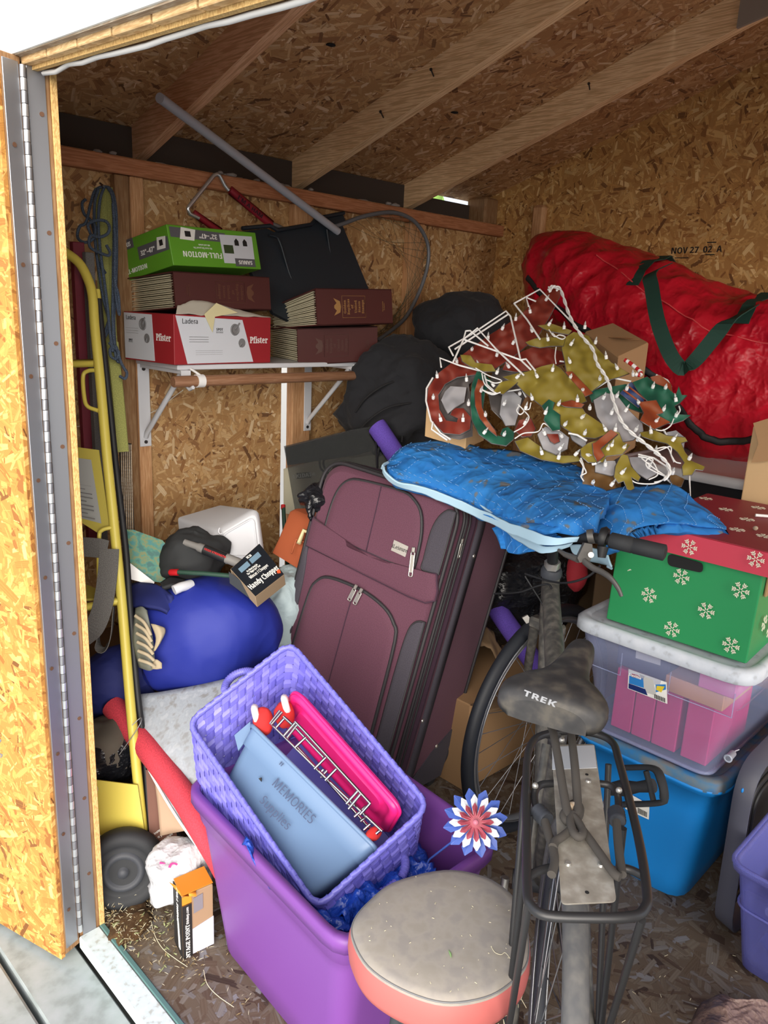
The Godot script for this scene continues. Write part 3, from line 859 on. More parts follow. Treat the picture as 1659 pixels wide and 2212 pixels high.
func build_floor_left():
	var toward := (Vector3(-0.589, 1.45, 2.2925) - Vector3(0.3, 0.5, 0.6)).normalized()
	var b := B.new()
	var n1 := noise(0.03, 51, 3)
	# carton and crate under the heap, that carry it
	b = B.new(); b.bx(Vector3(0.28, 0, 0.02), Vector3(0.86, 0.40, 0.50), 0.006)
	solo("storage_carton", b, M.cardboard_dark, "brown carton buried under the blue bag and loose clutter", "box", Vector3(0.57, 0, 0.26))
	# royal blue stuffed bag
	var bb := thing("sleeping_bag", "shiny royal blue stuffed sleeping bag slumped beside the hand truck", "bag", V(.385,.494,.691))
	b = B.new()
	var bc := V(.452,.585,.637)
	var bs := Basis(Vector3(0.708, 0.045, 0.705).rotated(Vector3(0.69, -0.25, -0.68), -0.10), Vector3(0.15, 0.966, -0.21), Vector3(-0.69, 0.25, 0.68))
	blobtube(b, [V(.34,.525,.426),V(.358,.526,.43),V(.403,.529,.46),V(.445,.551,.524),V(.505,.564,.595),V(.553,.564,.659),V(.583,.551,.709),V(.596,.537,.743)], [0.06, 0.115, 0.137, 0.150, 0.153, 0.130, 0.082, 0.008], Vector2(1.0, 1.05), Vector3(0.15, 0.966, -0.21), noise(0.05, 53, 2), 0.10, 40, 44, 0.86)
	part(bb, "body", b, wrinkled(mat("royal_blue", rgb(22, 38, 136), 0.66), nm_soft, 1.2, 0.35), "glossy royal blue cover")
	b = B.new()
	blobtube(b, [V(.354,.463,.479),V(.321,.454,.463),V(.271,.425,.438),V(.232,.374,.417),V(.208,.332,.408)], [0.08, 0.088, 0.092, 0.066, 0.02], Vector2(1.0, 0.9), Vector3(0.15, 0.966, -0.21), n1, 0.14)
	part(bb, "tail", b, wrinkled(mat("navy_cloth", rgb(24, 34, 100), 0.75), nm_soft, 2.0, 0.8))
	b = B.new()
	b.sheet(patch([[V(.334,.693,.417),V(.353,.706,.446),V(.369,.714,.518),V(.362,.701,.59)], [V(.309,.677,.471),V(.325,.696,.524),V(.35,.696,.564),V(.363,.678,.599)], [V(.296,.665,.507),V(.307,.681,.556),V(.33,.68,.587),V(.347,.674,.607)]], 10, 14, n1, 0.01), 0.012, 0, toward)
	part(bb, "flap", b, mat("navy_flap", rgb(22, 32, 96), 0.8))
	b = B.new()
	b.sheet(patch([[V(.289,.677,.546),V(.297,.686,.566),V(.302,.68,.581)], [V(.263,.607,.576),V(.279,.617,.61),V(.297,.622,.619)], [V(.262,.541,.607),V(.275,.54,.636),V(.292,.543,.637)]], 10, 8, n1, 0.01), 0.006, 0, toward)
	var tf := part(bb, "torn_window", b, mat("tread", rgb(112, 116, 108), 0.4), "torn patch of clear ribbed plastic")
	for k in 6:
		b = B.new(); b.tube(curve([V(.273,.668,.577).lerp(V(.254,.569,.625), k / 5.0), V(.282,.656,.606).lerp(V(.267,.565,.647), k / 5.0), V(.289,.626,.625).lerp(V(.282,.552,.652), k / 5.0)], 8), 0.0045, 6)
		part(tf, "rib", b, mat("lining", rgb(176, 162, 136), 0.9))
	b = B.new()
	b.sheet(patch([[V(.296,.657,.613),V(.305,.657,.63),V(.325,.645,.632)], [V(.297,.624,.634),V(.305,.63,.647),V(.324,.633,.636)], [V(.289,.588,.632),V(.295,.598,.641),V(.308,.607,.636)]], 8, 8, n1, 0.01), 0.004, 0, toward)
	part(bb, "lining_flap", b, M.lining, "torn cream lining flap")
	b = B.new()
	b.sheet(patch([[V(.287,.565,.638),V(.294,.564,.646),V(.303,.555,.651)], [V(.28,.542,.64),V(.288,.541,.649),V(.301,.541,.654)]], 4, 6), 0.004, 0, toward)
	part(bb, "lining_flap", b, M.lining)
	# grey board with curved edge, sloping to the floor
	var gb := thing("foam_board", "scuffed pale grey foam board with a curved white edge under the red noodle", "board", V(.308,.08,.782))
	b = B.new()
	b.sheet(patch([
		[V(.274,.442,.568),V(.331,.455,.621),V(.43,.487,.71),V(.519,.538,.811)],
		[V(.245,.387,.633),V(.3,.407,.696),V(.349,.422,.77),V(.426,.432,.86)],
		[V(.224,.328,.693),V(.247,.344,.74),V(.287,.343,.825),V(.354,.338,.925)],
		[V(.227,.265,.793),V(.243,.273,.821),V(.275,.275,.883),V(.33,.264,.958)],
		[V(.235,.202,.913),V(.247,.203,.926),V(.27,.2,.95),V(.307,.192,.991)]], 24, 16), 0.022, 0, toward)
	var scf := tex(noise(0.02, 55, 5), [0.2, Color(0.80, 0.78, 0.75), 0.45, Color(0.94, 0.95, 0.96), 0.62, Color(0.90, 0.91, 0.92), 0.8, Color(1, 1, 1)], 512)
	part(gb, "deck", b, mat("scuffed_grey", rgb(168, 174, 182), 0.7, 0.0, scf, Vector3.ONE * 3.0))
	b = B.new(); b.tube(curve([V(.23,.363,.656),V(.222,.331,.697),V(.221,.302,.743),V(.224,.266,.798),V(.228,.233,.859),V(.235,.201,.921)], 24), 0.0035, 6)
	part(gb, "edge_strip", b, M.white_plastic, "thin white rail")
	var n2 := thing("pool_noodle", "red foam pool noodle lying across the grey board beside the purple tote", "pool noodle", V(.219,.368,.791))
	b = B.new(); b.tube(curve([V(.233,.399,.513),V(.24,.366,.613),V(.244,.327,.743),V(.244,.292,.852),V(.239,.264,.924),V(.249,.212,.983),V(.253,.184,1.013)], 24), 0.031, 18)
	var foam := tex(noise(0.22, 57, 2), [0.3, Color(0.86, 0.86, 0.86), 0.7, Color(1, 1, 1)], 128)
	part(n2, "tube", b, mat("noodle_red", rgb(206, 62, 78), 0.85, 0.0, foam, Vector3.ONE * 8))
	# leaf litter bag and dark things behind the axle plate
	b = B.new(); b.ball(V(.207,.321,.545), Vector3(0.085, 0.07, 0.08), 24, 16, Basis(), noise(0.08, 3), 0.35)
	solo("leaf_pile_bag", b, mat("dirt_cloth", rgb(84, 78, 70), 0.95), "dirty grey crumpled cloth in the corner behind the hand truck", "cloth", V(.2,.274,.556))
	b = B.new(); b.ball(V(.193,.295,.592), Vector3(0.075, 0.06, 0.04), 26, 18, Basis(), noise(0.10, 8), 0.5)
	solo("black_bag", b, mat("black_film", rgb(24, 25, 30), 0.3), "crumpled shiny black plastic bag behind the hand truck's axle plate", "bag", V(.184,.237,.605))
	# brown printed box, tan paper sack
	var bx := thing("brown_box", "dark brown printed box tucked behind the black pole", "box", V(.204,.122,.793))
	b = B.new(); b.plate([V(.238,.287,.671),V(.281,.256,.726),V(.254,.165,.785),V(.249,.138,.804),V(.191,.12,.782),V(.197,.164,.756)], toward, -0.05)
	part(bx, "panel", b, mat("brown_print", rgb(96, 52, 34), 0.6))
	for k in 3:
		var tt := text(bx, "lettering", ["installation", "do it yourself", "tools required"][k], 0.006, V(.224,.17,.767) + Vector3(0.0, -0.014, 0.004) * k + toward * 0.003, V(.247,.181,.779) - V(.219,.163,.768), Vector3.UP, M.ink_white)
	b = B.new()
	b.sheet(patch([[V(.232,.278,.727),V(.249,.271,.754),V(.248,.24,.795)], [V(.222,.232,.756),V(.237,.234,.785),V(.242,.217,.819)], [V(.207,.172,.793),V(.227,.183,.816),V(.246,.197,.845)]], 8, 8), 0.03, 0, toward)
	solo("paper_sack", b, mat("tan_paper", rgb(168, 142, 120), 0.8), "folded tan paper sack leaning under the grey board's edge", "sack", V(.231,.173,.803))
	# white shopping bag
	var wb := thing("shopping_bag", "white plastic shopping bag with magenta letters beside the black wheel", "bag", V(.241,.01,.823))
	b = B.new(); b.ball(V(.207,.13,.882), Vector3(0.075, 0.064, 0.055), 36, 26, Basis(), crinkle(0.07, 12, 3), 0.32, 0.8)
	part(wb, "body", b, wrinkled(mat("white_film", rgb(196, 198, 204), 0.4), nm_sharp, 3.0, 0.45))
	var tw := V(-.589,1.45,2.293).direction_to(V(-1.022,2.167,3.059))
	text(wb, "letter", "C", 0.026, V(.164,.185,.925), Vector3(0.708, -0.2, 0.705), Vector3(0.2, 0.95, -0.1), mat("ink_magenta", rgb(168, 34, 112), 0.5), true)
	text(wb, "letter", "D", 0.024, V(.153,.176,.899), Vector3(0.708, -0.2, 0.705), Vector3(0.2, 0.95, -0.1), M.ink_magenta, true)
	# orange and black carton
	var ob := thing("bracket_carton", "tall black and orange carton standing in front of the purple tote's corner", "box", V(.172,0,.991))
	var o4 := [V(.156, 0, .944), V(.142, 0, 1.003), V(.216, 0, 1.013), V(.230, 0, .954)]
	var t4 := mv(o4, V(0, .17, 0))
	b = B.new()
	var cut := 0.68
	quadbox(b, o4, lerpq(o4, t4, 0.985), 0.002)
	part(ob, "box", b, mat("carton_tan", rgb(158, 130, 102), 0.7))
	var fx: Vector3 = (t4[2] - t4[1]).normalized(); var fy: Vector3 = (t4[1] - o4[1]).normalized(); var fn := fx.cross(fy).normalized()
	if fn.dot(toward) < 0: fn = -fn
	var gx: Vector3 = (t4[1] - t4[0]).normalized(); var gn := gx.cross(fy).normalized()
	if gn.dot(toward) < 0: gn = -gn
	var lp := func(u: float, w: float) -> Vector3: return (o4[1] as Vector3).lerp(o4[2], u).lerp((t4[1] as Vector3).lerp(t4[2], u), w)
	var lq := func(u: float, w: float) -> Vector3: return (o4[0] as Vector3).lerp(o4[1], u).lerp((t4[0] as Vector3).lerp(t4[1], u), w)
	for e in [["side_print", [lq.call(0, 0), lq.call(1, 0), lq.call(1, 0.98), lq.call(0, 0.98)], gn, M.ink_black], ["front_print", [lp.call(0, 0), lp.call(0.3, 0), lp.call(0.3, 0.86), lp.call(0, 0.86)], fn, M.ink_black], ["front_band", [lp.call(0, 0.84), lp.call(0.3, 0.84), lp.call(0.3, 0.985), lp.call(0, 0.985)], fn, mat("carton_orange", rgb(216, 140, 40), 0.55)], ["photo_print", [lp.call(0.36, 0.66), lp.call(0.66, 0.68), lp.call(0.66, 0.92), lp.call(0.36, 0.90)], fn, mat("print_grey", rgb(128, 124, 130), 0.5)], ["white_panel", [lp.call(0.31, 0.02), lp.call(1.0, 0.02), lp.call(1.0, 0.48), lp.call(0.31, 0.42)], fn, mat("carton_white", rgb(196, 198, 214), 0.6)], ["top_flap", [t4[0], t4[1], t4[2], t4[3]], Vector3.UP, M.carton_orange], ["side_stripe", [lq.call(0.62, 0.1), lq.call(0.8, 0.1), lq.call(0.62, 0.55), lq.call(0.5, 0.55)], gn, M.ink_white]]:
		b = B.new(); b.plate(mv(e[1], (e[2] as Vector3) * 0.0006 * (3 if e[0] == "side_stripe" else 1)), e[2], 0.0012)
		part(ob, e[0], b, e[3])
	b = B.new(); b.sheet([[t4[1], t4[1].lerp(t4[2], 0.45)], [lq.call(0.15, 1.02) + gn * 0.012, lp.call(0.4, 0.97) + fn * 0.012]], 0.001)
	part(ob, "torn_flap", b, M.carton_orange)
	text(ob, "lettering", "FULL SWING", 0.011, lq.call(0.6, 0.76) + gn * 0.003, fy * -1.0, gx, M.ink_white, true)
	text(ob, "lettering", "VANTAGE POINT", 0.009, lp.call(0.15, 0.22) + fn * 0.003, fy, -fx, M.ink_white, true, true)
	text(ob, "lettering", "thinkvp.com", 0.006, lp.call(0.15, 0.68) + fn * 0.003, fy, -fx, M.ink_white)
	# things on top of the heap
	var pl := thing("marbled_board", "green marbled cardboard sheet leaning at the foot of the stud", "board", V(.409,.697,.432))
	var mb := tex(noise(0.009, 61, 5), [0.25, rgb(28, 96, 92), 0.42, rgb(58, 132, 116), 0.52, rgb(120, 122, 74), 0.6, rgb(84, 128, 98), 0.75, rgb(40, 120, 122)], 512)
	b = B.new(); b.plate([V(.377,.81,.313),V(.401,.81,.337),V(.453,.789,.399),V(.463,.759,.449),V(.47,.727,.499),V(.448,.7,.53),V(.385,.706,.464),V(.36,.739,.381)], toward, 0.004)
	part(pl, "sheet", b, mat("marble_green", Color(1, 1, 1), 0.5, 0.0, mb, Vector3.ONE * 5))
	b = B.new(); b.plate([V(.353,.743,.395),V(.383,.707,.477),V(.378,.699,.481),V(.341,.705,.419)], toward, 0.003)
	solo("paper_sheet", b, M.white_plastic, "white paper corner tucked under the green marbled board", "paper", V(.36,.715,.434))
	b = B.new(); b.ball(V(.516,.745,.464), Vector3(0.105, 0.085, 0.07), 30, 20, Basis(), noise(0.06, 15, 4), 0.5)
	solo("dark_jacket", b, mat("charcoal_cloth", rgb(44, 46, 48), 0.9), "crumpled charcoal jacket lying between green board and white tub", "jacket", V(.495,.682,.496))
	var tb := thing("sealant_tube", "black and red printed tube resting on the charcoal jacket", "tube", V(.508,.789,.572))
	b = B.new(); b.tube([V(.462,.811,.502),V(.482,.803,.533),V(.486,.801,.538),V(.527,.78,.61),V(.546,.771,.648)], [0.009, 0.0095, 0.0125, 0.0135, 0.0135], 14)
	part(tb, "barrel", b, mat("tube_grey", rgb(120, 118, 116), 0.5))
	b = B.new(); b.tube([V(.493,.797,.552),V(.526,.78,.609)], 0.0142, 14)
	var sleeve := part(tb, "sleeve", b, M.black)
	text(sleeve, "lettering", "HIGH STRENGTH", 0.006, V(.5,.795,.595) + Vector3(0, 0.0015, 0), V(.519,.785,.621) - V(.486,.802,.563), Vector3.UP, mat("ink_red", rgb(190, 42, 44), 0.5), true)
	var gs := thing("garden_stake", "green garden stake with red cap lying over the charcoal jacket", "stake", V(.447,.752,.599))
	b = B.new(); b.tube([V(.407,.748,.544),V(.453,.753,.612),V(.501,.755,.681)], 0.0065, 8); part(gs, "rod", b, mat("stake_green", rgb(32, 62, 50), 0.6))
	b = B.new(); b.tube([V(.397,.746,.531),V(.4,.746,.535),V(.413,.748,.551)], [0.006, 0.0095, 0.0095], 10); part(gs, "cap", b, mat("red_plastic", rgb(176, 26, 34), 0.4))
	var g2 := thing("garden_stake", "green garden stake with red cap standing against the bright wall gap", "stake", V(.973,.731,.286))
	b = B.new(); b.tube([V(1.003,.77,.243), V(.956,.691,.313), V(1.302,.01,-.041)], 0.007, 8); part(g2, "rod", b, M.stake_green)
	b = B.new(); b.tube([V(1.007,.78,.236),V(1.002,.767,.243)], 0.008, 8); part(g2, "cap", b, M.red_plastic)
	# white tub on its side
	var wt := thing("white_tub", "dusty white plastic storage tub tipped against the back wall panel", "tub", V(.627,.716,.411))
	var f4 := [V(.566,.732,.343),V(.594,.777,.443),V(.72,.755,.492),V(.693,.708,.511)]
	b = B.new()
	var wA := [V(.606,.797,.434),V(.573,.718,.474),V(.708,.708,.541),V(.746,.856,.451)]
	var wB := [V(.609,.793,.216),V(.58,.692,.283),V(.734,.667,.244),V(.778,.808,.206)]
	b.loft([rring(wB, 0.01), rring(lerpq(wB, wA, 0.9), 0.02), rring(wA, 0.03), rring(mv(grow(wA, -0.012), toward * 0.006), 0.025)], 0)
	part(wt, "body", b, mat("dusty_white", rgb(206, 208, 214), 0.55))
	b = B.new(); b.tube(rring(mv(grow(wA, -0.022), toward * 0.008), 0.02, 6), 0.003, 6, true)
	part(wt, "panel_rib", b, M.dusty_white)
	b = B.new(); b.tube(curve([V(.609,.815,.45),V(.605,.805,.45),V(.608,.797,.456),V(.612,.802,.459)], 8), 0.002, 6)
	part(wt, "latch_mark", b, M.white_metal)
	# orange toolbox
	var tbx := thing("toolbox", "rusty orange plastic toolbox with a cream latch behind the suitcase", "toolbox", V(.824,.711,.54))
	b = B.new()
	var oA := [V(.781,.724,.477),V(.798,.69,.596),V(.882,.733,.666),V(.876,.816,.584)]
	var oB := [V(.891,.82,.42),V(.875,.823,.536),V(.946,.811,.612),V(1,.829,.528)]
	b.loft([rring([V(.788,.709,.46),V(.801,.681,.602),V(.886,.693,.684),V(.953,.723,.564)], 0.012), rring([V(.821,.749,.45),V(.824,.739,.589),V(.906,.744,.67),V(.966,.762,.548)], 0.015), rring([V(.886,.816,.417),V(.87,.806,.552),V(.949,.814,.629),V(1.003,.823,.503)], 0.02), rring([V(.904,.821,.418),V(.898,.818,.531),V(.961,.822,.594),V(1.01,.826,.495)], 0.02)], 0)
	part(tbx, "case", b, mat("tool_orange", rgb(176, 92, 58), 0.6))
	b = B.new(); b.tube([V(.804,.762,.575),V(.833,.795,.562),V(.845,.787,.622)], 0.008, 4)
	part(tbx, "latch", b, mat("cream_plastic", rgb(206, 194, 150), 0.5), "cream latch")
	b = B.new(); b.tube([V(.782,.733,.57),V(.816,.766,.548),V(.834,.76,.636)], 0.003, 4)
	part(tbx, "ridge", b, M.tool_orange)
	# chopper box
	var hb := thing("appliance_box", "small black appliance carton with white lettering perched on the blue bag", "box", V(.535,.698,.738))
	
	var h4 := [V(.486,.779,.687),V(.629,.805,.617),V(.639,.74,.719),V(.505,.723,.772)]
	var hd := [V(.012, -.034, -.008), V(.012, -.034, -.008), V(.012, -.034, -.008), V(.012, -.034, -.008)]
	b = B.new(); quadbox(b, [h4[0] + hd[0], h4[1] + hd[1], h4[2] + hd[2], h4[3] + hd[3]], h4, 0.002)
	part(hb, "box", b, mat("box_edge", rgb(150, 130, 104), 0.7))
	var hx: Vector3 = (h4[2] - h4[3]); var hy2: Vector3 = (h4[0] - h4[3]); var hn := hx.cross(hy2).normalized()
	var hl := func(u: float, w: float) -> Vector3: return (h4[3] as Vector3).lerp(h4[2], u).lerp((h4[0] as Vector3).lerp(h4[1], u), w)
	b = B.new(); b.plate([hl.call(0.01, 0.01), hl.call(0.99, 0.01), hl.call(0.99, 0.99), hl.call(0.01, 0.99)], hn, 0.001)
	var face := part(hb, "printed_face", b, mat("box_black", rgb(24, 30, 38), 0.5))
	b = B.new(); b.plate(mv([h4[0], h4[3], h4[3] + hd[0] * 0.96, h4[0] + hd[0] * 0.96], hn * 0 + Vector3(-0.0012, 0, 0.0012)), Vector3(-0.7, 0, 0.7), 0.0008)
	part(hb, "printed_side", b, M.box_black)
	for e in [["Handy Chopper", 0.017, 0.5, 0.26, true], ["Mincer / Chopper", 0.010, 0.5, 0.46, false], ["The \"Right Size\" Tool", 0.006, 0.42, 0.57, false], ["for Most Any Job", 0.006, 0.42, 0.64, false], ["HC20", 0.008, 0.5, 0.92, true]]:
		text(face, "lettering", e[1 - 1], e[1] as float * 0.9, hl.call(e[2] if e[0] != "HC20" else 0.55, e[3]) + hn * 0.0016, hx, hy2, M.ink_white, e[4], false, 0.9)
	for q in [[0.14, 0.72, 0.44, 0.86], [0.50, 0.72, 0.82, 0.86]]:
		b = B.new(); b.plate(mv([hl.call(q[0], q[1]), hl.call(q[2], q[1]), hl.call(q[2], q[3]), hl.call(q[0], q[3])], hn * 0.001), hn, 0.0005)
		part(face, "picture", b, mat("picture_blue", rgb(120, 150, 172), 0.5))
	b = B.new(); b.plate(mv([hl.call(0.86, 0.12), hl.call(0.94, 0.08), hl.call(0.98, 0.16), hl.call(0.90, 0.22)], hn * 0.001), hn, 0.0005)
	part(face, "price_sticker", b, mat("sticker_orange", rgb(228, 96, 52), 0.5))
	# floral bag
	var fb := thing("floral_bag", "pale plastic bag with green leaf sprigs wedged beside the suitcase", "bag", V(.576,.564,.786))
	b = B.new(); b.ball(V(.781,.521,.553), Vector3(0.10, 0.135, 0.08), 32, 24, Basis(), crinkle(0.06, 19, 3), 0.30, 0.7)
	part(fb, "body", b, wrinkled(mat("floral_white", rgb(186, 206, 212), 0.5), nm_sharp, 2.0, 0.3))
	for q in [[585, 1340], [608, 1330], [600, 1390], [596, 1305]]:
		b = B.new()
		var c: Vector3 = V(.571,.644,.781)
		c = [V(.697,.545,.584), V(.719,.574,.6), V(.706,.485,.611), V(.714,.597,.575)][[585, 608, 600, 596].find(q[0])]
		for k in 6:
			var d := Vector3(0.708, 0.045, 0.705) * cos(k * 1.05 + 0.3) + Vector3(0.15, 0.966, -0.21) * sin(k * 1.05 + 0.3)
			b.tube([c, c + d * 0.012, c + d * 0.016], [0.001, 0.0028, 0.0006], 5)
		part(fb, "sprig", b, mat("sprig_green", rgb(110, 156, 98), 0.6))
	# pipe and black fold behind the blue bag
	b = B.new(); b.tube([V(.374,.719,.595),V(.392,.724,.597),V(.432,.718,.581)], 0.013, 14)
	solo("grey_pipe", b, M.white_metal, "short grey pipe end lying on the blue bag's top edge", "pipe", V(.401,.719,.593))
	b = B.new(); b.sheet(patch([[V(.379,.716,.513),V(.413,.726,.514),V(.443,.716,.534)], [V(.367,.715,.546),V(.39,.723,.566),V(.414,.714,.579)]], 6, 10, n1, 0.01), 0.01, 0, toward)
	solo("black_hose", b, M.black_rubber, "folded black rubber strip in front of the green marbled board", "rubber strip", V(.396,.718,.544))


func xf(pos: Vector3, yd: float, xd: float, zd: float) -> Transform3D:
	return Transform3D(Basis.from_euler(Vector3(deg_to_rad(xd), deg_to_rad(yd), deg_to_rad(zd)), EULER_ORDER_YXZ), pos)
func bp(t: Transform3D, d: Vector3, u: float, w: float, s: float) -> Vector3:
	# a point of a carton: u across, w up, s from back to front, each 0..1
	return t * Vector3((u - 0.5) * d.x, w * d.y, (s - 0.5) * d.z)
func facequad(t: Transform3D, d: Vector3, face: String, pts: Array, out := 0.0006) -> Array:
	var r := []
	for p in pts:
		if face == "front": r.append(bp(t, d, p[0], p[1], 1.0) + t.basis.z * out)
		elif face == "left": r.append(bp(t, d, 0.0, p[1], p[0]) - t.basis.x * out)
		elif face == "right": r.append(bp(t, d, 1.0, p[1], p[0]) + t.basis.x * out)
		elif face == "top": r.append(bp(t, d, p[0], 1.0, p[1]) + t.basis.y * out)
	return r
func printed(parent: Node3D, n: String, t: Transform3D, d: Vector3, face: String, pts: Array, m: Material, out := 0.0006) -> MeshInstance3D:
	var b := B.new()
	var nn: Vector3 = {"front": t.basis.z, "left": -t.basis.x, "top": t.basis.y, "right": t.basis.x}[face]
	b.plate(facequad(t, d, face, pts, out - 0.0004), nn, 0.0006)
	return part(parent, n, b, m)
func rect(a: float, c: float, e: float, f: float) -> Array: return [[a, c], [e, c], [e, f], [a, f]]
func ftext(parent: Node3D, t: Transform3D, d: Vector3, face: String, s: String, size: float, u: float, w: float, turn: int, m: Material, bold := false, serif := false, stretch := 1.0, out := 0.0012):
	var at: Vector3 = facequad(t, d, face, [[u, w]], out)[0]
	var ux: Vector3 = {"front": t.basis.x, "left": t.basis.z, "top": t.basis.x, "right": -t.basis.z}[face]
	var uy: Vector3 = t.basis.y if face != "top" else -t.basis.z
	for k in turn:
		var o := ux; ux = uy; uy = -o
	text(parent, "lettering", s, size, at, ux, uy, m, bold, serif, stretch)
func album(label: String, pos: Transform3D, d: Vector3, flip: bool, gold: Material, wedge := false):
	var o := thing("stamp_album", label, "album", pos.origin, "stamp albums on the shelf")
	var b := B.new()
	var t := 0.0035
	var X := func(u: float, w: float, s: float) -> Vector3: return bp(pos, d, u, w, s)
	# boards: top, bottom, and the broad spine facing the room
	var lo := 0.0
	var hi := 1.0
	var bk := 0.62 if wedge else 1.0
	var e := t / d.y
	b.loft([[X.call(-0.01, 1 - e, 1.0), X.call(1.01, 1 - e, 1.0), X.call(1.01, 1, 1.0), X.call(-0.01, 1, 1.0)], [X.call(-0.01, bk - e, 0.0), X.call(1.01, bk - e, 0.0), X.call(1.01, bk, 0.0), X.call(-0.01, bk, 0.0)]], -1)
	part(o, "top_cover", b, M.album)
	b = B.new()
	b.loft([[X.call(-0.01, 0, 1.0), X.call(1.01, 0, 1.0), X.call(1.01, e, 1.0), X.call(-0.01, e, 1.0)], [X.call(-0.01, 0, 0.0), X.call(1.01, 0, 0.0), X.call(1.01, e, 0.0), X.call(-0.01, e, 0.0)]], -1)
	part(o, "bottom_cover", b, M.album)
	b = B.new()
	b.loft([[X.call(-0.01, 0, 0.985), X.call(1.01, 0, 0.985), X.call(1.01, 1, 0.985), X.call(-0.01, 1, 0.985)], [X.call(-0.01, 0, 1.0), X.call(1.01, 0, 1.0), X.call(1.01, 1, 1.0), X.call(-0.01, 1, 1.0)]], -1)
	var sp := part(o, "spine", b, M.album)
	b = B.new()
	for k in 14:
		var w := 0.06 + 0.88 * k / 13.0
		b.tube([X.call(0.012, w, 0.93), X.call(0.012, w, 0.978)], 0.0022, 5)
	part(o, "binding", b, M.album_dark)
	b = B.new()
	var n := 17
	for k in n:
		var f := (k + 0.5) / n
		var y1 := e + (1 - 2 * e) * f
		var y0 := e + (bk - 2 * e) * f
		var wv := 0.012 * sin(k * 2.3)
		b.loft([[X.call(0.03 + wv, y1 - 0.022, 0.93), X.call(0.97, y1 - 0.022, 0.93), X.call(0.97, y1 + 0.01, 0.93), X.call(0.03 + wv, y1 + 0.01, 0.93)], [X.call(0.03 + wv, y0 - 0.016, 0.03), X.call(0.97, y0 - 0.016, 0.03), X.call(0.97, y0 + 0.008, 0.03), X.call(0.03 + wv, y0 + 0.008, 0.03)]], -1)
	var pg := part(o, "pages", b, M.paper_edge)
	pg.set_meta("kind", "stuff")
	# gilt title
	var sgn := -1.0 if flip else 1.0
	var c := 0.56 if flip else 0.47
	var hw := 0.155
	var q := [X.call(c - hw, 0.20, 1.0), X.call(c + hw, 0.20, 1.0), X.call(c + hw, 0.80, 1.0), X.call(c - hw, 0.80, 1.0)]
	b = B.new(); b.tube(mv(q, pos.basis.z * 0.0006), 0.0009, 4, true)
	part(sp, "gilt_frame", b, gold)
	var L := ["Golden", "Replicas", "of", "United", "States", "Stamps"]
	for k in 6:
		var u := c + sgn * -hw * (-0.78 + 1.56 * k / 5.0) * 1.0
		u = c + (hw * (0.78 - 1.56 * k / 5.0) if flip else -hw * (0.78 - 1.56 * k / 5.0))
		var at: Vector3 = X.call(u, 0.5, 1.0) + pos.basis.z * 0.0008
		var ux := -pos.basis.y if flip else pos.basis.y
		var uy := pos.basis.x if flip else -pos.basis.x
		text(sp, "lettering", L[k], 0.0088, at, ux, uy, gold, true, true, 1.0)
	b = B.new()
	var em := c + (hw + 0.06) * (1.0 if flip else -1.0)
	var ec: Vector3 = X.call(em, 0.5, 1.0) + pos.basis.z * 0.0004
	var up2 := pos.basis.x * (1.0 if flip else -1.0)
	var sd := pos.basis.y
	b.plate([ec - sd * 0.028 + up2 * 0.016, ec - sd * 0.012 + up2 * 0.004, ec - sd * 0.004 + up2 * 0.014, ec + sd * 0.004 + up2 * 0.014, ec + sd * 0.012 + up2 * 0.004, ec + sd * 0.028 + up2 * 0.016, ec + sd * 0.018 - up2 * 0.010, ec - up2 * 0.014, ec - sd * 0.018 - up2 * 0.010], pos.basis.z, 0.0006)
	part(sp, "emblem", b, gold)
	text(sp, "lettering", "The Complete\nCollection", 0.004, X.call(0.12 if flip else 0.88, 0.5, 1.0) + pos.basis.z * 0.0008, -pos.basis.y if flip else pos.basis.y, pos.basis.x if flip else -pos.basis.x, gold)
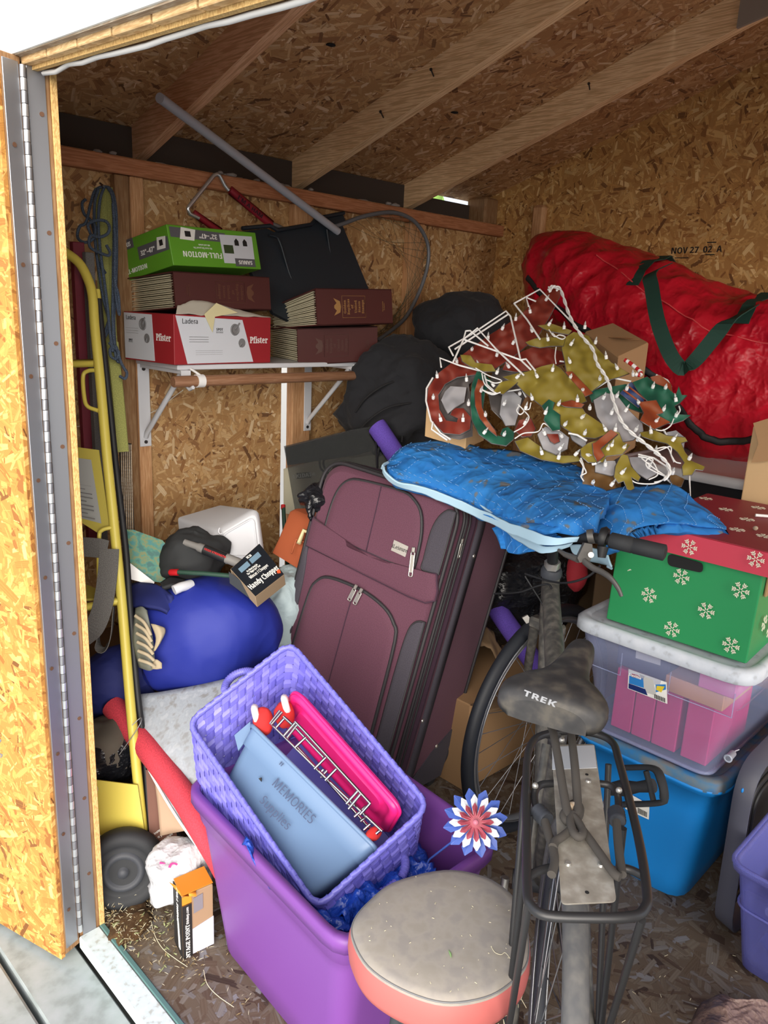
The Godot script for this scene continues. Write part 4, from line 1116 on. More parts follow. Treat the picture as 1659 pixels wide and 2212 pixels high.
func build_shelf():
	mat("album", rgb(74, 34, 32), 0.5)
	mat("album_dark", rgb(58, 20, 24), 0.6)
	var b := B.new()
	var sh := thing("wall_shelf", "white wall shelf board on two white metal brackets", "shelf", Vector3(1.0, 1.26, 0.0))
	b.bx(Vector3(0.60, 1.252, -0.002), Vector3(1.41, 1.267, 0.25), 0.002)
	part(sh, "board", b, M.white_metal)
	for q in [[0.602, 0.642], [1.283, 1.318]]:
		b = B.new()
		var x0: float = q[0]; var x1: float = q[1]; var xm := (x0 + x1) * 0.5
		b.bx(Vector3(x0, 0.985, 0.0), Vector3(x1, 1.252, 0.004), 0.0012)
		b.bx(Vector3(x0 + 0.008, 1.24, 0.0), Vector3(x1 - 0.008, 1.252, 0.26), 0.0012)
		b.tube([Vector3(xm, 1.015, 0.004), Vector3(xm, 1.03, 0.012), Vector3(xm, 1.222, 0.215), Vector3(xm, 1.243, 0.23)], 0.0085, 8)
		b.bx(Vector3(xm - 0.016, 1.215, 0.256), Vector3(xm + 0.016, 1.252, 0.261), 0.001)
		b.tube([Vector3(xm, 1.225, 0.26), Vector3(xm, 1.206, 0.262), Vector3(xm, 1.198, 0.28), Vector3(xm, 1.206, 0.298)], 0.006, 6)
		var br := part(sh, "bracket", b, M.white_metal)
		for y in [1.0, 1.235]:
			b = B.new(); b.tube([Vector3(xm, y, 0.004), Vector3(xm, y, 0.0062)], 0.006, 10)
			part(br, "screw", b, M.nail)
	var cr_ := thing("closet_rod", "round wooden closet rod hung in white hooks under the shelf", "rod", Vector3(0.97, 1.222, 0.28))
	b = B.new(); b.tube([Vector3(0.566, 1.222, 0.28), Vector3(0.57, 1.222, 0.28), Vector3(1.374, 1.222, 0.28), Vector3(1.378, 1.222, 0.28)], [0.0145, 0.0165, 0.0165, 0.0145], 24)
	mat("rod_wood", rgb(150, 112, 86), 0.7, 0.0, M.stud.albedo_texture, Vector3(1.0, 26, 26))
	part(cr_, "dowel", b, M.rod_wood)
	for x in [0.655, 1.315]:
		b = B.new(); b.tube([Vector3(x - 0.012, 1.222, 0.28), Vector3(x + 0.012, 1.222, 0.28)], 0.0195, 20)
		b.tube(curve([Vector3(x, 1.238, 0.286), Vector3(x - 0.008, 1.248, 0.27), Vector3(x - 0.015, 1.256, 0.255)], 6), 0.004, 6)
		part(cr_, "hook_band", b, M.white_plastic, "white hook band")
	# red and white faucet carton
	var t := xf(Vector3(0.753, 1.268, 0.125), 6.1, -0.1, -0.2); var d := Vector3(0.375, 0.143, 0.25)
	var o := thing("faucet_box", "red and white printed carton with torn open top, lowest on the shelf's left", "box", t.origin)
	b = B.new(); b.box(t * Transform3D(Basis(), Vector3(0, d.y * 0.5, 0)), d, 0.0015)
	part(o, "carton", b, mat("carton_red", rgb(150, 32, 40), 0.55))
	printed(o, "front_panel", t, d, "front", [[0.015, 0.98], [0.68, 0.93], [0.80, 0.03], [0.12, 0.02]], mat("carton_face", rgb(206, 210, 218), 0.5))
	printed(o, "side_panel", t, d, "left", [[0.01, 0.98], [0.58, 0.97], [0.62, 0.03], [0.01, 0.03]], M.carton_face)
	ftext(o, t, d, "front", "Ladera", 0.0135, 0.15, 0.87, 0, M.ink_black, false)
	ftext(o, t, d, "front", "Pfister", 0.019, 0.86, 0.50, 0, M.ink_white, true, true, 0.85)
	ftext(o, t, d, "left", "Pfister", 0.019, 0.80, 0.52, 0, M.ink_white, true, true, 0.8)
	ftext(o, t, d, "left", "Ladera", 0.012, 0.16, 0.88, 0, M.ink_black)
	ftext(o, t, d, "front", "SPOT", 0.0075, 0.44, 0.72, 0, M.ink_black, true); ftext(o, t, d, "front", "DEFENSE", 0.005, 0.44, 0.66, 0, M.ink_grey)
	ftext(o, t, d, "left", "SPOT", 0.006, 0.14, 0.42, 0, M.ink_black, true); ftext(o, t, d, "left", "DEFENSE", 0.004, 0.14, 0.38, 0, M.ink_grey)
	for k in 3:
		printed(o, "print_line", t, d, "front", rect(0.14, 0.555 - k * 0.05, 0.33, 0.565 - k * 0.05), M.ink_grey)
		printed(o, "print_line", t, d, "front", rect(0.20, 0.28 - k * 0.04, 0.47, 0.285 - k * 0.04), M.ink_grey)
		printed(o, "print_line", t, d, "left", rect(0.04, 0.66 - k * 0.05, 0.30, 0.67 - k * 0.05), M.ink_grey)
	for f in [["front", 0.60, 0.72, 0.36], ["left", 0.40, 0.76, 0.40]]:
		var g1 := facequad(t, d, f[0], [[f[1], f[2]], [f[1] + 0.05, f[2] + 0.14], [f[1] + 0.075, f[2] - 0.28], [f[1] + 0.05, f[2] - 0.36]], 0.0008)
		var nn: Vector3 = t.basis.z if f[0] == "front" else -t.basis.x
		b = B.new()
		b.tube(circle(g1[0], nn, 0.015, 20), 0.003, 5, true); b.tube([g1[0] - nn * 0.0004, g1[0] + nn * 0.0004], 0.014, 16); b.tube([g1[0], g1[1]], 0.003, 6)
		b.tube([g1[2] - nn * 0.0004, g1[2] + nn * 0.0006], 0.014, 16); b.tube([g1[2], g1[3]], 0.003, 6)
		part(o, "fixture_print", b, M.ink_grey)
	b = B.new()
	b.sheet(patch([[bp(t, d, 0.02, 1.0, 1.0), bp(t, d, 0.5, 1.0, 1.0), bp(t, d, 1.0, 1.0, 1.0)], [bp(t, d, 0.06, 1.16, 0.95), bp(t, d, 0.30, 1.28, 0.93), bp(t, d, 0.9, 1.03, 0.94)]], 6, 16, noise(0.2, 5), 0.005), 0.002)
	part(o, "torn_flap", b, mat("flap_grey", rgb(176, 170, 158), 0.85))
	b = B.new()
	b.plate([bp(t, d, 0.28, 1.02, 1.01), bp(t, d, 0.36, 0.66, 1.03), bp(t, d, 0.385, 0.98, 1.03), bp(t, d, 0.62, 1.08, 1.01), bp(t, d, 0.40, 1.26, 1.0)], t.basis.z, 0.0015)
	part(o, "torn_flap", b, mat("flap_cream", rgb(214, 204, 160), 0.85))
	# stamp albums
	album("burgundy stamp album with fanned pages lying between the green carton and the red one", xf(Vector3(0.771, 1.417, 0.073), 4.0, -5.0, 0.7), Vector3(0.352, 0.103, 0.32), true, mat("gilt_dull", rgb(104, 68, 52), 0.5, 0.2))
	album("burgundy stamp album with faint title lying flat on the shelf's right end", xf(Vector3(1.257, 1.266, 0.130), -14.0, 0.7, 3.0), Vector3(0.305, 0.122, 0.27), false, mat("gilt_faint", rgb(92, 66, 60), 0.5, 0.2))
	album("burgundy stamp album with bright gilt title lying askew on top of another album", xf(Vector3(1.251, 1.386, 0.184), -4.0, -5.0, 2.4), Vector3(0.322, 0.118, 0.29), false, mat("gilt", rgb(172, 132, 82), 0.4, 0.3), true)
	# green television mount carton
	t = xf(Vector3(0.775, 1.528, 0.057), 7.7, -11.7, 2.0); d = Vector3(0.35, 0.115, 0.262)
	o = thing("mount_box", "bright green and grey carton lying upside down on top of the left album", "box", t.origin)
	b = B.new(); b.box(t * Transform3D(Basis(), Vector3(0, d.y * 0.5, 0)), d, 0.0015)
	part(o, "carton", b, mat("carton_green", rgb(96, 158, 42), 0.5))
	printed(o, "front_band", t, d, "front", [[0.02, 0.70], [0.60, 0.66], [0.62, 0.90], [0.02, 0.95]], mat("carton_grey", rgb(92, 92, 98), 0.5))
	printed(o, "front_panel", t, d, "front", [[0.56, 0.12], [0.93, 0.12], [0.94, 0.88], [0.55, 0.86]], M.carton_face, 0.001)
	printed(o, "logo_patch", t, d, "front", rect(0.69, 0.05, 0.93, 0.26), M.carton_grey, 0.0015)
	printed(o, "photo_print", t, d, "front", rect(0.58, 0.38, 0.69, 0.60), mat("photo_green", rgb(58, 74, 48), 0.4), 0.0015)
	printed(o, "side_band", t, d, "left", rect(0.42, 0.40, 0.98, 0.72), M.carton_grey)
	printed(o, "side_patch", t, d, "left", rect(0.02, 0.76, 0.36, 1.0), M.carton_grey)
	ftext(o, t, d, "front", "FULL-MOTION", 0.016, 0.33, 0.30, 2, M.ink_white, true)
	ftext(o, t, d, "front", "32\"–47\"", 0.014, 0.42, 0.78, 2, M.ink_white, true)
	ftext(o, t, d, "front", "SANUS", 0.012, 0.81, 0.16, 2, M.ink_white, true, false, 1.1, 0.002)
	ftext(o, t, d, "front", "fits most flat-panel TVs", 0.005, 0.34, 0.47, 2, M.ink_white); ftext(o, t, d, "front", "tilts and swivels", 0.0045, 0.36, 0.55, 2, M.ink_white)
	ftext(o, t, d, "left", "SANUS", 0.013, 0.2, 0.87, 0, M.ink_white, true)
	ftext(o, t, d, "left", "32\"–47\"", 0.014, 0.60, 0.54, 0, M.ink_white, true)
	ftext(o, t, d, "left", "FULL-MOTION", 0.0135, 0.30, 0.20, 0, M.ink_white, true)
	for f in [["front", 0.20, 0.80], ["left", 0.86, 0.62]]:
		printed(o, "mount_print", t, d, f[0], [[f[1] - 0.09, f[2] - 0.14], [f[1] + 0.06, f[2] - 0.16], [f[1] + 0.09, f[2] + 0.12], [f[1] - 0.06, f[2] + 0.16]], M.ink_white, 0.0014)
		printed(o, "mount_print", t, d, f[0], rect(f[1] - 0.03, f[2] - 0.07, f[1] + 0.03, f[2] + 0.07), M.ink_black, 0.002)
	for u in [0.74, 0.84]:
		printed(o, "icon_print", t, d, "front", [[u - 0.025, 0.60], [u + 0.025, 0.60], [u + 0.025, 0.72], [u, 0.79], [u - 0.025, 0.72]], M.ink_black, 0.0016)
	# black bin lid leaning on the wall
	o = thing("bin_lid", "black plastic storage bin lid leaning against the wall behind the albums", "lid", Vector3(1.2, 1.268, 0.07))
	var ln := Vector3(-0.08, 0.32, 0.94).normalized()
	b = B.new()
	var L := [V(1.429,1.788,.035),V(1.437,1.76,.035),V(1.419,1.742,.035),V(1.494,1.497,.035),V(1.536,1.394,.035),V(1.214,1.338,.035),V(1.048,1.415,.035),V(.972,1.594,.035),V(.965,1.685,.035),V(1.082,1.706,.035),V(1.109,1.695,.035),V(1.265,1.731,.035),V(1.29,1.754,.035)]
	for i in L.size(): L[i].z += (1.72 - L[i].y) * 0.18
	b.plate(L, ln, 0.016, -1)
	part(o, "plate", b, mat("lid_black", rgb(30, 38, 46), 0.5))
	var R := [V(1.07,1.673,.035),V(1.098,1.67,.035),V(1.116,1.65,.035),V(1.177,1.502,.035),V(1.34,1.54,.035),V(1.342,1.622,.035),V(1.334,1.717,.035)]
	for i in R.size(): R[i] += Vector3(0, 0, (1.72 - R[i].y) * 0.18) + ln * 0.017
	b = B.new(); b.tube(curve(R, 40), 0.005, 6); part(o, "raised_rib", b, M.lid_black)
	var T := [V(.965,1.685,.035),V(1.082,1.706,.035),V(1.109,1.694,.035),V(1.265,1.729,.035),V(1.29,1.752,.035),V(1.429,1.787,.035)]
	for i in T.size(): T[i] += Vector3(0, 0, (1.72 - T[i].y) * 0.18) + ln * 0.014
	b = B.new(); b.tube(T, 0.007, 6); part(o, "rim", b, M.lid_black)
	# hacksaw frame
	o = thing("hacksaw", "hacksaw frame with red handle bars hanging on the wall above the green carton", "saw", Vector3(0.92, 1.75, 0.02))
	b = B.new()
	b.tube([V(.828,1.709,.012),V(.795,1.718,.012),V(.788,1.731,.012),V(.792,1.739,.012),V(.885,1.844,.012),V(.896,1.849,.012),V(.906,1.847,.012),V(.925,1.82,.012),V(.941,1.807,.012)], 0.0065, 8)
	part(o, "steel_frame", b, M.steel_bright)
	b = B.new(); b.tube([V(.808,1.722,.012),V(.862,1.697,.012),V(.911,1.676,.012)], 0.012, 4, false, Vector2(1, 0.5)); part(o, "lower_bar", b, mat("saw_red", rgb(140, 28, 44), 0.5))
	b = B.new(); b.tube([V(.946,1.808,.012),V(1.118,1.718,.012)], 0.0155, 4, false, Vector2(1, 0.5)); var rb := part(o, "upper_bar", b, M.saw_red)
	text(rb, "lettering", "I'M A HAM", 0.013, V(1.019,1.764,.024), V(1.112,1.717,.02) - V(.941,1.806,.02), Vector3(0.3, 1, 0), mat("ink_maroon", rgb(44, 12, 30), 0.6), true, false, 1.25)
	b = B.new(); b.tube([V(1.118,1.72,.012),V(1.142,1.716,.012),V(1.167,1.709,.012)], 0.009, 6); part(o, "end_bracket", b, M.steel)
	# conduit pole
	b = B.new(); b.tube([V(.565,1.971,.25), V(.569,1.971,.248), V(1.282,1.757,.07), V(1.388,1.722,.05)], 0.0135, 16)
	solo("conduit_pole", b, mat("galvanised", rgb(172, 174, 184), 0.5), "grey steel conduit pole slanting from the shelf up to the roof", "pole", V(.886,1.877,.16))
	# landing net
	o = thing("landing_net", "fishing net with a bent grey hoop hanging behind the albums", "net", V(1.737,1.58,.03))
	b = B.new(); b.tube(curve([V(1.374,1.737,.04),V(1.43,1.756,.04),V(1.535,1.793,.04),V(1.684,1.822,.04),V(1.805,1.802,.04),V(1.886,1.735,.04),V(1.902,1.655,.04),V(1.868,1.551,.04),V(1.793,1.436,.04),V(1.714,1.379,.04),V(1.624,1.332,.04)], 50), 0.0078, 10)
	part(o, "hoop", b, mat("hoop_grey", rgb(110, 114, 120), 0.5, 0.3))
	b = B.new()
	var hp := curve([V(1.448,1.759,.02),V(1.554,1.796,.02),V(1.704,1.825,.02),V(1.826,1.805,.02),V(1.908,1.738,.02),V(1.924,1.657,.02),V(1.89,1.552,.02),V(1.814,1.436,.02),V(1.735,1.379,.02),V(1.644,1.331,.02),V(1.58,1.322,.02)], 22)
	for k in 19:
		b.tube(curve([hp[k], hp[k].lerp(hp[mini(k + 9, 22)], 0.5) + Vector3(0, -0.03, -0.012), hp[mini(k + 9, 22)]], 6), 0.0006, 4)
		b.tube(curve([hp[k], hp[k].lerp(hp[mini(k + 5, 22)], 0.5) + Vector3(-0.03, 0, -0.01), hp[mini(k + 5, 22)]], 6), 0.0006, 4)
	part(o, "netting", b, mat("net_green", rgb(70, 84, 70), 0.9)).set_meta("kind", "stuff")


func build_case():
	var toward := Vector3(-0.69, 0.25, 0.68)
	var right := Vector3(0.708, 0.045, 0.705)
	var b := B.new()
	# hidden cartons that carry the back of the heap
	b = B.new(); b.bx(Vector3(1.28, 0, 0.0), Vector3(1.98, 0.86, 0.40), 0.006)
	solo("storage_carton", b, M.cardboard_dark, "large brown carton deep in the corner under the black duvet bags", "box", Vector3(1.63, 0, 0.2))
	# burgundy suitcase
	var fab := tex(noise(0.3, 71, 2), [0.3, Color(0.86, 0.86, 0.86), 0.7, Color(1, 1, 1)], 128)
	var mb := mat("burgundy", rgb(98, 58, 76), 0.85, 0.0, fab, Vector3.ONE * 9)
	mb.rim_enabled = true; mb.rim = 0.3
	mat("burgundy_dark", rgb(66, 42, 60), 0.9, 0.0, fab, Vector3.ONE * 9)
	mat("case_grey", rgb(70, 66, 76), 0.85, 0.0, fab, Vector3.ONE * 9)
	mat("zip_black", rgb(42, 40, 44), 0.6)
	mat("pull_metal", rgb(206, 204, 198), 0.3, 0.8)
	var t := xf(Vector3(0.877, 0.098, 0.759), -78.1, -13.2, -6.3)
	var d := Vector3(0.457, 0.885, 0.41)
	var s := thing("suitcase", "large burgundy soft-sided suitcase leaning back behind the purple woven basket", "suitcase", t.origin)
	var ring := func(z: float, g: float, r: float) -> Array:
		return rring(grow([bp(t, d, 0, 0, z), bp(t, d, 1, 0, z), bp(t, d, 1, 1, z), bp(t, d, 0, 1, z)], g), r, 8)
	b = B.new()
	b.loft([ring.call(0.0, -0.02, 0.05), ring.call(0.02, -0.004, 0.06), ring.call(0.06, 0.0, 0.07), ring.call(0.80, 0.0, 0.075), ring.call(0.86, 0.002, 0.075), ring.call(0.94, -0.002, 0.075), ring.call(0.975, -0.006, 0.075), ring.call(1.0, -0.02, 0.07)], 0)
	part(s, "body", b, M.burgundy)
	for e in [[0.985, 0.001, 0.0055, "piping"], [0.90, 0.004, 0.0045, "zip"], [0.865, 0.004, 0.0045, "zip"], [0.80, 0.002, 0.004, "piping"], [0.03, 0.001, 0.005, "piping"]]:
		b = B.new(); b.tube(ring.call(e[0], e[1], 0.075), e[2], 8, true)
		part(s, e[3], b, M.zip_black)
	b = B.new()
	b.loft([ring.call(0.875, 0.0035, 0.075), ring.call(0.89, 0.0035, 0.075)], 0, true, true)
	part(s, "zip_tape", b, M.zip_black)
	b = B.new()
	b.loft([ring.call(0.55, 0.0, 0.075), ring.call(0.55, 0.003, 0.075), ring.call(0.665, 0.003, 0.075), ring.call(0.665, 0.0, 0.075)], 0, false, false)
	part(s, "side_band", b, M.case_grey)
	b = B.new()
	b.loft([ring.call(0.70, 0.0, 0.075), ring.call(0.72, 0.006, 0.075), ring.call(0.745, 0.006, 0.075), ring.call(0.765, 0.0, 0.075)], 0, false, false)
	part(s, "side_pleat", b, M.burgundy_dark)
	# padded front pockets
	var F := func(p: Array, z: float) -> Array:
		var r := []
		for q in p: r.append(bp(t, d, q[0], q[1], 1.0) + t.basis.z * z)
		return r
	var pad := func(name: String, p: Array, h: float, m: Material, pipe: Material, pr: float):
		var c := Vector2.ZERO
		for q in p: c += Vector2(q[0], q[1])
		c /= p.size()
		var inner := func(f: float) -> Array:
			var r := []
			for q in p: r.append([c.x + (q[0] - c.x) * f, c.y + (q[1] - c.y) * f])
			return r
		var bb := B.new()
		bb.loft([F.call(p, -0.004), F.call(p, h * 0.5), F.call(inner.call(0.97), h * 0.85), F.call(inner.call(0.86), h), F.call(inner.call(0.4), h * 1.1)], 0)
		var o := part(s, name, bb, m)
		if pipe:
			bb = B.new(); bb.tube(F.call(p, h * 0.45), pr, 6, true)
			part(o, "zip_edge", bb, pipe)
		return o
	var smooth := func(p: Array, n: int) -> Array:
		var q := []
		for k in n:
			var v := []
			for e in p: v.append(Vector3(e[0], e[1], 0))
			var r := cr(v, float(k) / (n - 1)); q.append([r.x, r.y])
		return q
	pad.call("upper_pocket", smooth.call([[0.135, 0.765], [0.14, 0.86], [0.165, 0.92], [0.22, 0.955], [0.32, 0.968], [0.60, 0.975], [0.70, 0.962], [0.77, 0.93], [0.81, 0.87], [0.822, 0.80], [0.822, 0.752]], 30), 0.013, M.burgundy, M.zip_black, 0.005)
	pad.call("lower_pocket", smooth.call([[0.11, 0.05], [0.125, 0.35], [0.145, 0.55], [0.18, 0.605], [0.27, 0.634], [0.52, 0.636], [0.70, 0.614], [0.79, 0.58], [0.832, 0.53], [0.845, 0.30], [0.85, 0.05]], 36), 0.014, M.burgundy, M.zip_black, 0.0055)
	pad.call("flap", smooth.call([[0.03, 0.705], [0.03, 0.80], [0.06, 0.785], [0.12, 0.757], [0.5, 0.757], [0.82, 0.748], [0.95, 0.768], [0.985, 0.76], [0.98, 0.68], [0.5, 0.688]], 30), 0.016, M.burgundy, M.burgundy_dark, 0.003)
	pad.call("corner_patch", smooth.call([[0.985, 0.965], [0.93, 0.962], [0.885, 0.93], [0.865, 0.88], [0.868, 0.80], [0.875, 0.768], [0.985, 0.77]], 20), 0.006, M.case_grey, M.zip_black, 0.003)
	pad.call("corner_patch", smooth.call([[0.985, 0.62], [0.93, 0.61], [0.895, 0.57], [0.885, 0.45], [0.888, 0.27], [0.90, 0.03], [0.985, 0.03]], 20), 0.006, M.case_grey, M.zip_black, 0.003)
	pad.call("edge_patch", smooth.call([[0.012, 0.05], [0.012, 0.68], [0.05, 0.66], [0.075, 0.5], [0.08, 0.05]], 16), 0.005, M.case_grey, null, 0.0)
	b = B.new(); b.tube(F.call([[0.47, 0.97], [0.478, 0.90], [0.485, 0.76]], 0.0145), 0.0016, 5); part(s, "seam", b, M.burgundy_dark)
	b = B.new(); b.tube(F.call([[0.478, 0.63], [0.474, 0.55], [0.472, 0.30]], 0.016), 0.0016, 5); part(s, "seam", b, M.burgundy_dark)
	b = B.new(); b.plate(F.call([[0.655, 0.792], [0.76, 0.788], [0.762, 0.822], [0.657, 0.826]], 0.0145), t.basis.z, 0.002)
	var bd := part(s, "badge", b, mat("badge_silver", rgb(196, 192, 186), 0.35, 0.5), "small silver badge")
	text(bd, "lettering", "iLeisure", 0.0095, F.call([[0.71, 0.807]], 0.0172)[0], t.basis.x, t.basis.y, M.ink_black, false, true)
	var pull := func(at: Vector3, dir: Vector3, n: Vector3, L: float):
		var w := dir.cross(n).normalized()
		var bb := B.new()
		bb.tube(rring([at - w * 0.0055, at + w * 0.0055, at + w * 0.0055 + dir * L, at - w * 0.0055 + dir * L], 0.004, 3), 0.0018, 6, true)
		bb.box(Transform3D(Basis(w, dir, n), at + dir * L * 0.48), Vector3(0.0085, L * 0.72, 0.002), 0.0005)
		bb.box(Transform3D(Basis(w, dir, n), at - dir * 0.006), Vector3(0.009, 0.014, 0.006), 0.0015)
		part(s, "zip_pull", bb, M.pull_metal, "silver zip pull")
	var tz := t.basis.z; var tx := t.basis.x; var ty := t.basis.y
	pull.call(F.call([[0.806, 0.812]], 0.020)[0], (-ty + tx * 0.18).normalized(), tz, 0.066)
	pull.call(F.call([[0.486, 0.636]], 0.021)[0], (-ty - tx * 0.22).normalized(), tz, 0.038)
	pull.call(F.call([[0.53, 0.632]], 0.021)[0], (-ty - tx * 0.22).normalized(), tz, 0.038)
	pull.call(bp(t, d, 1.0, 0.875, 0.875) + tx * 0.008, (-ty - tz * 0.12).normalized(), tx, 0.042)
	pull.call(bp(t, d, -0.005, 0.665, 0.90) + tz * 0.01, (-ty + tz * 0.2).normalized(), (-tx + tz).normalized(), 0.05)
	for q in [[0.83, 0.60], [0.27, 0.66], [0.14, 0.29]]:
		var p: Vector3 = bp(t, d, 1.0, q[0], q[1]) + tx * 0.002
		b = B.new(); b.tube([p, p + tx * 0.003], [0.0065, 0.005], 12); part(s, "rivet", b, M.pull_metal)
	b = B.new()
	b.plate([bp(t, d, 1.0, 0.02, 0.62), bp(t, d, 1.0, 0.0, 0.35), bp(t, d, 1.0, 0.0, 0.05), bp(t, d, 1.0, 0.19, 0.05), bp(t, d, 1.0, 0.12, 0.35)], tx, 0.004)
	part(s, "corner_guard", b, M.case_grey)
	for z in [0.10, 0.9]:
		b = B.new(); var wc: Vector3 = bp(t, d, 0.94, -0.02, 0.08)
		if z > 0.5: wc = bp(t, d, 0.06, -0.02, 0.08)
		b.tube([wc - tx * 0.014, wc - tx * 0.012, wc + tx * 0.012, wc + tx * 0.014], [0.022, 0.026, 0.026, 0.022], 20)
		part(s, "wheel", b, M.black_rubber)
	# smoked panel with a beige machine behind it
	var pr := thing("printer", "beige computer printer standing behind the dark smoked panel", "printer", V(1.169,.815,.263))
	b = B.new()
	quadbox(b, [V(1.117,.699,.09),V(1.161,.716,.277),V(1.368,.741,.538),V(1.427,.729,.366)], [V(1.142,.862,.055),V(1.166,.912,.238),V(1.406,.987,.484),V(1.464,.973,.313)], 0.01)
	part(pr, "case", b, mat("beige", rgb(196, 196, 176), 0.6))
	b = B.new(); b.plate([V(1.096,.875,.195),V(1.134,.882,.231),V(1.132,.862,.237),V(1.094,.855,.2)], toward, 0.004)
	var np := part(pr, "name_plate", b, mat("beige_dark", rgb(110, 112, 104), 0.5))
	text(np, "lettering", "OKIDATA", 0.014, V(1.107,.871,.223), V(1.129,.885,.24) - V(1.091,.877,.204), Vector3.UP, M.ink_white, true)
	b = B.new(); b.plate([V(1.23,.939,.367),V(1.382,.977,.507),V(1.366,.875,.53),V(1.219,.865,.383)], toward, 0.01); part(pr, "front_cover", b, M.beige)
	for q in [0, 1]:
		b = B.new()
		if q == 0: b.tube(curve([V(1.157,.94,.248),V(1.147,.902,.266),V(1.154,.887,.279),V(1.159,.864,.293)], 12), 0.004, 6)
		else: b.tube(curve([V(1.176,.941,.266),V(1.156,.919,.27),V(1.159,.895,.282),V(1.169,.876,.299)], 12), 0.004, 6)
		part(pr, "cable", b, M.black_rubber)
	b = B.new(); b.plate([V(1.009,.988,.226),V(1.244,1.036,.33),V(1.373,1.052,.397),V(1.299,.758,.49),V(1.07,.738,.382),V(.975,.781,.329)], toward, 0.004)
	var sg_ := mat("smoked", Color(0.03, 0.045, 0.05, 0.55), 0.08)
	sg_.transparency = BaseMaterial3D.TRANSPARENCY_ALPHA; sg_.metallic_specular = 0.12
	var gp := solo("smoked_panel", b, sg_, "dark smoked plastic panel leaning in front of the beige printer", "panel", V(1.076,.776,.374))
	b = B.new(); b.plate([V(1.003,.988,.235),V(1.237,1.036,.338),V(1.366,1.052,.404),V(1.355,.982,.419),V(1.224,.951,.356),V(.999,.928,.254)], toward, 0.003)
	part(gp, "opaque_band", b, mat("band_black", rgb(36, 42, 46), 0.9))
	for x in [0, 1]:
		b = B.new(); b.tube(curve([V(1.225,1.032,.46),V(1.204,.99,.484),V(1.184,.941,.511)] if x == 0 else [V(1.234,1.017,.474),V(1.206,.975,.491),V(1.185,.938,.513)], 10), 0.003, 6)
		solo("thin_cord", b, M.black, "thin black cord hanging by the purple noodle, %s of the two" % ("left" if x == 0 else "right"), "cord", V(1.199,.952,.493), "black cords beside the noodle")
	b = B.new(); b.ball(V(.856,.903,.605), Vector3(0.05, 0.035, 0.04), 26, 18, Basis(), crinkle(0.12, 4), 0.7)
	b.tube(curve([V(.834,.911,.609),V(.816,.915,.588),V(.798,.908,.572)], 8), [0.014, 0.013, 0.012, 0.012, 0.011, 0.010, 0.009, 0.008, 0.004], 8)
	b.tube(curve([V(.819,.902,.611),V(.811,.878,.612),V(.81,.86,.618),V(.809,.842,.624)], 8), [0.01, 0.011, 0.013, 0.01, 0.008, 0.006, 0.008, 0.005, 0.002], 8)
	solo("black_knot", b, M.black_film, "knotted black plastic bag top poking out above the orange toolbox", "bag", V(.853,.883,.609))
	# black bags of bedding
	var nz := crinkle(0.035, 23, 3)
	var cl := wrinkled(mat("black_cloth", rgb(27, 28, 33), 0.9), nm_soft, 2.0, 1.0); cl.rim_enabled = true; cl.rim = 0.25
	var bag1 := thing("bedding_bag", "big black quilted bag slumped below the shelf's right end", "bag", V(1.43,.98,.393))
	b = B.new(); b.ball(V(1.492,1.124,.328), Vector3(0.205, 0.195, 0.19), 60, 44, Basis(), nz, 0.30, 0.85)
	part(bag1, "body", b, cl)
	for q in 3:
		b = B.new()
		b.tube(curve([V(1.257,1.099,.32),V(1.262,1.153,.364),V(1.3,1.201,.414),V(1.375,1.229,.45)] if q == 0 else ([V(1.249,1.048,.36),V(1.256,1.085,.397),V(1.293,1.129,.448),V(1.37,1.15,.504)] if q == 1 else [V(1.321,1.012,.491),V(1.325,1.061,.492),V(1.35,1.093,.506),V(1.415,1.124,.531)]), 14), 0.004, 6)
		part(bag1, "seam", b, M.black_soft)
	var bag2 := thing("bedding_bag", "black quilted bag piled higher in the corner, touching the red bag", "bag", V(1.779,1.289,.338))
	b = B.new(); b.ball(V(1.847,1.385,.297), Vector3(0.20, 0.145, 0.19), 44, 30, Basis(), noise(0.05, 29, 3), 0.22, 0.9)
	part(bag2, "body", b, cl)
	# purple noodle
	var fo: Texture2D = M.noodle_red.albedo_texture
	var ns := thing("pool_noodle", "purple foam pool noodle slanting down behind the burgundy suitcase", "pool noodle", V(1.422,.664,.681))
	b = B.new(); b.tube([V(1.233,1.068,.454), V(1.234,1.063,.46), V(1.392,.673,.706), V(1.411,.467,.92), V(1.393,.379,1.053), V(1.395,.336,1.101)], 0.034, 20)
	part(ns, "tube", b, mat("noodle_purple", rgb(98, 72, 176), 0.85, 0.0, fo, Vector3.ONE * 8))
	# cartons behind the bicycle wheel
	var cb := thing("flap_carton", "brown cardboard carton with a drooping flap behind the bicycle's front wheel", "box", V(1.205,0,1.067))
	b = B.new()
	var c0 := V(1.12,.3,1.024)
	var q4 := [c0, c0 + Vector3(0.0, 0, -0.32), c0 + Vector3(0.42, 0, -0.30), c0 + Vector3(0.42, 0, 0.02)]
	quadbox(b, mv(q4, Vector3(0, -0.30, 0)), q4, 0.004)
	part(cb, "box", b, M.cardboard)
	b = B.new(); b.sheet(patch([[c0 + Vector3(0.0, 0.004, 0.0), c0 + Vector3(0.2, 0.004, 0.005), c0 + Vector3(0.42, 0.004, 0.01)], [c0 + Vector3(0.02, 0.0, 0.06), c0 + Vector3(0.2, -0.012, 0.08), c0 + Vector3(0.40, -0.03, 0.10)]], 6, 10, noise(0.2, 9), 0.006), 0.004)
	part(cb, "flap", b, M.cardboard_dark)
	b = B.new(); b.sheet(patch([[V(1.312,.464,.88),V(1.342,.451,.916),V(1.345,.403,.966)], [V(1.253,.434,.934),V(1.279,.415,.968),V(1.285,.385,1)]], 6, 8, noise(0.2, 4), 0.02), 0.003)
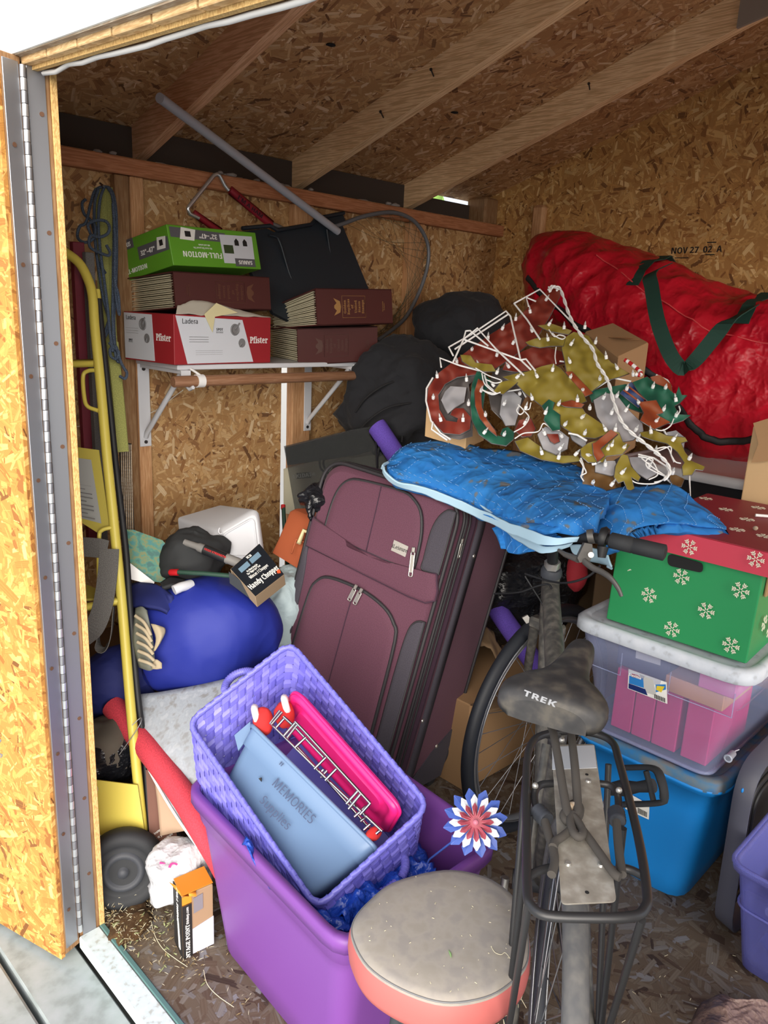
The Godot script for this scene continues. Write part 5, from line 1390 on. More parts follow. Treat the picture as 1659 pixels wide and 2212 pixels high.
	part(cb, "torn_paper", b, M.cardboard_dark)
	b = B.new(); b.ball(V(1.652,.564,.835), Vector3(0.27, 0.24, 0.16), 44, 30, Basis(), crinkle(0.05, 31), 0.22)
	solo("black_sack", b, wrinkled(M.black_film, nm_sharp, 3.0, 0.8), "glossy black plastic sack in the dark gap below the blue blanket", "bag", V(1.537,.448,.909))
	b = B.new(); b.bx(Vector3(1.50, 0.36, 0.46), Vector3(1.95, 0.62, 0.95), 0.006)
	solo("storage_carton", b, M.cardboard_dark, "brown carton in the shadows beneath the glossy black sack", "box", Vector3(1.65, 0.36, 0.7))
	b = B.new(); b.bx(Vector3(1.54, 0.0, 0.44), Vector3(2.0, 0.36, 0.95), 0.006)
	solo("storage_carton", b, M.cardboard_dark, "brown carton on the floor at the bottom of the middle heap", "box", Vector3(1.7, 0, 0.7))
	b = B.new(); b.ball(V(1.298,.746,1.233), Vector3(0.03, 0.06, 0.03), 20, 14, Basis(), noise(0.1, 3), 0.35)
	solo("red_cloth", b, mat("red_cloth", rgb(160, 36, 48), 0.8), "crumpled red cloth in the gap under the bicycle's brake lever", "cloth", V(1.293,.711,1.24))
	b = B.new(); b.ball(Vector3(5.2, 2.9, -5.0), Vector3(2.2, 1.5, 1.0), 60, 40, Basis(), noise(0.02, 7, 5), 0.4)
	solo("tree", b, mat("tree_green", rgb(150, 190, 84), 0.9), "bright green foliage outside, glimpsed through the slit under the eave", "tree", Vector3(5.2, 1.4, -5.0))
	# bright fence outside, seen through the gap between the panels
	b = B.new(); b.bx(Vector3(0.9, -0.1, -1.3), Vector3(4.2, 1.9, -1.26), 0.004)
	solo("white_fence", b, M.white_paint_siding, "bright white fence outside, glimpsed through the gap in the back wall", "fence", Vector3(2.0, -0.1, -1.28))


func build_tote():
	
	var rn := Vector3(-0.562, 0.752, 0.345).normalized()
	var b := B.new()
	# purple tote
	var tt := thing("storage_tote", "open purple plastic storage tote holding the woven basket", "tote", Vector3(0.37, 0, 1.24))
	var top := [Vector3(0.19, 0.42, 0.975), Vector3(0.15, 0.42, 1.525), Vector3(0.545, 0.42, 1.537), Vector3(0.585, 0.42, 0.99)]
	var bot := [Vector3(0.225, 0.0, 1.035), Vector3(0.20, 0.0, 1.465), Vector3(0.50, 0.0, 1.475), Vector3(0.53, 0.0, 1.045)]
	mat("tote_purple", rgb(122, 70, 152), 0.45)
	b = B.new(); shell(b, bot, top, 0.045, 0.016, 0.03, 0.005)
	part(tt, "tub", b, M.tote_purple)
	b = B.new()
	var hq := lerpq(bot, top, 0.86)
	b.loft([rring(grow(lerpq(bot, top, 0.80), 0.0), 0.045), rring(grow(lerpq(bot, top, 0.82), 0.006), 0.05), rring(grow(lerpq(bot, top, 0.93), 0.008), 0.05)], 0, false, false)
	part(tt, "shoulder", b, M.tote_purple)
	for e in [[1, 2, 0.5, 0.28], [0, 3, 0.5, 0.28]]:
		var a: Vector3 = top[e[0]]; var c: Vector3 = top[e[1]]
		var m1 := a.lerp(c, 0.30); var m2 := a.lerp(c, 0.70)
		var outd := Vector3(0, 0, 1) if e[0] == 1 else Vector3(0, 0, -1)
		b = B.new()
		b.loft([[m1 + outd * 0.012, m2 + outd * 0.012, m2 + outd * 0.002 + Vector3(0, -0.085, -0.0), m1 + outd * 0.002 + Vector3(0, -0.085, 0)], [m1.lerp(m2, 0.03) + outd * 0.032, m1.lerp(m2, 0.97) + outd * 0.032, m1.lerp(m2, 0.9) + outd * 0.018 + Vector3(0, -0.085, 0), m1.lerp(m2, 0.1) + outd * 0.018 + Vector3(0, -0.085, 0)]], -1)
		part(tt, "handle", b, M.tote_purple)
	# blue tarp stuffed in the tote
	var tp := wrinkled(mat("tarp", rgb(26, 66, 168), 0.32), nm_sharp, 4.0, 0.9)
	var tk := crinkle(0.11, 37, 3)
	var tar := thing("tarp", "crumpled shiny blue tarpaulin stuffed in the purple tote around the basket", "tarp", Vector3(0.38, 0.1, 1.35))
	b = B.new()
	b.sheet(patch([
		[V(.153,.429,1.218),V(.155,.401,1.274),V(.169,.374,1.343),V(.187,.346,1.416),V(.211,.335,1.46)],
		[V(.178,.398,1.211),V(.175,.37,1.277),V(.19,.352,1.344),V(.212,.34,1.4),V(.243,.333,1.463)],
		[Vector3(0.26, 0.20, 1.15), Vector3(0.26, 0.19, 1.25), Vector3(0.28, 0.19, 1.35), Vector3(0.32, 0.20, 1.42), Vector3(0.36, 0.22, 1.45)],
		[Vector3(0.46, 0.17, 1.10), Vector3(0.46, 0.16, 1.25), Vector3(0.46, 0.16, 1.32), Vector3(0.46, 0.17, 1.42), Vector3(0.46, 0.18, 1.45)]], 26, 40, tk, 0.03), 0.003, 0, Vector3.UP)
	part(tar, "sheet", b, tp)
	b = B.new()
	b.sheet(patch([
		[V(.216,.32,1.382),V(.264,.334,1.367),V(.338,.338,1.381),V(.406,.335,1.393),V(.484,.338,1.412)],
		[V(.223,.344,1.439),V(.264,.348,1.42),V(.317,.353,1.428),V(.392,.346,1.433),V(.464,.339,1.45)],
		[V(.232,.32,1.457),V(.266,.331,1.458),V(.326,.344,1.471),V(.381,.35,1.48),V(.43,.347,1.486)]], 20, 34, tk, 0.035), 0.003, 0, Vector3.UP)
	part(tar, "fold", b, tp)
	b = B.new()
	b.sheet(patch([
		[V(.382,.3,1.352),V(.433,.311,1.341),V(.478,.326,1.351),V(.502,.325,1.377),V(.488,.311,1.427)],
		[V(.36,.302,1.388),V(.398,.325,1.388),V(.422,.353,1.403),V(.442,.351,1.424),V(.458,.329,1.447)],
		[V(.376,.284,1.426),V(.4,.305,1.428),V(.415,.319,1.438),V(.43,.329,1.449),V(.453,.323,1.46)]], 16, 26, tk, 0.03), 0.003, 0, Vector3.UP)
	part(tar, "fold", b, tp)
	# woven basket
	var R := [Vector3(0.199, 0.556, 0.949), Vector3(0.431, 0.701, 1.011), Vector3(0.437, 0.504, 1.450), Vector3(0.205, 0.359, 1.388)]
	var O := [Vector3(0.215, 0.285, 0.985), Vector3(0.50, 0.41, 0.955), Vector3(0.52, 0.255, 1.365), Vector3(0.265, 0.140, 1.350)]
	var bk := thing("woven_basket", "periwinkle purple woven plastic basket tilted inside the purple tote", "basket", Vector3(0.37, 0.14, 1.16))
	mat("weave", rgb(112, 108, 206), 0.35)
	mat("weave_light", rgb(126, 122, 214), 0.35)
	mat("weave_rim", rgb(108, 106, 196), 0.4)
	var per := func(q: Array, n: int) -> Array:
		var rg := rring(q, 0.03, 5)
		var L := [0.0]
		for i in rg.size(): L.append(L[i] + rg[i].distance_to(rg[(i + 1) % rg.size()]))
		var out := []
		var j := 0
		for k in n:
			var s: float = L[rg.size()] * k / n
			while L[j + 1] < s: j += 1
			out.append(rg[j].lerp(rg[(j + 1) % rg.size()], (s - L[j]) / maxf(L[j + 1] - L[j], 1e-6)))
		return out
	var NC := 66; var NR := 13
	var tr: Array = per.call(R, NC * 2); var br_: Array = per.call(O, NC * 2)
	var cc := Vector3(0.36, 0.4, 1.17)
	var P := func(i: int, h: float) -> Vector3:
		var p: Vector3 = (br_[i] as Vector3).lerp(tr[i], h)
		var f := sin(PI * h) * 0.006
		return p + (p - cc).normalized() * f
	var N := func(i: int) -> Vector3:
		var a: Vector3 = P.call((i + 1) % (NC * 2), 0.5) - P.call((i + NC * 2 - 1) % (NC * 2), 0.5)
		return a.cross(tr[i] - br_[i]).normalized()
	for j in NR:
		b = B.new()
		var rings := []
		var h0 := (j + 0.06) / NR; var h1 := (j + 0.94) / NR
		for i in NC * 2:
			var o := 0.0021 * (1.0 if ((i / 2) + j) % 2 == 0 else -1.0)
			var n: Vector3 = N.call(i) * o; var th: Vector3 = N.call(i) * 0.0007
			rings.append([P.call(i, h0) + n - th, P.call(i, h1) + n - th, P.call(i, h1) + n + th, P.call(i, h0) + n + th])
		b.loft(rings, -1, false, false, true)
		part(bk, "weft_strip", b, M.weave if j % 2 else M.weave_light)
	for i in NC:
		b = B.new()
		var rings := []
		for j in NR * 2 + 1:
			var jj := mini(j / 2, NR - 1)
			var o := 0.0021 * (-1.0 if (i + jj) % 2 == 0 else 1.0)
			var a: Vector3 = P.call(i * 2, float(j) / (NR * 2)); var c: Vector3 = P.call(i * 2 + 1, float(j) / (NR * 2))
			var g := (c - a) * 0.42
			var n: Vector3 = N.call(i * 2) * o; var th: Vector3 = N.call(i * 2) * 0.0007
			rings.append([a - g + n - th, c + g + n - th, c + g + n + th, a - g + n + th])
		b.loft(rings, -1)
		part(bk, "warp_strip", b, M.weave_light if i % 3 else M.weave)
	b = B.new(); b.plate(rring(grow(O, -0.002), 0.03, 4), Vector3(0.45, -0.8, -0.38).normalized(), 0.003); part(bk, "base", b, M.weave)
	b = B.new(); b.tube(tr, 0.0062, 8, true); var rim := part(bk, "rim", b, M.weave_rim)
	for i in range(0, NC * 2, 2):
		b = B.new()
		var a: Vector3 = tr[i]; var c: Vector3 = tr[(i + 1) % (NC * 2)]
		b.tube([a.lerp(c, 0.1), a.lerp(c, 1.25)], 0.0085, 6, false, Vector2(1.0, 0.75))
		part(rim, "rim_wrap", b, M.weave_rim)
	for e in [curve([V(.286,.608,.961),V(.305,.614,.941),V(.327,.625,.938),V(.348,.632,.949),V(.357,.636,.971)], 18), curve([V(.425,.368,1.37),V(.417,.375,1.404),V(.407,.371,1.424),V(.387,.362,1.436),V(.358,.356,1.439),V(.333,.348,1.432),V(.307,.342,1.407),V(.31,.33,1.385)], 24)]:
		b = B.new(); b.tube(e, 0.0085, 8)
		var h := part(bk, "handle", b, M.weave_light)
		for k in range(1, e.size() - 1):
			b = B.new(); b.tube([e[k].lerp(e[k - 1], 0.32), e[k].lerp(e[k + 1], 0.32)], 0.0096, 8); part(h, "wrap", b, M.weave_rim)
	# slate blue box lying in the basket
	var mbx := thing("lidless_box", "slate blue plastic box with black handwriting lying on its side in the basket", "box", V(.346,.362,1.148))
	var f4 := [V(.3,.557,1.049),V(.344,.429,1.399)] + [V(.219,.343,1.36),V(.193,.464,1.055)]
	var dn := -rn * 0.145
	var g4 := [f4[0] + dn, f4[1] + dn, f4[2] + dn + (f4[1] - f4[2]) * 0.02, f4[3] + dn + (f4[0] - f4[3]) * 0.02]
	var up: Vector3 = ((f4[0] - f4[3]) + (f4[1] - f4[2])).normalized()
	mat("slate_blue", rgb(104, 130, 164), 0.42)
	b = B.new()
	var fb := [f4[3], f4[2], g4[2], g4[3]]; var ft := [f4[0], f4[1], g4[1], g4[0]]
	var ins := lerpq(fb, ft, 0.70)
	b.loft([rring(grow(fb, -0.022), 0.02), rring(grow(lerpq(fb, ft, 0.02), -0.014), 0.022), rring(grow(ins, -0.004), 0.022), rring(grow(lerpq(fb, ft, 0.705), 0.001), 0.024), rring(grow(lerpq(fb, ft, 0.97), 0.004), 0.024), rring(grow(ft, 0.004), 0.024), rring(grow(ft, -0.002), 0.024), rring(grow(lerpq(fb, ft, 0.9), -0.004), 0.02), rring(grow(lerpq(fb, ft, 0.1), -0.02), 0.02)], 0)
	part(mbx, "tub", b, M.slate_blue)
	b = B.new(); b.tube(rring(grow(lerpq(fb, ft, 0.985), 0.006), 0.026, 4), 0.005, 8, true); part(mbx, "rim", b, M.slate_blue)
	b = B.new(); b.plate([f4[0].lerp(f4[3], 0.12) + rn * -0.02, f4[0].lerp(f4[3], 0.42) - rn * 0.02, f4[0].lerp(f4[3], 0.30) + (f4[0] - f4[1]).normalized() * 0.03 - rn * 0.02, f4[0].lerp(f4[3], -0.02) + (f4[0] - f4[1]).normalized() * 0.018 - rn * 0.02], rn, 0.004)
	part(mbx, "latch_tab", b, M.slate_blue)
	var fx: Vector3 = (f4[1] - f4[0]).normalized()
	var fy := up - fx * up.dot(fx); fy = fy.normalized()
	var fnn := fx.cross(fy).normalized()
	if fnn.dot(rn) < 0: fnn = -fnn
	var marker := mat("marker", rgb(62, 74, 104), 0.7)
	var wl := func(u: float, w: float, lift: float) -> Vector3: return f4[3].lerp(f4[2], u).lerp(f4[0].lerp(f4[1], u), w) + fnn * lift
	text(mbx, "handwriting", "MEMORIES", 0.0175, wl.call(0.50, 0.66, 0.0062), fx, fy, marker, false)
	text(mbx, "handwriting", "Supplies", 0.0165, wl.call(0.46, 0.38, 0.0030), fx, fy, marker, false)
	text(mbx, "handwriting", "\"", 0.02, wl.call(0.30, 0.84, 0.0075), fx, fy, marker, false)
	b = B.new(); b.plate([wl.call(0.24, 0.52, -0.002), wl.call(0.265, 0.52, -0.002), wl.call(0.25, 0.56, -0.002)], fnn, 0.005)
	part(mbx, "speck", b, M.ink_black)
	# bright pink lid
	var pk := thing("bin_lid", "hot pink plastic tub lid standing on edge in the basket", "lid", V(.448,.475,1.183))
	mat("hot_pink", rgb(226, 36, 122), 0.38)
	var p4 := [V(.369,.629,1.102),V(.383,.498,1.412)] + [V(.431,.379,1.336),V(.406,.514,1)]
	var pn: Vector3 = (p4[1] - p4[0]).cross(p4[3] - p4[0]).normalized()
	var cam_d: Vector3 = (Vector3(-0.589, 1.45, 2.2925) - p4[0]).normalized()
	if pn.dot(cam_d) < 0: pn = -pn
	b = B.new()
	b.loft([rring(mv(p4, -pn * 0.018), 0.03, 6), rring(mv(grow(p4, 0.004), -pn * 0.012), 0.03, 6), rring(grow(p4, 0.004), 0.03, 6), rring(mv(grow(p4, -0.006), pn * 0.003), 0.03, 6), rring(grow(p4, -0.014), 0.026, 6), rring(mv(grow(p4, -0.016), -pn * 0.006), 0.026, 6), rring(mv(grow(p4, -0.034), -pn * 0.006), 0.02, 6), rring(mv(grow(p4, -0.038), -pn * 0.001), 0.02, 6)], 0)
	part(pk, "plate", b, M.hot_pink)
	b = B.new(); b.tube(rring(mv(grow(p4, 0.006), -pn * 0.009), 0.03, 6), 0.004, 6, true); part(pk, "edge_bead", b, M.hot_pink)
	# chrome rack
	var ck := thing("wire_rack", "chrome wire rack wedged between the slate blue box and pink lid", "rack", V(.357,.522,1.224))
	var rods := [[V(.333,.602,1.101),V(.307,.582,1.103),V(.329,.515,1.285),V(.347,.47,1.412)], [V(.325,.601,1.125),V(.329,.592,1.152),V(.337,.556,1.245)], [V(.332,.6,1.156),V(.335,.588,1.187),V(.348,.512,1.374)], [V(.344,.534,1.146),V(.352,.487,1.261),V(.359,.444,1.367)]]
	for r in rods:
		b = B.new(); b.tube(r, 0.0032, 8); part(ck, "rail", b, M.chrome)
	for q in [[V(.33,.605,1.113),V(.302,.585,1.113)], [V(.326,.597,1.126),V(.306,.582,1.125)], [V(.333,.599,1.156),V(.303,.577,1.155)], [V(.332,.595,1.162),V(.306,.575,1.163)], [V(.332,.579,1.191),V(.308,.563,1.187)], [V(.338,.557,1.249),V(.312,.539,1.245)], [V(.34,.545,1.28),V(.315,.527,1.276)], [V(.345,.523,1.34),V(.318,.504,1.337)], [V(.346,.52,1.348),V(.316,.498,1.346)], [V(.349,.511,1.373),V(.325,.494,1.37)], [V(.357,.489,1.353),V(.332,.473,1.347)], [V(.356,.471,1.359),V(.341,.463,1.356)], [V(.357,.456,1.367),V(.343,.447,1.364)], [V(.367,.453,1.39),V(.355,.445,1.387)], [V(.348,.519,1.243),V(.333,.508,1.242)], [V(.344,.52,1.236),V(.335,.513,1.235)]]:
		b = B.new(); b.tube(q, 0.0032, 8); part(ck, "cross_wire", b, M.chrome)
	# red slippers
	for e in [[V(.317,.567,1.059), V(.321,.554,1.095), "red fleece slipper with white cuff at the top of the slate blue box"], [V(.354,.583,1.087), V(.335,.552,1.092), "red fleece slipper with white cuff beside the pink lid's upper end"]]:
		var sl := thing("slipper", e[2], "slipper", e[0] - rn * 0.03, "red slippers in the basket")
		b = B.new(); b.ball(e[0] - rn * 0.01, Vector3(0.022, 0.032, 0.026), 18, 12, Basis(), noise(0.3, 7), 0.12); part(sl, "toe", b, mat("fleece_red", rgb(186, 40, 40), 0.95))
		b = B.new(); b.tube(circle(e[0] + (e[0] - e[1]) * 0.5, Vector3(0.6, 0.2, 0.4).normalized(), 0.016, 14), 0.008, 8, true); part(sl, "cuff", b, mat("fleece_white", rgb(226, 214, 214), 0.95))
	b = B.new(); b.ball(V(.359,.439,1.378), Vector3(0.022, 0.014, 0.012), 14, 10, Basis(), noise(0.3, 11), 0.2)
	solo("red_scrap", b, M.fleece_red, "small red scrap at the lower end of the chrome rack", "scrap", V(.365,.433,1.372))
	# pinwheel flower
	var fl := thing("pinwheel_flower", "red white and blue metal pinwheel flower on a blue stem in the purple tote", "pinwheel", V(.481,.351,1.434))
	var c := V(.455,.515,1.552)
	var fnv := Vector3(-0.62, 0.60, 0.50).normalized()
	var ux := Vector3(0.708, 0.045, 0.705); ux = (ux - fnv * ux.dot(fnv)).normalized()
	var uy := fnv.cross(ux)
	mat("petal_blue", rgb(70, 96, 178), 0.4); mat("petal_white", rgb(226, 228, 234), 0.4); mat("petal_red", rgb(168, 74, 90), 0.45)
	for L in [[12, 0.062, 0.0105, -0.006, M.petal_blue, 0.15, "blue_petal"], [12, 0.050, 0.0075, 0.002, M.petal_white, 0.0, "white_petal"], [12, 0.034, 0.0052, 0.007, M.petal_red, 0.0, "red_petal"]]:
		for k in L[0]:
			var a: float = TAU * k / L[0] + L[5]
			var dv := ux * cos(a) + uy * sin(a); var sv := fnv.cross(dv)
			var z0: Vector3 = c + fnv * L[3]
			var tw: Vector3 = fnv * 0.005
			b = B.new()
			b.sheet([[z0 + dv * 0.008 - sv * 0.003, z0 + dv * 0.008, z0 + dv * 0.008 + sv * 0.003], [z0 + dv * L[1] * 0.6 - sv * L[2] * 0.8 - tw, z0 + dv * L[1] * 0.6 + fnv * 0.002, z0 + dv * L[1] * 0.6 + sv * L[2] * 0.8 + tw], [z0 + dv * L[1] * 0.8 - sv * L[2] - tw, z0 + dv * L[1] * 0.8 + fnv * 0.001, z0 + dv * L[1] * 0.8 + sv * L[2] + tw], [z0 + dv * L[1] - sv * 0.001, z0 + dv * L[1], z0 + dv * L[1] + sv * 0.001]], 0.0008, -1)
			part(fl, L[6], b, L[4])
	b = B.new(); b.ball(c + fnv * 0.010, Vector3(0.006, 0.006, 0.006), 12, 8); part(fl, "centre", b, mat("centre_pink", rgb(204, 120, 140), 0.4))
	b = B.new(); b.tube([c + fnv * 0.008, c + fnv * 0.0079], 0.010, 16); b.tube([c + fnv * 0.004, c + fnv * 0.009], [0.010, 0.008], 16); part(fl, "disc", b, M.petal_red)
	b = B.new(); b.tube([c - fnv * 0.008, V(.445,.484,1.532), V(.449,.374,1.451), Vector3(0.42, 0.06, 1.36)], 0.0022, 8); part(fl, "stem", b, M.petal_blue)


func snowflake(b: B, c: Vector3, ux: Vector3, uy: Vector3, r: float, n: Vector3):
	for k in 6:
		var a := TAU * k / 6.0
		var dv := ux * cos(a) + uy * sin(a); var sv := uy * cos(a) - ux * sin(a)
		var w := r * 0.055
		b.plate([c + dv * r * 0.14 - sv * w, c + dv * r - sv * w * 0.8, c + dv * r + sv * w * 0.8, c + dv * r * 0.14 + sv * w], n, 0.0005)
		for e in [0.48, 0.72]:
			for s in [-1.0, 1.0]:
				var p: Vector3 = c + dv * r * e
				var q: Vector3 = p + (dv * 0.8 + sv * s * 0.75) * r * 0.33
				var o: Vector3 = (dv * 0.7 - sv * s * 0.7) * w * 0.9
				b.plate([p - o, q - o, q + o, p + o], n, 0.0005)
func build_stack():
	var b := B.new()
	# blue tote, at the bottom
	var bt := thing("storage_tote", "bright blue plastic storage tote at the bottom of the stack beside the bicycle", "tote", Vector3(1.4, 0, 1.58))
	var top := [Vector3(1.125, 0.385, 1.38), Vector3(1.13, 0.385, 1.755), Vector3(1.73, 0.385, 1.75), Vector3(1.72, 0.385, 1.375)]
	var bot := [Vector3(1.16, 0, 1.45), Vector3(1.165, 0, 1.705), Vector3(1.68, 0, 1.70), Vector3(1.67, 0, 1.45)]
	mat("tote_blue", rgb(22, 130, 212), 0.45)
	var dust := tex(noise(0.02, 81, 5), [0.2, rgb(36, 112, 172), 0.5, rgb(80, 114, 142), 0.8, rgb(112, 116, 120)], 256)
	mat("dusty_blue", Color(1, 1, 1), 0.75, 0.0, dust, Vector3.ONE * 2.2)
	b = B.new(); shell(b, bot, top, 0.06, 0.008, 0.03, 0.005); part(bt, "tub", b, M.tote_blue)
	b = B.new(); lidslab(b, mv(top, Vector3(0, 0.018, 0)), 0.07, 0.016, 0.034); part(bt, "lid", b, M.dusty_blue, "dust-covered blue lid")
	b = B.new(); b.tube(rring(grow(mv(top, Vector3(0, -0.012, 0)), 0.016), 0.075, 5), 0.006, 6, true); part(bt, "lid_lip", b, M.tote_blue)
	var lq := [V(1.137,.263,1.535),V(1.137,.258,1.603),V(1.137,.214,1.605),V(1.137,.21,1.54)]
	b = B.new(); b.plate(lq, Vector3(-1, -0.1, 0), 0.001); var sk := part(bt, "sticker", b, M.ink_white)
	b = B.new(); b.plate(mv([lq[0].lerp(lq[3], 0.08), lq[1].lerp(lq[2], 0.06), lq[1].lerp(lq[2], 0.45), lq[0].lerp(lq[3], 0.45)], Vector3(-0.001, 0, 0)), Vector3(-1, -0.1, 0), 0.0006); part(sk, "print", b, mat("print_blue", rgb(44, 124, 196), 0.5))
	b = B.new()
	for k in 8: b.plate(mv([lq[3].lerp(lq[2], 0.55 + k * 0.05).lerp(lq[0].lerp(lq[1], 0.55 + k * 0.05), 0.12), lq[3].lerp(lq[2], 0.575 + k * 0.05).lerp(lq[0].lerp(lq[1], 0.575 + k * 0.05), 0.12), lq[3].lerp(lq[2], 0.575 + k * 0.05).lerp(lq[0].lerp(lq[1], 0.575 + k * 0.05), 0.45), lq[3].lerp(lq[2], 0.55 + k * 0.05).lerp(lq[0].lerp(lq[1], 0.55 + k * 0.05), 0.45)], Vector3(-0.001, 0, 0)), Vector3(-1, -0.1, 0), 0.0006)
	part(sk, "barcode", b, M.ink_black).set_meta("kind", "stuff")
	# clear tote with white lid
	var ct := thing("clear_tote", "hazy clear plastic tote with white lid and pink boxes inside", "tote", Vector3(1.35, 0.405, 1.59))
	top = [Vector3(1.055, 0.705, 1.39), Vector3(1.06, 0.705, 1.80), Vector3(1.64, 0.705, 1.79), Vector3(1.63, 0.705, 1.38)]
	bot = [Vector3(1.115, 0.41, 1.44), Vector3(1.12, 0.41, 1.735), Vector3(1.58, 0.41, 1.735), Vector3(1.57, 0.41, 1.44)]
	var hz := mat("hazy_clear", Color(0.66, 0.70, 0.86, 0.34), 0.3)
	hz.transparency = BaseMaterial3D.TRANSPARENCY_ALPHA
	b = B.new()
	b.loft([rring(grow(bot, -0.02), 0.03), rring(grow(bot, -0.004), 0.035), rring(lerpq(bot, top, 0.04), 0.04), rring(lerpq(bot, top, 0.68), 0.045), rring(grow(lerpq(bot, top, 0.70), 0.006), 0.05), rring(grow(top, 0.004), 0.05), rring(grow(top, 0.0), 0.05)], 0, true, false)
	part(ct, "tub", b, hz, "hazy clear tub")
	b = B.new(); b.tube(rring(lerpq(bot, top, 0.02), 0.035, 5), 0.005, 6, true); part(ct, "foot_rim", b, M.hazy_clear)
	b = B.new()
	var f0: Vector3 = lerpq(bot, top, 0.66)[0] + Vector3(-0.004, 0, 0); var f1: Vector3 = lerpq(bot, top, 0.66)[1] + Vector3(-0.004, 0, 0)
	for q in [[0.0, 0.27], [0.6, 1.0]]:
		b.tube([f0.lerp(f1, q[0]) + Vector3(0, 0.055, 0) * 1.0, f0.lerp(f1, q[0]), f0.lerp(f1, q[1]), f0.lerp(f1, q[1]) + Vector3(-0.004, 0.06, 0)], 0.0018, 5)
	part(ct, "moulded_rib", b, M.hazy_clear)
	var wl := tex(noise(0.03, 83, 5), [0.05, Color(0.80, 0.80, 0.80), 0.3, Color(0.94, 0.95, 0.96), 0.8, Color(1, 1, 1)], 256)
	b = B.new(); lidslab(b, mv(top, Vector3(0, 0.026, 0)), 0.06, 0.016, 0.034); part(ct, "lid", b, mat("lid_white", rgb(206, 212, 222), 0.6, 0.0, wl, Vector3.ONE * 3.0), "dusty white lid")
	var st4 := [V(1.071,.632,1.529),V(1.071,.635,1.626),V(1.071,.577,1.631),V(1.071,.576,1.529)]
	for i in 4: st4[i].x += (0.62 - st4[i].y) * 0.12
	var sn := Vector3(-1, -0.18, 0).normalized()
	var sq := func(u: float, w: float, z: float) -> Vector3: return st4[3].lerp(st4[2], u).lerp(st4[0].lerp(st4[1], u), w) + sn * z
	b = B.new(); b.plate(st4, sn, 0.001); var stk := part(ct, "sticker", b, M.ink_white, "torn blue and white product sticker")
	for e in [[[0.03, 0.30, 0.42, 0.34, 0.40, 0.80, 0.03, 0.80], M.print_blue], [[0.03, 0.05, 0.52, 0.06, 0.46, 0.32, 0.03, 0.30], mat("print_navy", rgb(24, 44, 104), 0.5)], [[0.72, 0.34, 0.98, 0.66, 0.98, 0.9, 0.72, 0.72], M.print_blue], [[0.73, 0.48, 0.86, 0.44, 0.95, 0.78, 0.75, 0.68], mat("print_yellow", rgb(226, 200, 52), 0.5)], [[0.30, 0.95, 0.66, 0.90, 0.74, 0.2, 0.46, 0.15], mat("torn_grey", rgb(190, 190, 188), 0.8)], [[0.03, 0.80, 0.34, 0.84, 0.34, 0.97, 0.03, 0.97], M.print_navy]]:
		var pts := []
		for k in range(0, 8, 2): pts.append(sq.call(e[0][k], e[0][k + 1], 0.0012))
		b = B.new(); b.plate(pts, sn, 0.0005); part(stk, "print", b, e[1])
	b = B.new(); b.tube(circle(sq.call(0.17, 0.78, 0.0018), sn, 0.0001, 4), 0.0001, 4)
	b = B.new(); b.plate([sq.call(0.05, 0.72, 0.002), sq.call(0.12, 0.68, 0.002), sq.call(0.28, 0.72, 0.002), sq.call(0.32, 0.80, 0.002), sq.call(0.25, 0.86, 0.002), sq.call(0.10, 0.84, 0.002)], sn, 0.0005); part(stk, "print", b, M.red_plastic)
	text(stk, "lettering", "Sterilite", 0.006, sq.call(0.19, 0.77, 0.0034), st4[1] - st4[0], Vector3.UP, M.ink_white, true)
	b = B.new()
	for k in 7: b.plate([sq.call(0.70 + k * 0.04, 0.06, 0.002), sq.call(0.72 + k * 0.04, 0.06, 0.002), sq.call(0.72 + k * 0.04, 0.26, 0.002), sq.call(0.70 + k * 0.04, 0.26, 0.002)], sn, 0.0005)
	part(stk, "barcode", b, M.ink_black).set_meta("kind", "stuff")
	# boxes inside
	mat("magenta_box", rgb(206, 40, 122), 0.6); mat("pink_box", rgb(214, 96, 160), 0.6); mat("tan_box", rgb(206, 150, 110), 0.7)
	var names := ["magenta box nearest the bicycle inside the clear tote", "second magenta box from the bicycle inside the clear tote", "magenta box under the tan one inside the clear tote", "magenta box at the clear tote's right-hand corner"]
	for k in 4:
		var z0: float = [1.462, 1.520, 1.575, 1.652][k]; var z1: float = [1.517, 1.572, 1.637, 1.716][k]
		b = B.new(); b.bx(Vector3(1.150, 0.418, z0), Vector3(1.40, 0.585, z1), 0.002)
		var cb := solo("gift_box", b, M.magenta_box, names[k], "box", Vector3(1.2, 0.418, (z0 + z1) * 0.5), "magenta boxes in the clear tote")
	b = B.new(); b.bx(Vector3(1.120, 0.587, 1.60), Vector3(1.30, 0.628, 1.742), 0.002)
	solo("tan_box", b, M.tan_box, "flat tan box lying on the magenta boxes inside the clear tote", "box", Vector3(1.2, 0.587, 1.67))
	b = B.new(); b.bx(Vector3(1.115, 0.63, 1.68), Vector3(1.30, 0.688, 1.765), 0.002)
	solo("pink_box", b, M.pink_box, "small pale pink box on top of the tan one inside the clear tote", "box", Vector3(1.2, 0.63, 1.72))
	b = B.new(); b.bx(Vector3(1.16, 0.587, 1.45), Vector3(1.45, 0.69, 1.59), 0.004)
	solo("dark_box", b, mat("slate_dark", rgb(60, 58, 92), 0.7), "dark blue box behind the faded label inside the clear tote", "box", Vector3(1.2, 0.587, 1.52))
	b = B.new(); b.plate([V(1.085,.686,1.533),V(1.085,.69,1.595),V(1.085,.662,1.598),V(1.085,.658,1.535)], Vector3(-1, 0, 0), 0.001)
	part(ct, "price_label", b, mat("label_pale", rgb(176, 176, 184), 0.6))
	# snowflake carton
	var sb := thing("gift_carton", "green cardboard box with white snowflakes and a red snowflake lid", "box", Vector3(1.28, 0.735, 1.62))
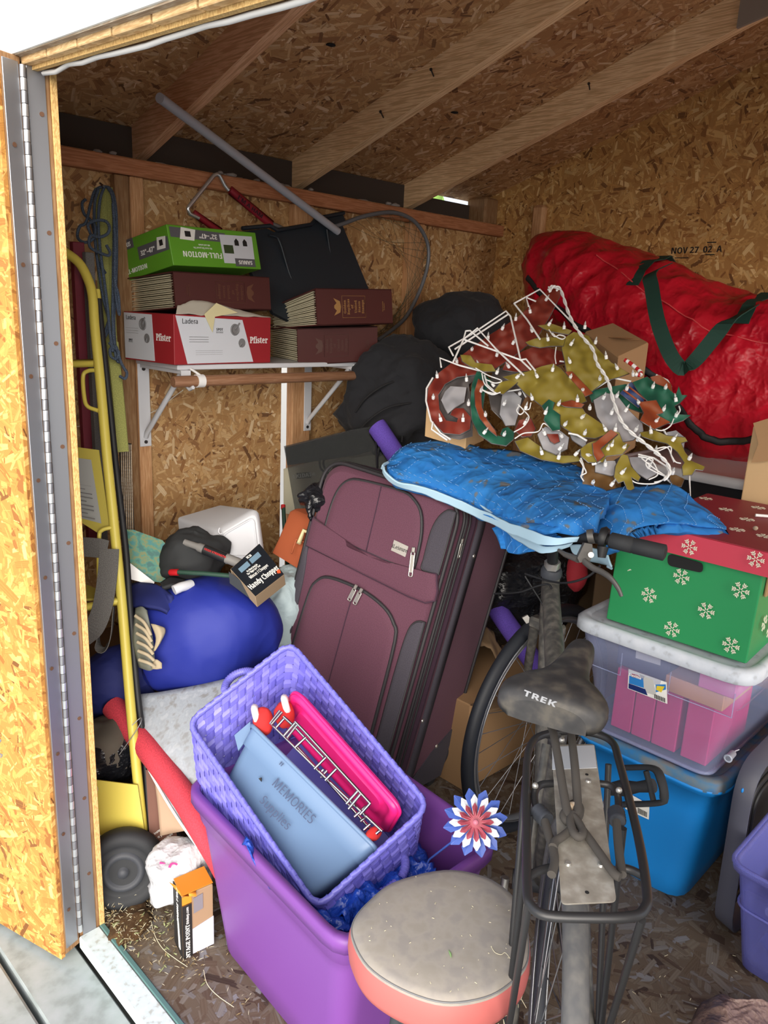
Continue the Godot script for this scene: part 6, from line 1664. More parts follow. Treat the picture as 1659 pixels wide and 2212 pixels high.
	var q0 := [Vector3(1.075, 0.735, 1.45), Vector3(1.085, 0.735, 1.785), Vector3(1.50, 0.735, 1.76), Vector3(1.49, 0.735, 1.44)]
	var q1 := [Vector3(1.062, 0.96, 1.462), Vector3(1.078, 0.96, 1.79), Vector3(1.50, 0.96, 1.765), Vector3(1.49, 0.96, 1.455)]
	mat("box_green", rgb(36, 138, 82), 0.45); mat("box_red", rgb(190, 54, 76), 0.5); mat("lid_red", rgb(142, 44, 58), 0.55); mat("flake", rgb(232, 226, 206), 0.6)
	b = B.new(); quadbox(b, q0, q1, 0.003); part(sb, "carton", b, M.box_green)
	var l0 := [Vector3(1.052, 0.948, 1.495), Vector3(1.058, 0.948, 1.835), Vector3(1.53, 0.948, 1.80), Vector3(1.52, 0.948, 1.47)]
	b = B.new(); quadbox(b, l0, mv(l0, Vector3(0.002, 0.052, 0.004)), 0.003); var ld := part(sb, "lid", b, M.box_red, "red snowflake lid")
	b = B.new(); b.plate(mv(grow(l0, -0.004), Vector3(0.002, 0.0522, 0.004)), Vector3.UP, 0.001); part(ld, "lid_top", b, M.lid_red)
	var nF := Vector3(-1, 0, 0)
	for p in [V(1.066,.896,1.622),V(1.066,.829,1.551),V(1.066,.902,1.753),V(1.066,.833,1.687),V(1.066,.757,1.478),V(1.066,.763,1.615),V(1.066,.77,1.75),V(1.066,.892,1.488)]:
		b = B.new(); var pp: Vector3 = p; pp.x = lerpf(1.083, 1.068, clampf((pp.y - 0.735) / 0.225, 0, 1)) - 0.0035
		snowflake(b, pp, Vector3(0, 0, 1), Vector3.UP, 0.0185, nF); part(sb, "snowflake", b, M.flake)
	for p in [V(1.053,.974,1.637),V(1.053,.983,1.778),V(1.053,.972,1.501)]:
		b = B.new(); var pp: Vector3 = p; pp.x = 1.0505; snowflake(b, pp, Vector3(0, 0, 1), Vector3.UP, 0.0175, nF); part(ld, "snowflake", b, M.flake)
	for p in [V(1.442,1.002,1.504),V(1.362,1.002,1.589),V(1.458,1.002,1.634),V(1.185,1.002,1.685),V(1.304,1.002,1.663),V(1.182,1.002,1.746)]:
		b = B.new(); snowflake(b, p + Vector3(0, 0.0006, 0), Vector3(0, 0, 1), Vector3(1, 0, 0), 0.017, Vector3.UP); part(ld, "snowflake", b, M.flake)
	for p in [Vector3(1.14, 0.82, 1.787), Vector3(1.19, 0.79, 1.785), Vector3(1.24, 0.87, 1.783)]:
		b = B.new(); snowflake(b, p + Vector3(0, 0, 0.0035), Vector3(1, 0, -0.06), Vector3.UP, 0.0185, Vector3(0.06, 0, 1)); part(sb, "snowflake", b, M.flake)
	b = B.new(); b.plate(rring([V(1.066,.943,1.585),V(1.066,.941,1.667),V(1.066,.919,1.669),V(1.066,.915,1.588)], 0.012, 4), nF, 0.002)
	part(sb, "hand_hole", b, M.black_soft, "dark hand hole")
	b = B.new(); b.box(Transform3D(Basis(), Vector3(1.115, 0.915, 1.792)), Vector3(0.02, 0.05, 0.005), 0.001); part(sb, "torn_edge", b, M.cardboard)
	# small plastic tube and screws on the blue lid
	var pt := thing("plastic_tube", "small grey plastic tube lying on the blue tote's dusty lid", "tube", Vector3(1.14, 0.403, 1.775))
	b = B.new()
	var ta := V(1.044,.523,1.795); var tb := V(1.087,.525,1.795)
	b.lathe([Vector2(0.0055, 0.0), Vector2(0.0095, 0.0), Vector2(0.0095, 0.003), Vector2(0.0082, 0.004), Vector2(0.0075, 0.03), Vector2(0.0055, 0.03), Vector2(0.0055, 0.0)], Transform3D(rot_to(tb - ta), ta), 16)
	part(pt, "body", b, mat("tube_pale", rgb(170, 178, 196), 0.4))
	b = B.new(); b.tube([V(1.081,.526,1.795), V(1.094,.528,1.8)], 0.0015, 5); part(pt, "pin", b, M.steel_bright)
	# white plug pieces on the red lid
	b = B.new(); b.tube([V(1.351,1.006,1.665),V(1.369,1.006,1.688),V(1.376,1.006,1.719)], 0.004, 6)
	solo("white_clip", b, M.white_plastic, "thin white plastic clip lying on the red snowflake lid", "clip", V(1.386,1,1.673))
	b = B.new(); b.ball(V(1.217,1.007,1.713), Vector3(0.006, 0.005, 0.006), 10, 8, Basis(), noise(0.4, 3), 0.3)
	solo("pebble", b, M.weathered, "small grey pebble lying on the red snowflake lid", "pebble", V(1.237,1.002,1.706))
	# grey lid standing on edge
	var gl := thing("bin_lid", "large dark grey plastic bin lid standing on edge against the blue tote", "lid", Vector3(1.4, 0, 1.84))
	mat("grey_plastic", rgb(74, 76, 90), 0.55)
	var ga := [Vector3(1.135, 0.01, 1.80), Vector3(1.12, 0.47, 1.795), Vector3(1.80, 0.48, 1.79), Vector3(1.80, 0.01, 1.80)]
	var gb_ := [Vector3(1.125, 0.0, 1.846), Vector3(1.105, 0.47, 1.840), Vector3(1.82, 0.48, 1.835), Vector3(1.82, 0.0, 1.846)]
	b = B.new()
	b.loft([rring(ga, 0.09, 6), rring(grow(gb_, 0.0), 0.10, 6), rring(grow(gb_, -0.005), 0.10, 6), rring(grow(lerpq(ga, gb_, 0.12), -0.012), 0.09, 6)], 0)
	part(gl, "shell", b, M.grey_plastic)
	b = B.new()
	b.loft([rring(grow(lerpq(ga, gb_, 0.1), -0.01), 0.09, 6), rring(grow(lerpq(ga, gb_, 0.2), -0.012), 0.09, 6)], 0)
	part(gl, "lining", b, M.black_soft)
	for k in 4:
		b = B.new(); var r0 := 0.05 + 0.03 * k
		b.tube(rring(grow(lerpq(ga, gb_, 0.24), -r0), 0.06, 5), 0.006, 6, true); part(gl, "rib", b, M.black)
	b = B.new(); b.ball(V(1.056,.457,1.833), Vector3(0.004, 0.006, 0.003), 8, 6); part(gl, "paint_fleck", b, M.tote_blue)
	# clear blue tub at the frame's right edge
	var cb2 := thing("clear_tub", "open bluish translucent tub of white cloth beside the grey lid", "tub", Vector3(1.25, 0, 2.0))
	var F := V(.997,.32,1.854)
	top = [F + Vector3(0.40, 0, -0.0), F, F + Vector3(-0.02, 0, 0.42), F + Vector3(0.40, 0, 0.42)]
	var G := V(1.08,0,1.885)
	bot = [G + Vector3(0.34, 0, 0.01), G, G + Vector3(-0.01, 0, 0.32), G + Vector3(0.34, 0, 0.32)]
	bot[1].z = 1.888; top[1].z = maxf(top[1].z, 1.862); top[0].z = top[1].z
	var tb2 := mat("blue_clear", Color(0.50, 0.52, 0.86, 0.42), 0.3); tb2.transparency = BaseMaterial3D.TRANSPARENCY_ALPHA
	b = B.new(); shell(b, bot, top, 0.03, 0.010, 0.02, 0.003); part(cb2, "tub", b, tb2)
	b = B.new(); b.tube(rring(grow(lerpq(bot, top, 0.62), 0.004), 0.035, 5), 0.003, 6, true); part(cb2, "rib", b, tb2)
	b = B.new(); b.tube(rring(grow(top, 0.010), 0.04, 5), 0.005, 6, true); part(cb2, "rim_bead", b, tb2)
	b = B.new(); b.ball(Vector3(1.20, 0.15, 2.03), Vector3(0.12, 0.075, 0.11), 36, 24, Basis(), crinkle(0.08, 91), 0.35)
	solo("white_cloth", b, wrinkled(mat("cloth_white", rgb(222, 226, 236), 0.9), nm_soft, 4.0, 0.9), "crumpled white cloth inside the bluish translucent tub", "cloth", Vector3(1.22, 0.05, 2.03))
	b = B.new(); b.ball(Vector3(1.21, 0.055, 2.02), Vector3(0.11, 0.045, 0.11), 30, 18, Basis(), crinkle(0.1, 93), 0.3)
	solo("patterned_cloth", b, mat("cloth_blue", rgb(96, 110, 190), 0.9), "blue patterned cloth at the bottom of the bluish translucent tub", "cloth", Vector3(1.21, 0.01, 2.02))
	# grey bin and carton behind the snowflake box
	var gbn := thing("grey_bin", "dark grey bin with a pale lid rim behind the snowflake box", "bin", Vector3(1.95, 0.60, 1.28))
	top = [Vector3(1.70, 1.01, 1.10), Vector3(1.70, 1.01, 1.53), Vector3(2.2, 1.01, 1.53), Vector3(2.2, 1.01, 1.10)]
	bot = [Vector3(1.72, 0.60, 1.13), Vector3(1.72, 0.60, 1.50), Vector3(2.16, 0.60, 1.50), Vector3(2.16, 0.60, 1.13)]
	b = B.new(); shell(b, bot, top, 0.05, 0.006, 0.02, 0.005); part(gbn, "tub", b, mat("bin_grey", rgb(58, 58, 62), 0.35))
	b = B.new(); lidslab(b, mv(top, Vector3(0, 0.014, 0)), 0.06, 0.016, 0.03); part(gbn, "lid", b, M.white_metal, "pale lid")
	b = B.new(); b.bx(Vector3(1.74, 0, 1.05), Vector3(2.3, 0.60, 1.60), 0.006)
	solo("storage_carton", b, M.cardboard_dark, "brown carton under the dark grey bin by the right wall", "box", Vector3(2.0, 0, 1.3))
	var rc := thing("tall_carton", "tall tan carton with folded flaps at the picture's right edge", "box", Vector3(1.7, 0.735, 1.65))
	q0 = [Vector3(1.55, 0.96, 1.556), Vector3(1.56, 0.96, 1.85), Vector3(1.80, 0.96, 1.84), Vector3(1.80, 0.96, 1.556)]
	q1 = [Vector3(1.55, 1.20, 1.556), Vector3(1.56, 1.20, 1.85), Vector3(1.80, 1.20, 1.84), Vector3(1.80, 1.20, 1.556)]
	b = B.new(); quadbox(b, mv(q0, Vector3(0, -0.225, 0)), q1, 0.003); part(rc, "carton", b, mat("carton_light", rgb(200, 170, 128), 0.85))
	b = B.new(); b.plate([V(1.54,1.205,1.56),V(1.54,1.221,1.593),V(1.54,1.216,1.641),V(1.54,1.127,1.656),V(1.54,1.103,1.573),V(1.54,1.155,1.582)], Vector3(-1, 0.1, 0.1), 0.004); part(rc, "flap", b, M.cardboard)


func build_bag():
	var bg := thing("tree_bag", "large red vinyl holiday tree bag with green carry straps lying along the right wall", "bag", Vector3(2.18, 1.0, 1.1))
	# centre height, half width, half height along the bag (z)
	var S := [[0.30, 1.640, 0.09, 0.07], [0.33, 1.640, 0.14, 0.12], [0.42, 1.628, 0.18, 0.158], [0.56, 1.59, 0.205, 0.190], [0.75, 1.512, 0.23, 0.220], [1.0, 1.372, 0.25, 0.265], [1.25, 1.268, 0.255, 0.285], [1.5, 1.265, 0.25, 0.275], [1.75, 1.27, 0.23, 0.26], [1.95, 1.28, 0.19, 0.22], [2.05, 1.28, 0.10, 0.12]]
	var at := func(z: float) -> Array:
		var i := 0
		while i < S.size() - 2 and S[i + 1][0] < z: i += 1
		var f := clampf((z - S[i][0]) / (S[i + 1][0] - S[i][0]), 0, 1)
		f = f * f * (3 - 2 * f) * 0.4 + f * 0.6
		return [lerpf(S[i][1], S[i + 1][1], f), lerpf(S[i][2], S[i + 1][2], f), lerpf(S[i][3], S[i + 1][3], f)]
	var n1 := crinkle(0.05, 101, 3); var n2 := noise(0.035, 103, 3)
	var surfp := func(z: float, a: float, out: float) -> Vector3:
		var q: Array = at.call(z)
		var cx: float = 2.442 - q[1]
		var e := 0.86
		var dx := -cos(a); var dy := sin(a)
		dx = signf(dx) * pow(absf(dx), e); dy = signf(dy) * pow(absf(dy), e)
		var p := Vector3(cx + dx * q[1], q[0] + dy * q[2], z)
		var w := n1.get_noise_3dv(p * 100.0) * 0.022 + n2.get_noise_3dv(p * 100.0) * 0.03
		var r := Vector3(dx, dy, 0)
		p += r * (w + out) * (1.0 if p.x < 2.38 else 0.2)
		p.x = minf(p.x, 2.45)
		return p
	var b := B.new()
	var rings := []
	var K := 90
	for k in K + 1:
		var z := lerpf(0.30, 2.05, float(k) / K)
		var ring := []
		for i in 64: ring.append(surfp.call(z, TAU * i / 64, 0.0))
		rings.append(ring)
	b.loft(rings, 0)
	var vin := wrinkled(mat("red_vinyl", rgb(190, 20, 42), 0.32), nm_sharp, 1.1, 0.4)
	part(bg, "body", b, vin)
	# zipper along the face
	var ang := func(p: Vector3) -> Vector2:
		var q: Array = at.call(p.z)
		return Vector2(p.z, atan2((p.y - q[0]) / q[2], 0.8))
	var zp := []
	for p in [V(1.98,1.614,.428),V(1.98,1.53,.583),V(1.98,1.458,.733),V(1.98,1.394,.873),V(1.98,1.332,1.006),V(1.98,1.277,1.099),V(1.98,1.221,1.173),V(1.98,1.156,1.254),V(1.98,1.115,1.314),V(1.98,1.118,1.374),V(1.98,1.142,1.428)]:
		var v: Vector2 = ang.call(p)
		zp.append(Vector3(v.x, clampf(v.y, -1.2, 1.2), 0))
	var cv := curve(zp, 60)
	var pts := []
	for q in cv: pts.append(surfp.call(q.x, q.y, 0.004))
	b = B.new(); b.tube(pts, 0.012, 6, false, Vector2(1.0, 0.35), Vector3(0, 1, 0)); part(bg, "zip", b, mat("zip_dark", rgb(36, 38, 40), 0.6))
	# carry strap in a V
	mat("strap_green", rgb(24, 62, 52), 0.8)
	var gp := []
	for q in [V(2.05,1.643,1.013),V(1.927,1.607,1.019),V(1.885,1.564,1.051),V(1.823,1.462,1.115),V(1.792,1.378,1.174),V(1.784,1.335,1.211),V(1.789,1.316,1.239),V(1.807,1.341,1.262),V(1.825,1.392,1.29),V(1.852,1.457,1.323),V(1.909,1.489,1.341),V(2.002,1.512,1.338)]: gp.append(q)
	var cg := curve(gp, 40)
	var fl := []
	for p in cg:
		var q: Vector3 = p
		var w: Array = at.call(q.z)
		var cx: float = 2.442 - w[1]
		var rad := Vector2((q.x - cx) / w[1], (q.y - w[0]) / w[2])
		if rad.length() < 1.06: 
			var a := atan2(rad.y, -rad.x)
			q = surfp.call(q.z, a, 0.008)
		fl.append(q)
	part(bg, "carry_strap", strap(fl, 0.046, 0.003, Vector3(0.3, 0.45, 0.8)), M.strap_green)
	for e in [[0.93, 0.2, 1.5], [1.33, 0.15, 1.5]]:
		var pp := []
		for k in 14: pp.append(surfp.call(e[0] + 0.0, lerpf(0.62, 2.4, k / 13.0), 0.004))
		part(bg, "strap_anchor", strap(pp, 0.046, 0.003, Vector3(0, 0, 1)), M.strap_green)
	b = B.new()
	var sm := []
	for k in 30:
		var z := lerpf(0.75, 1.7, k / 29.0)
		sm.append(surfp.call(z, lerpf(0.75, 0.30, k / 29.0), 0.002))
	b.tube(sm, 0.0025, 5); part(bg, "seam", b, mat("seam_red", rgb(222, 80, 84), 0.5))


func build_blanket():
	var up := Vector3(-0.3, 0.9, 0.3)
	var bl := thing("moving_blanket", "folded blue quilted moving blanket with pale underside draped over the suitcase and snowflake box", "blanket", V(1.03,1.001,1.232))
	var dirt := tex(noise(0.007, 111, 5), [0.0, rgb(20, 100, 176), 0.5, rgb(28, 112, 186), 0.78, rgb(38, 112, 180), 0.84, rgb(92, 100, 110), 1.0, rgb(104, 102, 102)], 512)
	var bm := mat("quilt_blue", Color(1, 1, 1), 0.85, 0.0, dirt, Vector3.ONE * 2.4)
	wrinkled(bm, nm_soft, 2.4, 0.8)
	mat("quilt_pale", rgb(164, 196, 216), 0.9)
	mat("stitch", rgb(96, 150, 206), 0.8)
	var n1 := noise(0.07, 113, 3)
	var tops := [
		[[V(.972,1.047,.787), V(1.024,1.08,.797), V(1.084,1.096,.882), V(1.135,1.09,1.01), V(1.164,1.087,1.145), V(1.187,1.075,1.262), V(1.197,1.049,1.341)],
		[V(.907,1.034,.829), V(.954,1.07,.878), V(1.014,1.063,.987), V(1.052,1.059,1.115), V(1.077,1.061,1.229), V(1.098,1.058,1.325), V(1.109,1.042,1.401)],
		[V(.872,1.033,.868), V(.912,1.036,.951), V(.955,1.019,1.076), V(.933,1.023,1.228), V(.899,1.048,1.361), V(.912,1.053,1.432), V(.975,1.052,1.468)],
		[V(.866,1.019,.896), V(.907,1.01,.985), V(.94,.984,1.118), V(.877,.994,1.286), V(.807,1.026,1.424), V(.816,1.043,1.486), V(.891,1.045,1.502)],
		[V(.882,1.005,.902), V(.92,.993,.983), V(.95,.967,1.119), V(.886,.971,1.289), V(.807,1.002,1.433), V(.793,1.013,1.503), V(.86,1.011,1.513)]],
		[[V(.943,.976,1.168), V(.891,.981,1.29), V(.825,.993,1.41), V(.822,1.003,1.492)],
		[V(.929,.947,1.194), V(.878,.944,1.291), V(.832,.964,1.384), V(.823,.998,1.481)],
		[V(.912,.912,1.234), V(.867,.903,1.296), V(.838,.937,1.371), V(.822,.983,1.455)]],
		[[V(1.036,1.027,1.391), V(1.084,1.052,1.416), V(1.139,1.068,1.452), V(1.192,1.076,1.502), V(1.195,1.064,1.555), V(1.177,1.015,1.658)],
		[V(.99,1.002,1.428), V(1.015,1.039,1.469), V(1.048,1.051,1.513), V(1.092,1.052,1.564), V(1.119,1.036,1.62), V(1.154,1.014,1.672)],
		[V(.947,.975,1.468), V(.963,1.014,1.506), V(.982,1.026,1.536), V(1.018,1.024,1.581), V(1.078,1.017,1.63), V(1.138,1.012,1.679)],
		[V(.935,.939,1.491), V(.933,.962,1.518), V(.951,.99,1.533), V(.991,1.017,1.541), V(1.043,1.011,1.582), V(1.147,1.008,1.674)]]]
	var nm := ["main_fold", "hanging_corner", "right_lobe"]
	for k in 3:
		var b := B.new()
		var c: Array = tops[k]
		b.sheet(patch(c, 40, 60, n1, 0.016, up), 0.022 if k != 1 else 0.012, 0, up)
		var o := part(bl, nm[k], b, bm)
		# zigzag quilting stitches
		var rows := 11 if k == 0 else 6
		for r in rows:
			var bb := B.new()
			var w0 := (r + 0.5) / rows
			var prev := Vector3.ZERO
			var line := []
			for i in 61:
				var u := i / 60.0
				var zz := absf(fposmod(u * (3.0 if k == 0 else 1.5), 1.0) - 0.5) * 2.0
				var w := clampf(w0 + (zz - 0.5) * (0.10 if k == 0 else 0.12), 0.0, 1.0)
				var p := surf(c, u, w)
				p += up * n1.get_noise_3dv(p * 100.0) * 0.016 + up * 0.0015
				line.append(p)
			for i in range(0, 60, 2): bb.tube([line[i], line[i + 1]], 0.0011, 4)
			part(o, "stitching", bb, M.stitch).set_meta("kind", "stuff")
	var layers := [
		[[V(.89,1.051,.849), V(.851,1.044,.871), V(.838,1.031,.892), V(.846,1.013,.937), V(.887,1.003,1.012), V(.911,.981,1.148), V(.837,.986,1.315), V(.765,1.006,1.448), V(.774,1.014,1.52)],
		[V(.9,1.045,.847), V(.854,1.032,.864), V(.845,1.013,.892), V(.858,.995,.933), V(.891,.982,1.01), V(.912,.957,1.15), V(.832,.963,1.318), V(.76,.987,1.45), V(.779,1.004,1.514)]],
		[[V(.945,.987,1.121), V(.901,.975,1.214), V(.855,.965,1.304), V(.789,.974,1.425), V(.784,.996,1.501)],
		[V(.955,.965,1.14), V(.903,.954,1.224), V(.851,.945,1.322), V(.789,.958,1.431), V(.788,.987,1.493)]],
		[[V(1.002,.917,1.368), V(1.01,.924,1.403), V(1.01,.922,1.463)], [V(1.013,.893,1.375), V(1.025,.895,1.415), V(1.022,.891,1.472)], [V(1.039,.878,1.392), V(1.044,.881,1.424), V(1.034,.886,1.472)]]]
	for k in 3:
		var b := B.new()
		b.sheet(patch(layers[k], 8, 60, n1, 0.008, up), 0.005, 0, Vector3(-0.7, 0.2, 0.7))
		part(bl, "pale_lining", b, M.quilt_pale, "pale blue underside")


